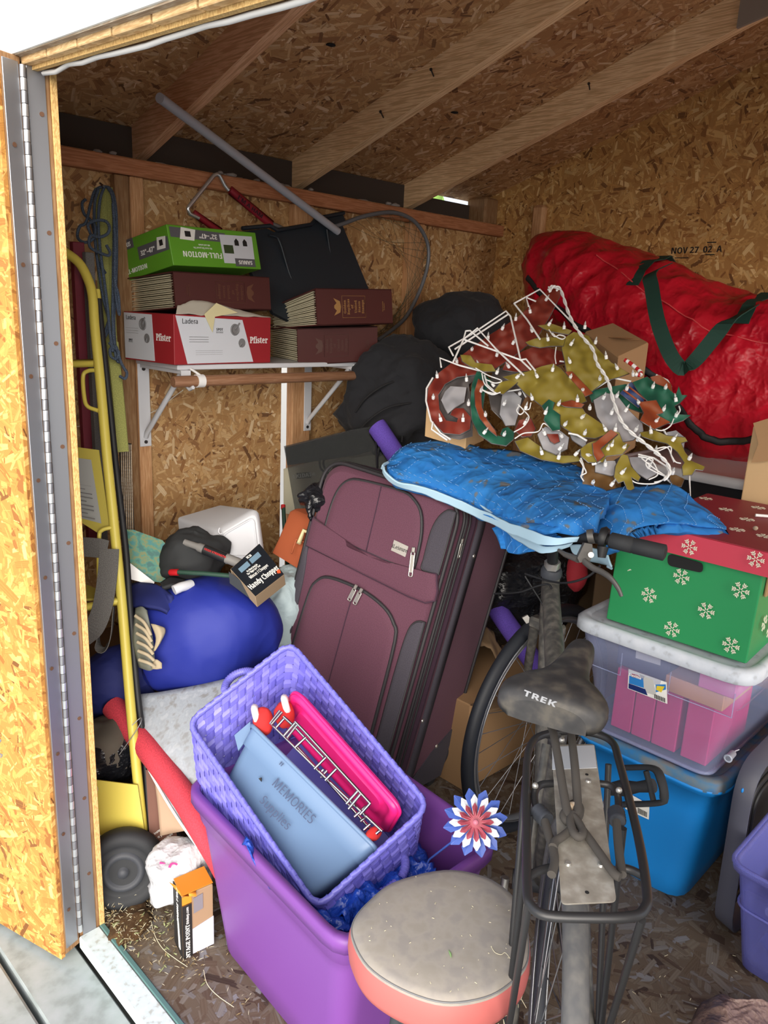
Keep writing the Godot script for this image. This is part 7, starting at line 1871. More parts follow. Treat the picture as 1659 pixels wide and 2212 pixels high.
func build_decor():
	
	var n := V(-.537,.766,.353)
	
	var T := {}
	T.sleigh = thing("light_sculpture", "red and green sleigh shaped holiday light sculpture with a white wire frame", "light sculpture", V(1.05,1.171,.997))
	T.upper = thing("light_sculpture", "olive gold deer shaped light sculpture, upper one, under the twisted white cord", "light sculpture", V(1.359,1.344,1.12))
	T.lower = thing("light_sculpture", "olive gold deer shaped light sculpture with red collar and head hanging down", "light sculpture", V(1.174,1.193,1.224))
	T.sack = thing("light_sculpture", "silver gift sack light sculpture with blue present and green leaves", "light sculpture", V(1.303,1.222,1.33))
	T.base = thing("light_sculpture", "brown and silver light sculpture piece at the bottom of the pile on the blanket", "light sculpture", V(1.129,1.068,1.37))
	var holo := func(name: String, a: Color, c: Color, seed: int):
		var t := tex(noise(0.012, seed, 2), [0.2, a.lerp(c, 0.45), 0.5, c, 0.8, c.lightened(0.22)], 256)
		var m := mat(name, Color(1, 1, 1), 0.28, 0.35, t, Vector3.ONE * 5)
		m.clearcoat_enabled = true; m.clearcoat = 0.4
	holo.call("h_red", rgb(92, 28, 28), rgb(150, 58, 46), 201); holo.call("h_olive", rgb(104, 92, 36), rgb(164, 148, 60), 202); holo.call("h_green", rgb(18, 66, 56), rgb(42, 116, 92), 203); holo.call("h_silver", rgb(140, 142, 150), rgb(190, 192, 200), 204); holo.call("h_grey", rgb(66, 64, 66), rgb(96, 92, 92), 205); holo.call("h_blue", rgb(30, 44, 88), rgb(56, 82, 140), 206); holo.call("h_orange", rgb(120, 50, 34), rgb(172, 84, 50), 207); holo.call("h_brown", rgb(60, 42, 26), rgb(124, 92, 54), 208)
	var P := [
		["sleigh", "backing", "h_grey", -0.030, [V(1.085,1.271,.835),V(1.026,1.216,.865),V(.981,1.157,.924),V(.973,1.13,.971),V(.994,1.126,1.01),V(1.02,1.135,1.031),V(1.061,1.18,.995),V(1.124,1.258,.923),V(1.171,1.285,.934),V(1.208,1.307,.942),V(1.176,1.313,.882),V(1.127,1.296,.844)]],
		["sleigh", "red_body", "h_red", -0.024, [V(1.523,1.538,.936),V(1.526,1.547,.922),V(1.47,1.515,.906),V(1.362,1.443,.898),V(1.266,1.389,.87),V(1.171,1.331,.851),V(1.09,1.281,.837),V(1.041,1.243,.846),V(1.009,1.208,.873),V(.979,1.166,.918),V(.974,1.138,.97),V(.996,1.137,1.007),V(1.024,1.151,1.019),V(1.05,1.179,.999),V(1.057,1.199,.965),V(1.04,1.197,.943),V(1.021,1.181,.95),V(1.026,1.174,.973),V(1.017,1.165,.978),V(1.003,1.167,.952),V(1.015,1.192,.915),V(1.043,1.227,.884),V(1.078,1.255,.876),V(1.115,1.275,.889),V(1.152,1.284,.924),V(1.193,1.299,.955),V(1.271,1.344,.974),V(1.352,1.396,.986),V(1.418,1.448,.974),V(1.496,1.512,.953)]],
		["sleigh", "silver_panel", "h_silver", -0.020, [V(1.058,1.237,.895),V(1.078,1.251,.896),V(1.103,1.251,.934),V(1.067,1.214,.958),V(1.04,1.2,.949),V(1.016,1.184,.946),V(1.032,1.215,.904)]],
		["sleigh", "runner", "h_green", -0.016, [V(1.156,1.297,.926),V(1.115,1.26,.943),V(1.073,1.216,.975),V(1.038,1.174,1.013),V(1.02,1.143,1.054),V(1.022,1.125,1.096),V(1.04,1.122,1.129),V(1.064,1.137,1.133),V(1.08,1.153,1.123),V(1.081,1.164,1.1),V(1.069,1.159,1.093),V(1.055,1.146,1.098),V(1.054,1.14,1.112),V(1.046,1.143,1.093),V(1.057,1.169,1.053),V(1.078,1.201,1.015),V(1.116,1.24,.988),V(1.156,1.272,.979)]],
		["sleigh", "runner_stripe", "h_orange", -0.010, [V(1.131,1.275,.951),V(1.097,1.243,.968),V(1.067,1.209,.998),V(1.048,1.181,1.031),V(1.039,1.157,1.068),V(1.039,1.143,1.099),V(1.047,1.155,1.086),V(1.056,1.178,1.05),V(1.074,1.206,1.015),V(1.103,1.24,.986),V(1.133,1.267,.972)]],
		["sleigh", "red_panel", "h_red", -0.026, [V(1.237,1.324,.963),V(1.273,1.344,.972),V(1.332,1.371,1.003),V(1.356,1.356,1.073),V(1.332,1.328,1.098),V(1.276,1.306,1.06),V(1.23,1.297,1.008),V(1.21,1.3,.973)]],
		["sleigh", "grey_panel", "h_grey", -0.030, [V(1.199,1.298,.949),V(1.285,1.327,1.016),V(1.272,1.296,1.064),V(1.207,1.249,1.066),V(1.141,1.196,1.083),V(1.103,1.177,1.065),V(1.108,1.2,1.023),V(1.141,1.243,.981)]],
		["sleigh", "silver_disc", "h_silver", -0.022, [V(1.152,1.242,1.022),V(1.174,1.248,1.042),V(1.172,1.232,1.074),V(1.135,1.197,1.093),V(1.103,1.168,1.107),V(1.088,1.166,1.089),V(1.101,1.19,1.056)]],
		["sleigh", "red_curl", "h_red", -0.020, [V(1.089,1.156,1.118),V(1.119,1.181,1.109),V(1.141,1.187,1.13),V(1.126,1.164,1.158),V(1.103,1.146,1.161),V(1.089,1.144,1.143)]],
		["upper", "body", "h_olive", 0.004, [V(1.357,1.396,1.073),V(1.387,1.413,1.082),V(1.401,1.404,1.122),V(1.383,1.372,1.164),V(1.37,1.337,1.22),V(1.372,1.313,1.276),V(1.346,1.302,1.259),V(1.318,1.292,1.239),V(1.27,1.264,1.228),V(1.264,1.279,1.186),V(1.272,1.304,1.144),V(1.299,1.335,1.117),V(1.325,1.367,1.087)]],
		["upper", "leg", "h_olive", 0.006, [V(1.278,1.378,.996),V(1.302,1.389,1.009),V(1.329,1.395,1.038),V(1.354,1.395,1.077),V(1.332,1.374,1.087),V(1.31,1.372,1.059),V(1.288,1.366,1.039),V(1.276,1.371,1.01)]],
		["upper", "leg", "h_olive", 0.002, [V(1.346,1.425,.986),V(1.375,1.432,1.016),V(1.39,1.416,1.074),V(1.374,1.405,1.074),V(1.35,1.412,1.022)]],
		["upper", "strap", "h_orange", 0.010, [V(1.266,1.308,1.142),V(1.278,1.31,1.156),V(1.26,1.26,1.237),V(1.238,1.25,1.226)]],
		["upper", "dark_panel", "h_green", -0.012, [V(1.284,1.261,1.209),V(1.321,1.273,1.24),V(1.361,1.284,1.275),V(1.375,1.27,1.327),V(1.318,1.219,1.353),V(1.299,1.239,1.278),V(1.265,1.236,1.234)]],
		["lower", "leg", "h_olive", 0.016, [V(1.126,1.336,.885),V(1.141,1.336,.909),V(1.133,1.318,.936),V(1.156,1.316,.975),V(1.147,1.299,.999),V(1.128,1.297,.973),V(1.116,1.308,.931),V(1.114,1.32,.903)]],
		["lower", "leg", "h_olive", 0.018, [V(1.096,1.25,1.033),V(1.128,1.274,1.03),V(1.147,1.28,1.046),V(1.155,1.276,1.067),V(1.106,1.245,1.058)]],
		["lower", "body", "h_olive", 0.014, [V(1.147,1.286,1.021),V(1.179,1.297,1.045),V(1.2,1.303,1.064),V(1.236,1.319,1.085),V(1.261,1.327,1.105),V(1.262,1.317,1.129),V(1.254,1.296,1.162),V(1.24,1.259,1.219),V(1.227,1.241,1.24),V(1.21,1.233,1.231),V(1.199,1.214,1.256),V(1.201,1.185,1.32),V(1.194,1.173,1.336),V(1.16,1.159,1.315),V(1.137,1.16,1.278),V(1.134,1.178,1.236),V(1.139,1.2,1.196),V(1.146,1.223,1.157),V(1.149,1.25,1.1),V(1.154,1.271,1.065)]],
		["lower", "collar", "h_orange", 0.020, [V(1.171,1.232,1.191),V(1.199,1.242,1.213),V(1.209,1.234,1.245),V(1.197,1.226,1.245),V(1.175,1.226,1.209)]],
		["lower", "leaf", "h_green", 0.021, [V(1.138,1.224,1.162),V(1.164,1.24,1.165),V(1.166,1.234,1.182),V(1.148,1.218,1.189),V(1.148,1.207,1.213),V(1.117,1.174,1.237),V(1.102,1.169,1.225),V(1.112,1.192,1.19),V(1.13,1.209,1.181)]],
		["lower", "head", "h_olive", 0.026, [V(1.102,1.136,1.311),V(1.125,1.15,1.317),V(1.144,1.157,1.33),V(1.186,1.18,1.343),V(1.193,1.177,1.361),V(1.179,1.158,1.381),V(1.182,1.152,1.399),V(1.153,1.132,1.397),V(1.126,1.126,1.37),V(1.108,1.112,1.372),V(1.087,1.11,1.345),V(1.088,1.122,1.322)]],
		["lower", "muzzle_band", "h_orange", 0.031, [V(1.125,1.151,1.329),V(1.132,1.154,1.333),V(1.182,1.183,1.344),V(1.182,1.175,1.364),V(1.126,1.141,1.352),V(1.118,1.127,1.369),V(1.095,1.113,1.365),V(1.105,1.128,1.347)]],
		["lower", "antler", "h_olive", 0.020, [V(1.161,1.131,1.393),V(1.165,1.129,1.407),V(1.148,1.107,1.427),V(1.14,1.087,1.458),V(1.129,1.079,1.46),V(1.127,1.086,1.441),V(1.109,1.064,1.461),V(1.094,1.056,1.456),V(1.109,1.077,1.433),V(1.097,1.072,1.426),V(1.102,1.083,1.41),V(1.125,1.105,1.398)]],
		["lower", "antler", "h_olive", 0.006, [V(1.249,1.177,1.389),V(1.276,1.184,1.414),V(1.282,1.175,1.445),V(1.305,1.174,1.482),V(1.301,1.166,1.491),V(1.287,1.161,1.482),V(1.273,1.142,1.501),V(1.264,1.125,1.525),V(1.271,1.115,1.556),V(1.26,1.108,1.556),V(1.252,1.109,1.542),V(1.235,1.097,1.542),V(1.221,1.094,1.527),V(1.238,1.112,1.514),V(1.25,1.12,1.514),V(1.263,1.141,1.487),V(1.265,1.158,1.456),V(1.252,1.163,1.424),V(1.244,1.169,1.398)]],
		["lower", "antler", "h_brown", -0.006, [V(1.216,1.089,1.496),V(1.226,1.091,1.507),V(1.23,1.084,1.527),V(1.21,1.069,1.531),V(1.202,1.069,1.517),V(1.206,1.079,1.504)]],
		["lower", "silver_wing", "h_silver", 0.004, [V(1.144,1.166,1.247),V(1.155,1.153,1.294),V(1.134,1.133,1.305),V(1.133,1.15,1.266)]],
		["lower", "under_body", "h_olive", -0.008, [V(1.054,1.135,1.146),V(1.082,1.145,1.165),V(1.083,1.131,1.198),V(1.089,1.111,1.251),V(1.122,1.114,1.293),V(1.116,1.103,1.308),V(1.085,1.096,1.276),V(1.059,1.1,1.229),V(1.044,1.115,1.172)]],
		["lower", "disc", "h_silver", 0.008, [V(1.087,1.157,1.191),V(1.114,1.175,1.194),V(1.129,1.17,1.229),V(1.128,1.155,1.259),V(1.102,1.13,1.273),V(1.074,1.117,1.26),V(1.066,1.126,1.226)]],
		["lower", "disc_swirl", "h_red", 0.013, [V(1.095,1.16,1.213),V(1.113,1.162,1.235),V(1.1,1.146,1.25),V(1.087,1.14,1.244),V(1.086,1.145,1.232)]],
		["sack", "sack", "h_silver", -0.004, [V(1.262,1.242,1.24),V(1.298,1.261,1.254),V(1.311,1.258,1.279),V(1.295,1.226,1.324),V(1.285,1.196,1.374),V(1.27,1.179,1.387),V(1.235,1.158,1.38),V(1.214,1.152,1.362),V(1.217,1.177,1.311),V(1.231,1.204,1.274)]],
		["sack", "blue_present", "h_blue", 0.002, [V(1.313,1.263,1.287),V(1.357,1.292,1.292),V(1.351,1.263,1.346),V(1.308,1.232,1.347)]],
		["sack", "red_present", "h_orange", 0.000, [V(1.402,1.307,1.323),V(1.422,1.313,1.339),V(1.416,1.292,1.376),V(1.396,1.27,1.393),V(1.376,1.261,1.383),V(1.385,1.285,1.345)]],
		["sack", "green_leaves", "h_green", 0.008, [V(1.351,1.292,1.3),V(1.387,1.308,1.321),V(1.383,1.291,1.351),V(1.391,1.284,1.378),V(1.386,1.268,1.407),V(1.412,1.289,1.4),V(1.396,1.269,1.418),V(1.403,1.269,1.429),V(1.373,1.25,1.425),V(1.358,1.242,1.419),V(1.346,1.224,1.441),V(1.361,1.224,1.464),V(1.338,1.211,1.456),V(1.314,1.202,1.44),V(1.305,1.204,1.421),V(1.328,1.247,1.364),V(1.338,1.271,1.325)]],
		["sack", "red_leaf", "h_orange", 0.013, [V(1.306,1.246,1.346),V(1.338,1.254,1.378),V(1.32,1.226,1.41),V(1.305,1.221,1.399),V(1.309,1.206,1.437),V(1.269,1.188,1.416),V(1.268,1.205,1.376),V(1.29,1.223,1.372)]],
		["sack", "silver_tip", "h_silver", -0.014, [V(1.314,1.178,1.429),V(1.333,1.184,1.444),V(1.33,1.169,1.472),V(1.294,1.137,1.487),V(1.304,1.156,1.461),V(1.297,1.159,1.445)]],
		["base", "brown_panel", "h_brown", 0.008, [V(1.1,1.104,1.327),V(1.113,1.102,1.35),V(1.121,1.087,1.397),V(1.096,1.058,1.42),V(1.066,1.042,1.409),V(1.041,1.038,1.381),V(1.052,1.057,1.357)]],
		["base", "silver_panel", "h_silver", 0.012, [V(1.115,1.11,1.348),V(1.145,1.114,1.385),V(1.125,1.089,1.408),V(1.11,1.083,1.399),V(1.094,1.088,1.363)]],
		["base", "silver_panel", "h_silver", 0.002, [V(1.182,1.121,1.398),V(1.209,1.125,1.431),V(1.21,1.111,1.462),V(1.191,1.092,1.474),V(1.166,1.08,1.464),V(1.163,1.093,1.431)]]]
	for e in P:
		var b := B.new(); b.plate(e[4], n, 0.003)
		var o := part(T[e[0]], e[1], b, M[e[2]])
		b = B.new(); b.tube(mv(e[4], n * 0.0015), 0.0017, 4, true); part(o, "outline", b, M.h_grey)
	# ribbons on the present, candy cane
	for q in [[V(1.322,1.273,1.292),V(1.32,1.245,1.349)], [V(1.338,1.283,1.294),V(1.335,1.255,1.35)]]:
		var b := B.new(); b.tube(q, 0.003, 4); part(T.sack, "ribbon", b, M.h_orange)
	var cane := curve([V(1.385,1.349,1.251),V(1.385,1.343,1.265),V(1.383,1.33,1.289),V(1.379,1.32,1.305),V(1.371,1.313,1.308),V(1.366,1.315,1.297)], 10)
	for k in 10:
		var b := B.new(); b.tube([cane[k], cane[k + 1]], 0.0055, 8); part(T.sack, "cane_stripe", b, M.white_plastic if k % 2 else M.red_plastic)
	# white wire frames
	var W := [
		["sleigh", [V(1.342,1.487,.898),V(1.426,1.532,.927),V(1.385,1.427,1.093)]], ["sleigh", [V(1.342,1.487,.898),V(1.322,1.442,.964),V(1.293,1.391,1.033)]], ["sleigh", [V(1.357,1.481,.94),V(1.377,1.506,.914),V(1.383,1.496,.946)]], ["sleigh", [V(1.098,1.336,.882),V(1.109,1.357,.854),V(1.175,1.393,.876),V(1.296,1.464,.905),V(1.29,1.45,.927),V(1.201,1.337,1.037)]], ["sleigh", [V(1.118,1.353,.87),V(1.197,1.399,.89),V(1.293,1.455,.915)]], ["sleigh", [V(1.08,1.321,.899),V(1.148,1.38,.874),V(1.172,1.403,.86),V(1.181,1.405,.869),V(1.175,1.367,.942)]], ["sleigh", [V(1.146,1.381,.876),V(1.196,1.413,.883),V(1.177,1.357,.973),V(1.162,1.298,1.08)]], ["sleigh", [V(1.151,1.38,.873),V(1.174,1.358,.956),V(1.197,1.335,1.041),V(1.208,1.338,1.051),V(1.196,1.31,1.093)]], ["sleigh", [V(1.199,1.335,1.039),V(1.193,1.312,1.08)]], ["sleigh", [V(1.074,1.303,.861),V(1.092,1.326,.838),V(1.109,1.31,.898),V(1.13,1.3,.953)]], ["sleigh", [V(1.068,1.271,.837),V(1.034,1.243,.846),V(1.007,1.212,.871),V(.975,1.166,.922),V(.965,1.139,.968),V(.969,1.127,1)]], ["sleigh", [V(.965,1.165,.937),V(.948,1.148,.95),V(.953,1.127,1.002)]], ["sleigh", [V(1.151,1.287,.956),V(1.133,1.263,.982),V(1.13,1.245,1.017),V(1.181,1.258,1.065),V(1.17,1.24,1.088)]],
		["upper", [V(1.34,1.372,1.087),V(1.304,1.334,1.114),V(1.296,1.335,1.102)]], ["upper", [V(1.276,1.265,1.221),V(1.343,1.301,1.245),V(1.363,1.295,1.289)]], ["sack", [V(1.425,1.314,1.327),V(1.43,1.302,1.359),V(1.42,1.287,1.376)]], ["sack", [V(1.312,1.186,1.42),V(1.305,1.175,1.434)]],
		["base", [V(1.06,1.035,1.382),V(1.082,1.039,1.406),V(1.122,1.052,1.439)]], ["base", [V(1.213,1.08,1.494),V(1.21,1.063,1.527),V(1.206,1.045,1.56),V(1.256,1.095,1.527)]], ["base", [V(1.097,1.116,1.318),V(1.083,1.098,1.336),V(1.063,1.08,1.345)]], ["lower", [V(1.125,1.168,1.258),V(1.134,1.166,1.279),V(1.137,1.155,1.306)]], ["lower", [V(1.208,1.13,1.412),V(1.224,1.125,1.447),V(1.224,1.109,1.483),V(1.219,1.101,1.49)]]]
	for e in W:
		var b := B.new(); b.tube(e[1], 0.0027, 7); part(T[e[0]], "frame_rod", b, M.white_plastic)
	# thin white leads
	var C := [[V(1.11,1.295,.978),V(1.092,1.271,1.003),V(1.088,1.255,1.032),V(1.089,1.248,1.05),V(1.079,1.25,1.028),V(1.074,1.256,1.008),V(1.079,1.245,1.041),V(1.099,1.252,1.054)], [V(1.114,1.307,.952),V(1.118,1.291,.993),V(1.128,1.28,1.033),V(1.112,1.273,1.024),V(1.105,1.28,.998)], [V(1.092,1.222,1.121),V(1.08,1.212,1.125),V(1.078,1.204,1.138),V(1.091,1.213,1.139),V(1.096,1.226,1.117)], [V(1.042,1.162,1.149),V(1.071,1.177,1.158),V(1.097,1.198,1.153),V(1.104,1.213,1.13),V(1.115,1.216,1.139),V(1.131,1.231,1.132)], [V(1.031,1.148,1.161),V(1.056,1.161,1.17),V(1.082,1.167,1.195),V(1.107,1.186,1.193),V(1.107,1.174,1.221),V(1.117,1.173,1.236)], [V(1.338,1.418,1.03),V(1.329,1.4,1.056),V(1.342,1.405,1.064),V(1.347,1.401,1.08),V(1.335,1.394,1.079),V(1.332,1.4,1.06),V(1.335,1.409,1.045)], [V(1.169,1.132,1.432),V(1.178,1.13,1.451),V(1.177,1.12,1.471),V(1.161,1.099,1.491),V(1.137,1.087,1.482)], [V(1.17,1.129,1.441),V(1.168,1.113,1.472),V(1.168,1.1,1.501),V(1.166,1.094,1.512),V(1.149,1.086,1.503),V(1.14,1.083,1.495)], [V(1.168,1.123,1.452),V(1.181,1.131,1.454),V(1.183,1.128,1.464),V(1.172,1.12,1.464),V(1.168,1.121,1.455),V(1.16,1.112,1.463),V(1.162,1.103,1.486),V(1.167,1.097,1.506)], [V(1.219,1.148,1.447),V(1.241,1.154,1.468),V(1.23,1.136,1.489),V(1.224,1.125,1.503),V(1.228,1.123,1.515)], [V(1.22,1.158,1.426),V(1.218,1.144,1.452),V(1.248,1.156,1.473),V(1.233,1.139,1.485),V(1.221,1.125,1.5)], [V(1.087,1.113,1.321),V(1.079,1.099,1.339),V(1.072,1.089,1.351),V(1.065,1.085,1.349),V(1.057,1.081,1.346),V(1.051,1.071,1.359)], [V(1.122,1.085,1.435),V(1.126,1.076,1.461),V(1.152,1.079,1.494),V(1.182,1.095,1.504),V(1.203,1.113,1.496),V(1.213,1.131,1.475)], [V(1.327,1.215,1.437),V(1.306,1.199,1.44),V(1.285,1.188,1.432),V(1.277,1.188,1.417)], [V(1.3,1.372,1.084),V(1.276,1.348,1.099),V(1.261,1.33,1.114)], [V(1.359,1.245,1.432),V(1.35,1.235,1.44),V(1.336,1.224,1.441)]]
	var cd := thing("twisted_cord", "twisted white electrical cord and loose leads of the light sculptures", "cord", V(1.337,1.349,1.188))
	for e in C:
		var b := B.new(); b.tube(curve(e, 28), 0.0018, 6); part(cd, "lead", b, M.white_plastic)
	var spine := curve([V(1.427,1.53,.989),V(1.432,1.541,.972),V(1.42,1.537,.963),V(1.411,1.527,.972),V(1.427,1.539,.97),V(1.435,1.536,.989),V(1.413,1.505,1.022),V(1.382,1.465,1.062),V(1.359,1.432,1.1),V(1.342,1.4,1.143),V(1.329,1.373,1.182),V(1.301,1.338,1.216),V(1.287,1.312,1.249),V(1.269,1.287,1.277),V(1.236,1.247,1.314),V(1.207,1.208,1.355),V(1.197,1.185,1.389),V(1.194,1.163,1.431),V(1.191,1.144,1.468),V(1.185,1.126,1.498),V(1.169,1.107,1.516),V(1.147,1.092,1.515)], 170)
	for s in 2:
		var pts := []
		for k in spine.size():
			var t: Vector3 = (spine[mini(k + 1, spine.size() - 1)] - spine[maxi(k - 1, 0)]).normalized()
			var w := t.cross(n).normalized()
			var a := k * 0.62 + PI * s
			pts.append(spine[k] + n * sin(a) * 0.0026 + w * cos(a) * 0.0026)
		var b := B.new(); b.tube(pts, 0.0026, 6); part(cd, "twisted_strand", b, M.white_plastic)
	# bulbs in white sockets
	var cl := mat("bulb_clear", Color(0.85, 0.86, 0.86, 0.45), 0.15); cl.transparency = BaseMaterial3D.TRANSPARENCY_ALPHA
	var bulbs := [[V(1.431,1.499,.95),V(1.369,1.461,.939),V(1.325,1.438,.921),V(1.278,1.41,.911),V(1.323,1.408,.983),V(1.26,1.372,.966),V(1.175,1.349,.886),V(1.23,1.382,.898),V(1.204,1.338,.954),V(1.196,1.31,1.003),V(1.149,1.308,.936),V(1.12,1.314,.879),V(1.054,1.274,.866),V(1.096,1.27,.938),V(1.002,1.221,.902),V(1.047,1.212,.99),V(1.097,1.246,.991),V(1.128,1.261,1.007),V(.969,1.17,.962),V(1.005,1.173,1.009),V(1.052,1.189,1.046),V(1.014,1.149,1.076),V(1.041,1.148,1.12),V(1.096,1.176,1.143),V(1.105,1.218,1.065)], [V(1.353,1.428,1.019),V(1.369,1.42,1.06),V(1.405,1.425,1.105),V(1.312,1.387,1.047),V(1.339,1.378,1.107),V(1.383,1.386,1.157),V(1.293,1.332,1.137),V(1.3,1.294,1.23),V(1.362,1.348,1.207),V(1.353,1.323,1.248),V(1.257,1.294,1.166),V(1.248,1.265,1.213),V(1.216,1.223,1.258)], [V(1.137,1.295,1.009),V(1.16,1.287,1.061),V(1.194,1.292,1.101),V(1.233,1.31,1.123),V(1.127,1.247,1.097),V(1.136,1.238,1.131),V(1.105,1.214,1.135),V(1.166,1.229,1.195),V(1.203,1.241,1.227),V(1.126,1.207,1.183),V(1.082,1.161,1.215),V(1.132,1.184,1.241),V(1.173,1.203,1.264),V(1.102,1.158,1.253),V(1.143,1.168,1.294),V(1.182,1.179,1.329),V(1.038,1.119,1.241),V(1.055,1.112,1.28),V(1.074,1.131,1.269),V(1.087,1.122,1.308),V(1.103,1.122,1.331),V(1.144,1.137,1.362),V(1.171,1.143,1.39),V(1.157,1.145,1.364),V(1.196,1.18,1.348),V(1.209,1.163,1.405),V(1.261,1.168,1.472),V(1.245,1.132,1.526),V(1.191,1.1,1.513),V(1.118,1.092,1.421)], [V(1.368,1.309,1.289),V(1.369,1.282,1.349),V(1.386,1.282,1.376),V(1.324,1.274,1.299),V(1.267,1.249,1.266),V(1.292,1.255,1.29),V(1.245,1.215,1.306),V(1.273,1.223,1.33),V(1.309,1.242,1.345),V(1.332,1.231,1.404),V(1.372,1.254,1.415),V(1.337,1.219,1.437),V(1.244,1.181,1.379),V(1.292,1.202,1.406),V(1.261,1.178,1.412)], [V(1.101,1.104,1.352),V(1.117,1.104,1.375),V(1.087,1.065,1.414),V(1.063,1.066,1.377),V(1.175,1.106,1.46),V(1.216,1.138,1.452)]]
	var keys := ["sleigh", "upper", "lower", "sack", "base"]
	var rng := RandomNumberGenerator.new(); rng.seed = 9
	var sock := B.new(); sock.tube([Vector3(0, -0.004, 0), Vector3(0, 0.005, 0), Vector3(0, 0.007, 0)], [0.0045, 0.0045, 0.0036], 10)
	var sm := sock.mesh()
	var glass := B.new(); glass.lathe([Vector2(0.0005, 0.007), Vector2(0.0026, 0.008), Vector2(0.0029, 0.011), Vector2(0.0018, 0.015), Vector2(0.0004, 0.019)], Transform3D(), 8)
	var gm := glass.mesh()
	for k in 5:
		for p in bulbs[k]:
			var o := MeshInstance3D.new(); o.name = "bulb_socket"; o.mesh = sm; o.material_override = M.white_plastic
			T[keys[k]].add_child(o, true)
			var dv: Vector3 = (n + Vector3(rng.randfn(0.1, 0.35), rng.randfn(0.2, 0.3), rng.randfn(0, 0.35))).normalized()
			o.transform = Transform3D(rot_to(dv), p + n * 0.006 - T[keys[k]].position)
			var g := MeshInstance3D.new(); g.name = "bulb"; g.mesh = gm; g.material_override = cl
			o.add_child(g, true)
	
	# cartons around the pile
	var c1 := thing("small_carton", "small taped brown carton between the light sculptures and the red bag", "box", V(1.621,1.304,1.116))
	var q4 := [V(1.598,1.415,.992),V(1.529,1.349,1.154),V(1.696,1.391,1.16),V(1.758,1.445,.996)]
	var b := B.new(); quadbox(b, mv(q4, Vector3(0.0, -0.33, 0.0)), q4, 0.003); part(c1, "carton", b, M.cardboard)
	b = B.new(); b.plate(mv([q4[0].lerp(q4[3], 0.35), q4[1].lerp(q4[2], 0.35), q4[1].lerp(q4[2], 0.65), q4[0].lerp(q4[3], 0.65)], Vector3(0, 0.0005, 0)), Vector3.UP, 0.0008); part(c1, "tape", b, M.tape)
	var c2 := thing("small_carton", "pale brown carton edge under the sleigh light sculpture's curl", "box", V(1.084,1.099,.882))
	q4 = [V(1.076,1.184,.812),V(1.085,1.169,.96),V(1.221,1.175,.919),V(1.215,1.184,.762)]
	b = B.new(); quadbox(b, mv(q4, Vector3(0.0, -0.085, 0.0)), q4, 0.003); part(c2, "carton", b, mat("carton_pale", rgb(206, 170, 124), 0.85))


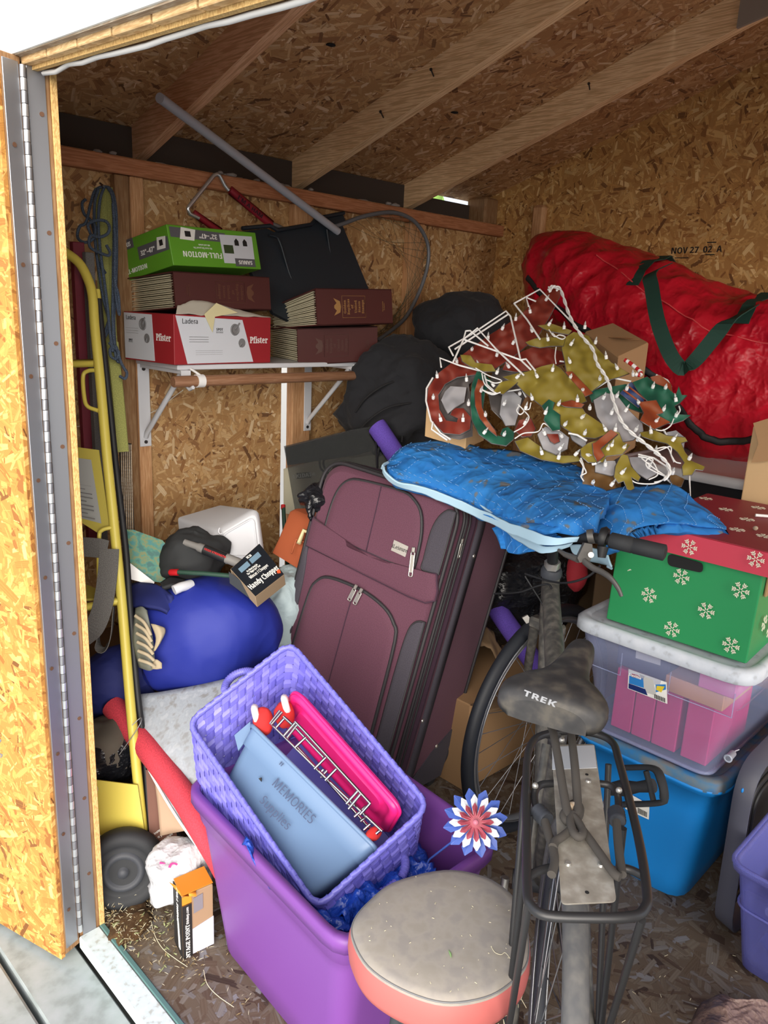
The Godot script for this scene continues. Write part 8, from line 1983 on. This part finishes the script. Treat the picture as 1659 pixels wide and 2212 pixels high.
func build_front():
	var b := B.new()
	# round stool with a dusty red vinyl seat
	var c := V(.257,.455,1.642)
	var st := thing("stool", "round stool with a dust-covered faded red vinyl seat in the foreground", "stool", Vector3(c.x, 0, c.z))
	var outline := [V(.365,.46,1.554),V(.407,.46,1.61),V(.412,.46,1.668),V(.387,.46,1.719),V(.344,.46,1.761),V(.298,.46,1.787),V(.236,.46,1.788),V(.189,.46,1.772),V(.145,.46,1.737),V(.117,.46,1.678),V(.109,.46,1.615),V(.128,.46,1.559),V(.155,.46,1.531),V(.202,.46,1.517),V(.274,.46,1.514)]
	var oc := Vector3.ZERO
	for p in outline: oc += p
	oc /= outline.size()
	var ring := func(f: float, y: float) -> Array:
		var r := []
		var n := 72
		for k in n:
			var t := float(k) / n * outline.size()
			var i := int(t); var w := t - i
			var m := outline.size()
			var p: Vector3 = outline[i].cubic_interpolate(outline[(i + 1) % m], outline[(i + m - 1) % m], outline[(i + 2) % m], w)
			r.append(oc + (p - oc) * f + Vector3(0, y, 0))
		return r
	var dust := tex(noise(0.02, 121, 5), [0.2, rgb(150, 143, 134), 0.5, rgb(157, 150, 142), 0.8, rgb(146, 140, 135)], 256)
	mat("dusty_vinyl", Color(1, 1, 1), 0.9, 0.0, dust, Vector3.ONE * 4)
	mat("faded_red", rgb(190, 102, 98), 0.6)
	b = B.new()
	b.loft([ring.call(0.90, -0.066), ring.call(0.965, -0.062), ring.call(0.99, -0.05), ring.call(1.005, -0.03), ring.call(1.0, -0.012), ring.call(0.975, -0.003)], 0)
	var pad := part(st, "seat_side", b, M.faded_red, "faded red vinyl side")
	b = B.new()
	b.loft([ring.call(0.985, -0.012), ring.call(0.978, -0.002), ring.call(0.955, 0.004), ring.call(0.88, 0.008), ring.call(0.6, 0.012), ring.call(0.2, 0.012)], 0)
	part(st, "seat_top", b, M.dusty_vinyl, "grey dust-covered seat top")
	b = B.new(); b.tube(ring.call(0.972, 0.001), 0.0014, 5, true); part(st, "seam", b, M.ink_grey)
	b = B.new(); b.plate([V(.368,.469,1.719),V(.395,.469,1.721),V(.373,.469,1.74),V(.359,.469,1.741),V(.36,.469,1.731)], Vector3.UP, 0.002); part(st, "torn_foam", b, mat("foam_brown", rgb(98, 74, 58), 0.95), "torn hole showing brown foam")
	var rng := RandomNumberGenerator.new(); rng.seed = 5
	b = B.new()
	for k in 46:
		var a := rng.randf() * TAU; var f := sqrt(rng.randf()) * 0.9
		var p: Vector3 = ring.call(f, 0.0125)[int(a / TAU * 72) % 72]
		var dv := Vector3(rng.randf() - 0.5, 0, rng.randf() - 0.5).normalized() * rng.randf_range(0.0008, 0.004)
		b.tube([p, p + dv], 0.0006, 4)
	part(st, "dust_flecks", b, mat("straw", rgb(206, 198, 170), 0.9)).set_meta("kind", "stuff")
	b = B.new(); var lf := V(.22,.474,1.689)
	b.tube([lf, lf + Vector3(-0.004, 0, 0.007), lf + Vector3(-0.008, 0, 0.012)], [0.0006, 0.002, 0.0005], 6)
	solo("green_leaf", b, mat("leaf", rgb(126, 160, 104), 0.7), "tiny green leaf lying on the dusty stool seat", "leaf", lf)
	b = B.new(); b.tube(curve([V(.276,.474,1.73),V(.271,.474,1.742),V(.275,.474,1.751),V(.283,.474,1.753),V(.278,.474,1.769),V(.273,.474,1.785)], 16), 0.0006, 4)
	solo("straw", b, M.straw, "thin pale straw stem lying on the dusty stool seat", "straw", V(.276,.474,1.752))
	for a in [0.4, 1.97, 3.54, 5.11]:
		b = B.new()
		var p0 := oc + Vector3(cos(a) * 0.07, -0.07, sin(a) * 0.07); var p1 := Vector3(oc.x + cos(a) * 0.11, 0.0, oc.z + sin(a) * 0.11)
		b.tube([p0, p1], 0.011, 10); part(st, "leg", b, M.dark_grey)
	b = B.new(); b.tube(circle(Vector3(oc.x, 0.16, oc.z), Vector3.UP, 0.10, 28), 0.007, 8, true); part(st, "foot_ring", b, M.dark_grey)
	b = B.new(); b.tube([Vector3(oc.x, 0.38, oc.z), Vector3(oc.x, 0.40, oc.z)], 0.12, 24); part(st, "seat_plate", b, M.dark_grey)
	b = B.new()
	for k in 22:
		var a := rng.randf_range(0.3, 0.6) * TAU
		var p: Vector3 = ring.call(0.97, -0.064)[int(a / TAU * 72) % 72]
		b.tube([p, p + Vector3(rng.randf_range(-0.012, 0.012), -rng.randf_range(0.004, 0.02), rng.randf_range(-0.012, 0.012))], 0.0006, 4)
	part(st, "loose_threads", b, M.straw).set_meta("kind", "stuff")
	# small patterned paper box on the floor
	var pb := thing("patterned_box", "white paper box with a blue line pattern on the floor by the purple tote", "box", Vector3(0.21, 0, 1.50))
	var q1 := [V(.275,.1,1.417),V(.264,.1,1.462),V(.207,.1,1.469),V(.206,.1,1.402)]
	b = B.new(); quadbox(b, mv(q1, Vector3(0, -0.1, 0)), q1, 0.002); part(pb, "box", b, mat("paper_white", rgb(216, 222, 234), 0.7))
	b = B.new()
	for k in 5:
		var o: Vector3 = q1[0].lerp(q1[3], 0.15 + 0.17 * k).lerp(q1[1].lerp(q1[2], 0.15 + 0.17 * k), 0.3) + Vector3(0, 0.0012, 0)
		b.tube(rring([o, o + Vector3(0.008, 0, 0.002), o + Vector3(0.006, 0, 0.012), o + Vector3(-0.002, 0, 0.010)], 0.002, 2), 0.0005, 4, true)
		b.tube([o + Vector3(0.012, 0, 0.01), o + Vector3(0.02, 0, 0.014), o + Vector3(0.024, 0, 0.022)], 0.0005, 4)
	part(pb, "line_pattern", b, mat("ink_blue", rgb(44, 60, 110), 0.6)).set_meta("kind", "stuff")
	# crumpled brownish plastic bag, bottom right
	b = B.new()
	b.sheet(patch([[V(.809,.02,1.889),V(.86,.02,1.876),V(.917,.02,1.882),V(.95,.02,1.9)], [V(.79,.07,1.937),V(.836,.07,1.93),V(.884,.07,1.923),V(.907,.07,1.933)], [V(.847,.05,1.974),V(.899,.05,1.964),V(.935,.05,1.96),V(.958,.05,1.966)], [V(.936,.02,2.021),V(.975,.02,2.012),V(1.003,.02,2.008),V(1.023,.02,2.011)]], 18, 22, crinkle(0.08, 131), 0.014), 0.002, 0, Vector3.UP)
	var bm := wrinkled(mat("brown_film", rgb(140, 116, 108), 0.4), nm_sharp, 3.0, 0.8)
	solo("plastic_bag", b, bm, "crumpled brownish plastic bag on the floor at the picture's lower right", "bag", V(.938,.01,1.936))
	# leaf litter along the jamb and on the floor
	var lit := [V(.081,0,.737),V(.081,0,.797),V(.115,0,.847),V(.125,0,.894),V(.065,0,.876),V(.193,0,.817),V(.132,0,1.008),V(.163,0,1.036),V(.173,0,1.096),V(.164,0,1.198),V(.136,0,.807),V(.04,0,.835)]
	for e in [[M.straw, 240, 0.012, "dry straw and stem litter on the floor by the door jamb", 0.0009], [mat("dead_leaf", rgb(128, 110, 78), 0.9), 200, 0.010, "brown dead leaf litter heaped at the hand truck's wheel", 0.0022], [mat("leaf_dull", rgb(142, 148, 104), 0.85), 46, 0.014, "dull green leaf litter scattered by the door jamb", 0.0026]]:
		b = B.new()
		for k in e[1]:
			var ctr: Vector3 = lit[rng.randi() % (7 if rng.randf() < 0.75 else lit.size())]
			var p := ctr + Vector3(rng.randfn(0, 0.03), 0, rng.randfn(0, 0.03))
			p.x = maxf(p.x, 0.064)
			p.y = 0.002 + absf(rng.randfn(0, 0.008)) * exp(-p.distance_to(lit[1]) * 10.0) * 3.0
			var dv: Vector3 = Vector3(rng.randfn(0, 1), rng.randfn(0, 0.25), rng.randfn(0, 1)).normalized() * e[2] * rng.randf_range(0.4, 1.3)
			b.tube([p, p + dv * 0.5 + Vector3(0, 0.001, 0), p + dv], [e[4] * 0.4, e[4], e[4] * 0.3], 4, false, Vector2(0.35, 1.0))
		var o := solo("leaf_litter", b, e[0], e[3], "litter", V(.107,0,.84))
		o.set_meta("kind", "stuff")
	b = B.new(); b.ball(V(.108,0,.825), Vector3(0.075, 0.02, 0.04), 30, 12, Basis(Vector3.UP, 0.5), noise(0.25, 5, 4), 0.5)
	solo("dirt_heap", b, mat("dirt", rgb(98, 88, 76), 0.98, 0.0, M.osb_floor.albedo_texture, Vector3.ONE * 3), "low heap of dirt and debris against the hand truck's wheel", "dirt", V(.09,0,.809)).set_meta("kind", "stuff")
	b = B.new(); b.tube(curve([V(.144,.004,.85),V(.127,.004,.902),V(.121,.004,.95),V(.128,.004,.995),V(.136,.004,1.031)], 14), 0.0009, 4); b.tube(curve([V(.158,.004,1.063),V(.144,.004,1.099),V(.144,.004,1.139),V(.154,.004,1.187)], 14), 0.0009, 4)
	solo("dry_stem", b, M.straw, "long thin dry stem curving across the floor by the black carton", "stem", V(.132,0,1.008)).set_meta("kind", "stuff")
	b = B.new()
	for k in 90:
		var p := Vector3(rng.randf_range(0.6, 1.15), 0.001, rng.randf_range(1.75, 2.3))
		var dv := Vector3(rng.randfn(0, 1), 0, rng.randfn(0, 1)).normalized() * rng.randf_range(0.002, 0.012)
		b.tube([p, p + dv], 0.0007, 4)
	var o2 := solo("floor_chaff", b, M.straw, "fine straw chaff scattered on the floor right of the bicycle", "chaff", Vector3(0.9, 0, 2.0)); o2.set_meta("kind", "stuff")


func build_bike():
	var O := Vector3(0.31, 0, 1.843); var d := Vector3(0.825, 0, -0.565).normalized(); var n := Vector3(-d.z * -1.0, 0, -d.x)
	n = Vector3(-0.565, 0, -0.825).normalized()
	var P := func(s: float, t: float, y: float) -> Vector3:
		var f := clampf((s + 0.1) / 0.7, 0.0, 1.0)
		return O + d * s + n * (t + lerpf(0.014, 0.042, f * f * (3 - 2 * f)) * y / 0.9) + Vector3(0, y, 0)
	var bk := thing("bicycle", "dusty dark grey bicycle with rear rack, seen from behind its black saddle", "bicycle", O)
	var dusty := tex(noise(0.03, 141, 5), [0.2, rgb(66, 65, 64), 0.5, rgb(84, 82, 78), 0.8, rgb(104, 100, 94)], 256)
	mat("frame_paint", Color(1, 1, 1), 0.55, 0.1, dusty, Vector3.ONE * 5)
	mat("rack_black", rgb(46, 46, 48), 0.4, 0.15)
	var td := tex(noise(0.04, 143, 4), [0.2, rgb(84, 84, 86), 0.8, rgb(104, 102, 100)], 256)
	mat("tire", Color(1, 1, 1), 0.85, 0.0, td, Vector3.ONE * 4)
	mat("tire_front", rgb(26, 30, 38), 0.6)
	mat("alloy", rgb(186, 184, 180), 0.35, 0.7)
	mat("spoke", rgb(150, 152, 156), 0.3, 0.8)
	var b := B.new()
	var wheel := func(c: Vector3, ax: Vector3, tm: Material):
		var t := B.new(); t.tube(circle(c, ax, 0.324, 72), 0.0175, 12, true); var o := part(bk, "tire", t, tm)
		t = B.new(); t.tube(circle(c, ax, 0.298, 72), 0.011, 8, true, Vector2.ONE, ax); part(o, "rim", t, M.dark_grey if tm == M.tire else M.steel)
		t = B.new(); t.tube(circle(c + ax * 0.0135, ax, 0.301, 72), 0.0018, 6, true); t.tube(circle(c - ax * 0.0135, ax, 0.301, 72), 0.0018, 6, true); part(o, "rim_line", t, M.spoke)
		t = B.new(); t.tube([c - ax * 0.05, c - ax * 0.035, c - ax * 0.03, c - ax * 0.012, c + ax * 0.012, c + ax * 0.03, c + ax * 0.035, c + ax * 0.05], [0.008, 0.012, 0.024, 0.014, 0.014, 0.024, 0.012, 0.008], 16); part(bk, "hub", t, M.dark_grey)
		var a := circle(c, ax, 0.292, 32); var h1 := circle(c + ax * 0.03, ax, 0.022, 32); var h2 := circle(c - ax * 0.03, ax, 0.022, 32)
		for k in 32:
			t = B.new()
			var off := 7 if (k / 2) % 2 == 0 else -7
			t.tube([(h1 if k % 2 else h2)[(k + off + 32) % 32], a[k]], 0.0011, 5); part(o, "spoke", t, M.spoke)
	wheel.call(P.call(0.0, 0.0, 0.342), n, M.tire)
	var fc := Vector3(1.155, 0.342, 1.250)
	var ph := deg_to_rad(1.0)
	var fh := Vector3(cos(ph), 0, sin(ph)); var fa := Vector3(-sin(ph), 0, cos(ph))
	wheel.call(fc, fa, M.tire_front)
	# frame
	var bb: Vector3 = P.call(0.43, 0, 0.285); var st: Vector3 = P.call(0.285, 0, 0.76); var h0: Vector3 = P.call(0.83, 0, 0.72); var h1_: Vector3 = P.call(0.765, 0, 0.865)
	for e in [["top_tube", P.call(0.775, 0, 0.832), P.call(0.292, 0, 0.735), 0.0205], ["down_tube", P.call(0.815, 0, 0.75), bb, 0.021], ["seat_tube", bb, st, 0.017], ["head_tube", h0, h1_, 0.021]]:
		b = B.new(); b.tube([e[1], e[2]], e[3], 18); part(bk, e[0], b, M.frame_paint)
	for s in [-1.0, 1.0]:
		b = B.new(); b.tube([P.call(0.40, 0.03 * s, 0.285), P.call(0.2, 0.045 * s, 0.30), P.call(0.0, 0.062 * s, 0.342)], 0.009, 10); part(bk, "chainstay", b, M.frame_paint)
		b = B.new(); b.tube([P.call(0.285, 0.02 * s, 0.70), P.call(0.17, 0.045 * s, 0.55), P.call(0.0, 0.062 * s, 0.342)], 0.008, 10); part(bk, "seatstay", b, M.frame_paint)
		b = B.new(); b.tube([h0 + fa * 0.035 * s + Vector3(0, -0.01, 0), (h0 + fc) * 0.5 + fa * 0.052 * s, fc + fa * 0.052 * s], [0.013, 0.012, 0.009], 10); part(bk, "fork_leg", b, M.frame_paint)
	b = B.new(); b.box(Transform3D(Basis(fa, Vector3.UP, fh), h0 + Vector3(0, -0.012, 0)), Vector3(0.095, 0.03, 0.032), 0.006); part(bk, "fork_crown", b, M.frame_paint)
	b = B.new(); b.tube([h1_, h1_ + Vector3(-0.004, 0.012, 0.002), h1_ + Vector3(-0.006, 0.02, 0.004)], [0.025, 0.025, 0.021], 18); part(bk, "headset", b, M.dark_grey)
	b = B.new(); b.tube([h1_ + Vector3(-0.006, 0.02, 0.004), h1_ + Vector3(-0.01, 0.036, 0.006)], 0.019, 6); part(bk, "locknut", b, M.alloy)
	var sc := V(.842,.983,1.417)
	b = B.new(); b.tube([h1_ + Vector3(-0.01, 0.034, 0.006), sc], 0.0125, 14); part(bk, "stem", b, M.black)
	# handlebar, grip, shifter and brake lever (the left end goes under the blanket)
	var ge := V(.825,1.016,1.683); var gi := V(.806,1.019,1.573); var mi := V(.815,1.002,1.485)
	b = B.new(); b.tube(curve([V(.919,.944,1.274), sc, mi, gi, ge.lerp(gi, 0.2)], 24), 0.0112, 12); part(bk, "handlebar", b, M.black)
	b = B.new(); b.tube([gi, gi.lerp(ge, 0.02), gi.lerp(ge, 0.42), gi.lerp(ge, 0.43), gi.lerp(ge, 0.45), gi.lerp(ge, 0.98), ge], [0.014, 0.0165, 0.0165, 0.0145, 0.0165, 0.0165, 0.012], 18); part(bk, "grip", b, M.black_rubber)
	b = B.new(); b.tube([V(.801,1.021,1.553), V(.803,1.021,1.56), V(.805,1.02,1.567)], [0.020, 0.024, 0.020], 20); part(bk, "shifter", b, M.black)
	b = B.new(); b.tube([V(.789,1.007,1.568), V(.784,.985,1.571)], [0.012, 0.008], 10); part(bk, "shift_pod", b, M.black)
	b = B.new()
	b.tube([V(.802,1.02,1.539), V(.797,1.016,1.528)], 0.0155, 14)
	b.plate([V(.772,1.01,1.535),V(.779,1.009,1.55),V(.776,.991,1.556),V(.77,.976,1.555),V(.757,.971,1.538),V(.758,.979,1.53)], Vector3(-0.69, 0.25, 0.68), -0.016)
	b.tube([V(.763,.975,1.531),V(.771,.974,1.496),V(.779,.977,1.473)], [0.008, 0.006, 0.0035], 8)
	part(bk, "lever_clamp", b, mat("lever_grey", rgb(86, 84, 82), 0.45, 0.3))
	b = B.new(); b.tube([V(.769,.989,1.554), V(.765,.991,1.557)], 0.006, 12); part(bk, "pivot_bolt", b, M.alloy)
	b = B.new(); b.tube(curve([V(.762,.975,1.545),V(.755,.969,1.569),V(.749,.968,1.594),V(.742,.963,1.618),V(.74,.949,1.636),V(.738,.935,1.647)], 18), [0.008, 0.008, 0.008, 0.0075, 0.0075, 0.007, 0.007, 0.007, 0.007, 0.007, 0.007, 0.0065, 0.006, 0.006, 0.006, 0.0055, 0.005, 0.005, 0.004], 8, false, Vector2(1, 0.6)); part(bk, "brake_lever", b, M.lever_grey)
	for e in [[V(.783,.968,1.57),V(.78,.939,1.548),V(.785,.912,1.504),V(.808,.892,1.446),V(.827,.883,1.365)], [V(.865,.853,1.415),V(.869,.859,1.402),V(.866,.847,1.375),V(.866,.817,1.326),V(.887,.783,1.242)], [V(.907,.845,1.313),V(.907,.822,1.337),V(.902,.793,1.372),V(.891,.764,1.401)]]:
		b = B.new(); b.tube(curve(e, 24), 0.0025, 6); part(bk, "cable", b, M.black)
	b = B.new()
	b.plate([V(1.066,.666,1.203),V(1.063,.679,1.225),V(1.059,.649,1.276),V(1.052,.637,1.273),V(1.052,.639,1.258)], Vector3(-0.69, 0.25, 0.68), 0.012); b.tube([V(1.052,.642,1.243),V(1.052,.628,1.262)], 0.006, 8)
	part(bk, "brake_arm", b, M.alloy)
	# saddle
	var ra := Vector3(0.340, 0, 1.747); var na := Vector3(0.568, 0, 1.668)
	var sx := (na - ra).normalized(); var sy := Vector3(sx.z, 0, -sx.x)
	var L := ra.distance_to(na)
	var prof := [[0.0, 0.060, -0.014], [0.004, 0.075, -0.007], [0.016, 0.083, 0.0], [0.045, 0.083, 0.003], [0.08, 0.066, 0.001], [0.11, 0.044, -0.002], [0.15, 0.033, -0.004], [0.19, 0.027, -0.003], [0.225, 0.025, -0.002], [0.25, 0.021, -0.004], [0.264, 0.012, -0.010]]
	var rings := []
	for q in prof:
		var c := ra + sx * q[0] as Vector3
		var ring := []
		var w: float = q[1]
		var drop := lerpf(0.036, 0.030, clampf(q[0] / 0.2, 0, 1))
		for k in 24:
			var a := PI * k / 23.0
			var x := cos(a); var y := sin(a)
			ring.append(c + sy * signf(x) * pow(absf(x), 0.85) * w + Vector3(0, 0.902 + q[2] - drop * (1.0 - pow(y, 0.55)) , 0))
		for k in 6:
			var f := (k + 1) / 7.0
			ring.append(c + sy * lerpf(-w, w, f) * 0.9 + Vector3(0, 0.902 + q[2] - drop - 0.002, 0))
		rings.append(ring)
	var fine := []
	for k in 45:
		var rr := []
		var f := k / 44.0
		for i in 30:
			var col := []
			for r in rings: col.append(r[i])
			rr.append(cr(col, f))
		fine.append(rr)
	b = B.new(); b.loft(fine, 0)
	var sdm := tex(noise(0.02, 147, 5), [0.2, rgb(44, 44, 46), 0.5, rgb(54, 53, 54), 0.85, rgb(82, 78, 72)], 256)
	var sd := part(bk, "saddle", b, mat("saddle_skin", Color(1, 1, 1), 0.6, 0.0, sdm, Vector3.ONE * 3.5))
	text(sd, "lettering", "TREK", 0.0125, V(.269,.934,1.774), V(.294,.92,1.782) - V(.276,.928,1.746), Vector3(-0.3, 0.85, 0.3), mat("logo_grey", rgb(168, 170, 176), 0.5), true, false, 1.15)
	b = B.new(); b.tube([ra + Vector3(0.03, 0.85, -0.03), ra + sx * 0.1 + Vector3(0, 0.845, 0), ra + sx * 0.22 + Vector3(0, 0.86, 0)], 0.004, 6); b.tube([ra + sy * 0.05 + Vector3(0.02, 0.85, 0), ra + sx * 0.1 + sy * 0.02 + Vector3(0, 0.845, 0), ra + sx * 0.2 + Vector3(0, 0.86, 0)], 0.004, 6); part(sd, "saddle_rail", b, M.alloy)
	b = B.new(); b.tube([st + Vector3(0, -0.02, 0), P.call(0.255, 0.0, 0.86)], 0.0135, 14); part(bk, "seat_post", b, M.alloy)
	# rack
	b = B.new()
	var rk := [V(.334,.77,1.725),V(.205,.77,1.815),V(.115,.77,1.879),V(.098,.77,1.897),V(.099,.77,1.917),V(.133,.77,1.952),V(.174,.77,1.987),V(.198,.77,1.991),V(.227,.77,1.979),V(.321,.77,1.918),V(.469,.77,1.809),V(.508,.77,1.776),V(.511,.77,1.746),V(.487,.77,1.712),V(.437,.77,1.686),V(.395,.77,1.691)]
	var rkc := []
	for k in 64:
		var t := k / 64.0 * rk.size(); var i := int(t); var m := rk.size()
		rkc.append((rk[i] as Vector3).cubic_interpolate(rk[(i + 1) % m], rk[(i + m - 1) % m], rk[(i + 2) % m], t - i))
	b.tube(rkc, 0.0062, 10, true)
	var rp := part(bk, "rack_frame", b, M.rack_black)
	b = B.new(); b.plate(rring([V(.416,.772,1.717),V(.474,.772,1.762),V(.178,.772,1.964),V(.124,.772,1.921)], 0.008, 4), Vector3.UP, 0.002)
	var plm := tex(noise(0.03, 149, 5), [0.2, rgb(150, 144, 134), 0.55, rgb(166, 160, 150), 0.8, rgb(182, 178, 170)], 256)
	var pl := part(rp, "rack_plate", b, mat("dusty_alloy", Color(1, 1, 1), 0.6, 0.35, plm, Vector3.ONE * 4))
	b = B.new(); b.plate([V(.412,.774,1.721),V(.469,.774,1.764),V(.414,.774,1.801),V(.356,.774,1.757)], Vector3.UP, 0.0006); part(rp, "clean_band", b, mat("clean_alloy", rgb(206, 212, 222), 0.5, 0.2))
	for q in [V(.372,.774,1.811),V(.19,.774,1.889),V(.22,.774,1.919)]:
		b = B.new(); b.tube([q, q + Vector3(0, 0.003, 0)], [0.0046, 0.0036], 12); part(rp, "rivet", b, M.alloy)
	for q in [V(.386,.774,1.8),V(.164,.774,1.932)]:
		b = B.new(); b.tube([q, q + Vector3(0, 0.0006, 0)], 0.0026, 10); part(rp, "hole", b, M.black_soft)
	for e in [[V(.138,.766,1.862),V(.161,.766,1.866),V(.183,.766,1.876)], [V(.242,.766,1.929),V(.251,.766,1.944),V(.253,.766,1.961)], [V(.335,.768,1.774),V(.317,.768,1.763),V(.294,.768,1.768),V(.268,.768,1.787),V(.262,.768,1.798)], [V(.385,.768,1.817),V(.396,.768,1.833),V(.39,.768,1.849),V(.363,.768,1.867),V(.349,.768,1.872)]]:
		b = B.new(); b.tube(curve(e, 12), 0.0055, 8); part(rp, "rack_arm", b, M.rack_black)
	for q in [[V(.261,.768,1.794),V(.252,.768,1.817)], [V(.346,.768,1.872),V(.325,.768,1.886)]]:
		b = B.new()
		var pts := []; var rr := []
		for k in 9: pts.append(q[0].lerp(q[1], k / 8.0)); rr.append(0.0125 if k % 2 else 0.0108)
		b.tube(pts, rr, 14); part(rp, "rubber_boot", b, M.dark_grey)
	for s in [-1.0, 1.0]:
		for e in [[-0.19, 0.066, 0.765, -0.02, 0.07, 0.35], [-0.02, 0.064, 0.765, 0.0, 0.072, 0.36], [0.14, 0.064, 0.765, 0.02, 0.072, 0.36]]:
			b = B.new(); b.tube([P.call(e[0], e[1] * s, e[2]), P.call(e[3], e[4] * s, e[5])], 0.0052, 8); part(rp, "rack_stay", b, M.rack_black)
	b = B.new(); b.tube([V(.452,.772,1.707), P.call(0.28, 0.02, 0.72)], 0.005, 8); part(rp, "front_stay", b, M.rack_black)
	for q in [V(.44,.776,1.721),V(.384,.776,1.855),V(.298,.776,1.765)]:
		b = B.new(); b.ball(q, Vector3(0.005, 0.005, 0.005), 10, 8); part(rp, "bolt", b, M.alloy)
	# crank and pedals
	var ck: Vector3 = P.call(0.43, -0.075, 0.285)
	b = B.new(); b.tube([P.call(0.43, -0.06, 0.285), P.call(0.43, 0.06, 0.285)], 0.02, 16); part(bk, "bottom_bracket", b, M.dark_grey)
	b = B.new()
	var cr1: Array = circle(ck + n * 0.018, n, 0.092, 48)
	b.tube(cr1, 0.003, 4, true)
	for k in 5: b.tube([ck + n * 0.018, cr1[k * 9]], 0.005, 6)
	part(bk, "chainring", b, M.alloy)
	var pa := V(.79,.487,1.653); var pe := V(.783,.545,1.743)
	b = B.new(); b.tube([ck, pa], [0.011, 0.009], 8, false, Vector2(1, 0.6)); part(bk, "crank_arm", b, M.alloy)
	b = B.new(); b.tube([ck + n * 0.15, P.call(0.40, 0.09, 0.12)], 0.009, 8); part(bk, "crank_arm", b, M.alloy)
	b = B.new(); b.tube([pa, V(.783,.509,1.683), V(.784,.527,1.714), V(.785,.546,1.745)], [0.013, 0.017, 0.011, 0.014], 12); var pd := part(bk, "pedal", b, M.black_rubber)
	b = B.new(); b.tube(curve([V(.761,.488,1.698),V(.763,.527,1.766),V(.765,.542,1.777),V(.771,.57,1.766),V(.786,.582,1.739),V(.793,.55,1.677)], 26), 0.0062, 6, false, Vector2(1.0, 1.6), Vector3.UP); part(pd, "pedal_cage", b, M.black_rubber)
	b = B.new(); b.tube([V(.783,.571,1.726),V(.78,.552,1.737),V(.763,.528,1.758)], 0.006, 6); part(pd, "pedal_web", b, M.black_rubber)
	b = B.new(); b.ball(P.call(0.40, 0.14, 0.12), Vector3(0.045, 0.012, 0.05), 12, 8, Basis(), null, 0.0, 0.4); part(bk, "pedal", b, M.black_rubber)
	# chain along the right side, and rear sprockets
	var sp: Vector3 = P.call(0.0, -0.045, 0.342)
	b = B.new(); b.tube([sp - n * 0.012, sp + n * 0.02], [0.03, 0.045], 24); part(bk, "sprockets", b, M.steel)
	for y in [0.075, -0.055]:
		var a0 := sp + Vector3(0, y * 0.6, 0); var a1 := ck + n * 0.018 + Vector3(0, 0.092 * signf(y), 0)
		var lk := B.new(); lk.box(Transform3D(rot_to(a1 - a0), Vector3.ZERO), Vector3(0.007, 0.0085, 0.004), 0.001)
		var lm := lk.mesh()
		var N := int(a0.distance_to(a1) / 0.0127)
		for k in N:
			var o := MeshInstance3D.new(); o.name = "chain_link"; o.mesh = lm; o.material_override = M.steel if k % 2 else M.black
			bk.add_child(o, true); o.position = a0.lerp(a1, (k + 0.5) / N) - bk.position
	# bungee cord on the rack
	var bg := thing("bungee_cord", "black bungee cord knotted across the bicycle's rear rack", "cord", V(.283,.775,1.84))
	var m := mat("bungee", rgb(66, 62, 58), 0.85)
	for e in [[V(.408,.817,1.716),V(.376,.818,1.742),V(.335,.811,1.777),V(.294,.8,1.812),V(.261,.79,1.842),V(.255,.789,1.851)], [V(.426,.821,1.74),V(.387,.817,1.768),V(.335,.81,1.806),V(.298,.795,1.834),V(.275,.79,1.849),V(.263,.788,1.852)]]:
		b = B.new(); b.tube(curve(e, 20), 0.0062, 10); part(bg, "cord", b, m)
	for e in [[V(.273,.786,1.835),V(.256,.786,1.839),V(.249,.786,1.851),V(.265,.786,1.855),V(.285,.786,1.848),V(.295,.786,1.836),V(.279,.786,1.832)], [V(.264,.79,1.848),V(.247,.79,1.855),V(.229,.79,1.872),V(.229,.79,1.881),V(.242,.79,1.877),V(.255,.79,1.862),V(.259,.79,1.853)], [V(.256,.784,1.865),V(.241,.784,1.89),V(.224,.784,1.917),V(.208,.784,1.942),V(.207,.784,1.952)], [V(.243,.784,1.861),V(.219,.784,1.861),V(.204,.784,1.86),V(.192,.784,1.864)], [V(.233,.78,1.825),V(.212,.78,1.845),V(.196,.78,1.861),V(.175,.78,1.878),V(.151,.78,1.889)], [V(.308,.78,1.892),V(.27,.78,1.915),V(.239,.78,1.935),V(.218,.78,1.949)]]:
		b = B.new(); b.tube(curve(e, 20), 0.0058, 10); part(bg, "cord", b, m)
	b = B.new(); b.tube(circle(V(.22,.786,1.837), Vector3.UP, 0.012, 18), 0.0022, 6, true); part(bg, "ring", b, mat("ring_yellow", rgb(176, 166, 110), 0.5))
	b = B.new(); b.tube([V(.271,.788,1.833),V(.289,.788,1.844)], 0.0075, 10); part(bg, "sleeve", b, M.weathered)
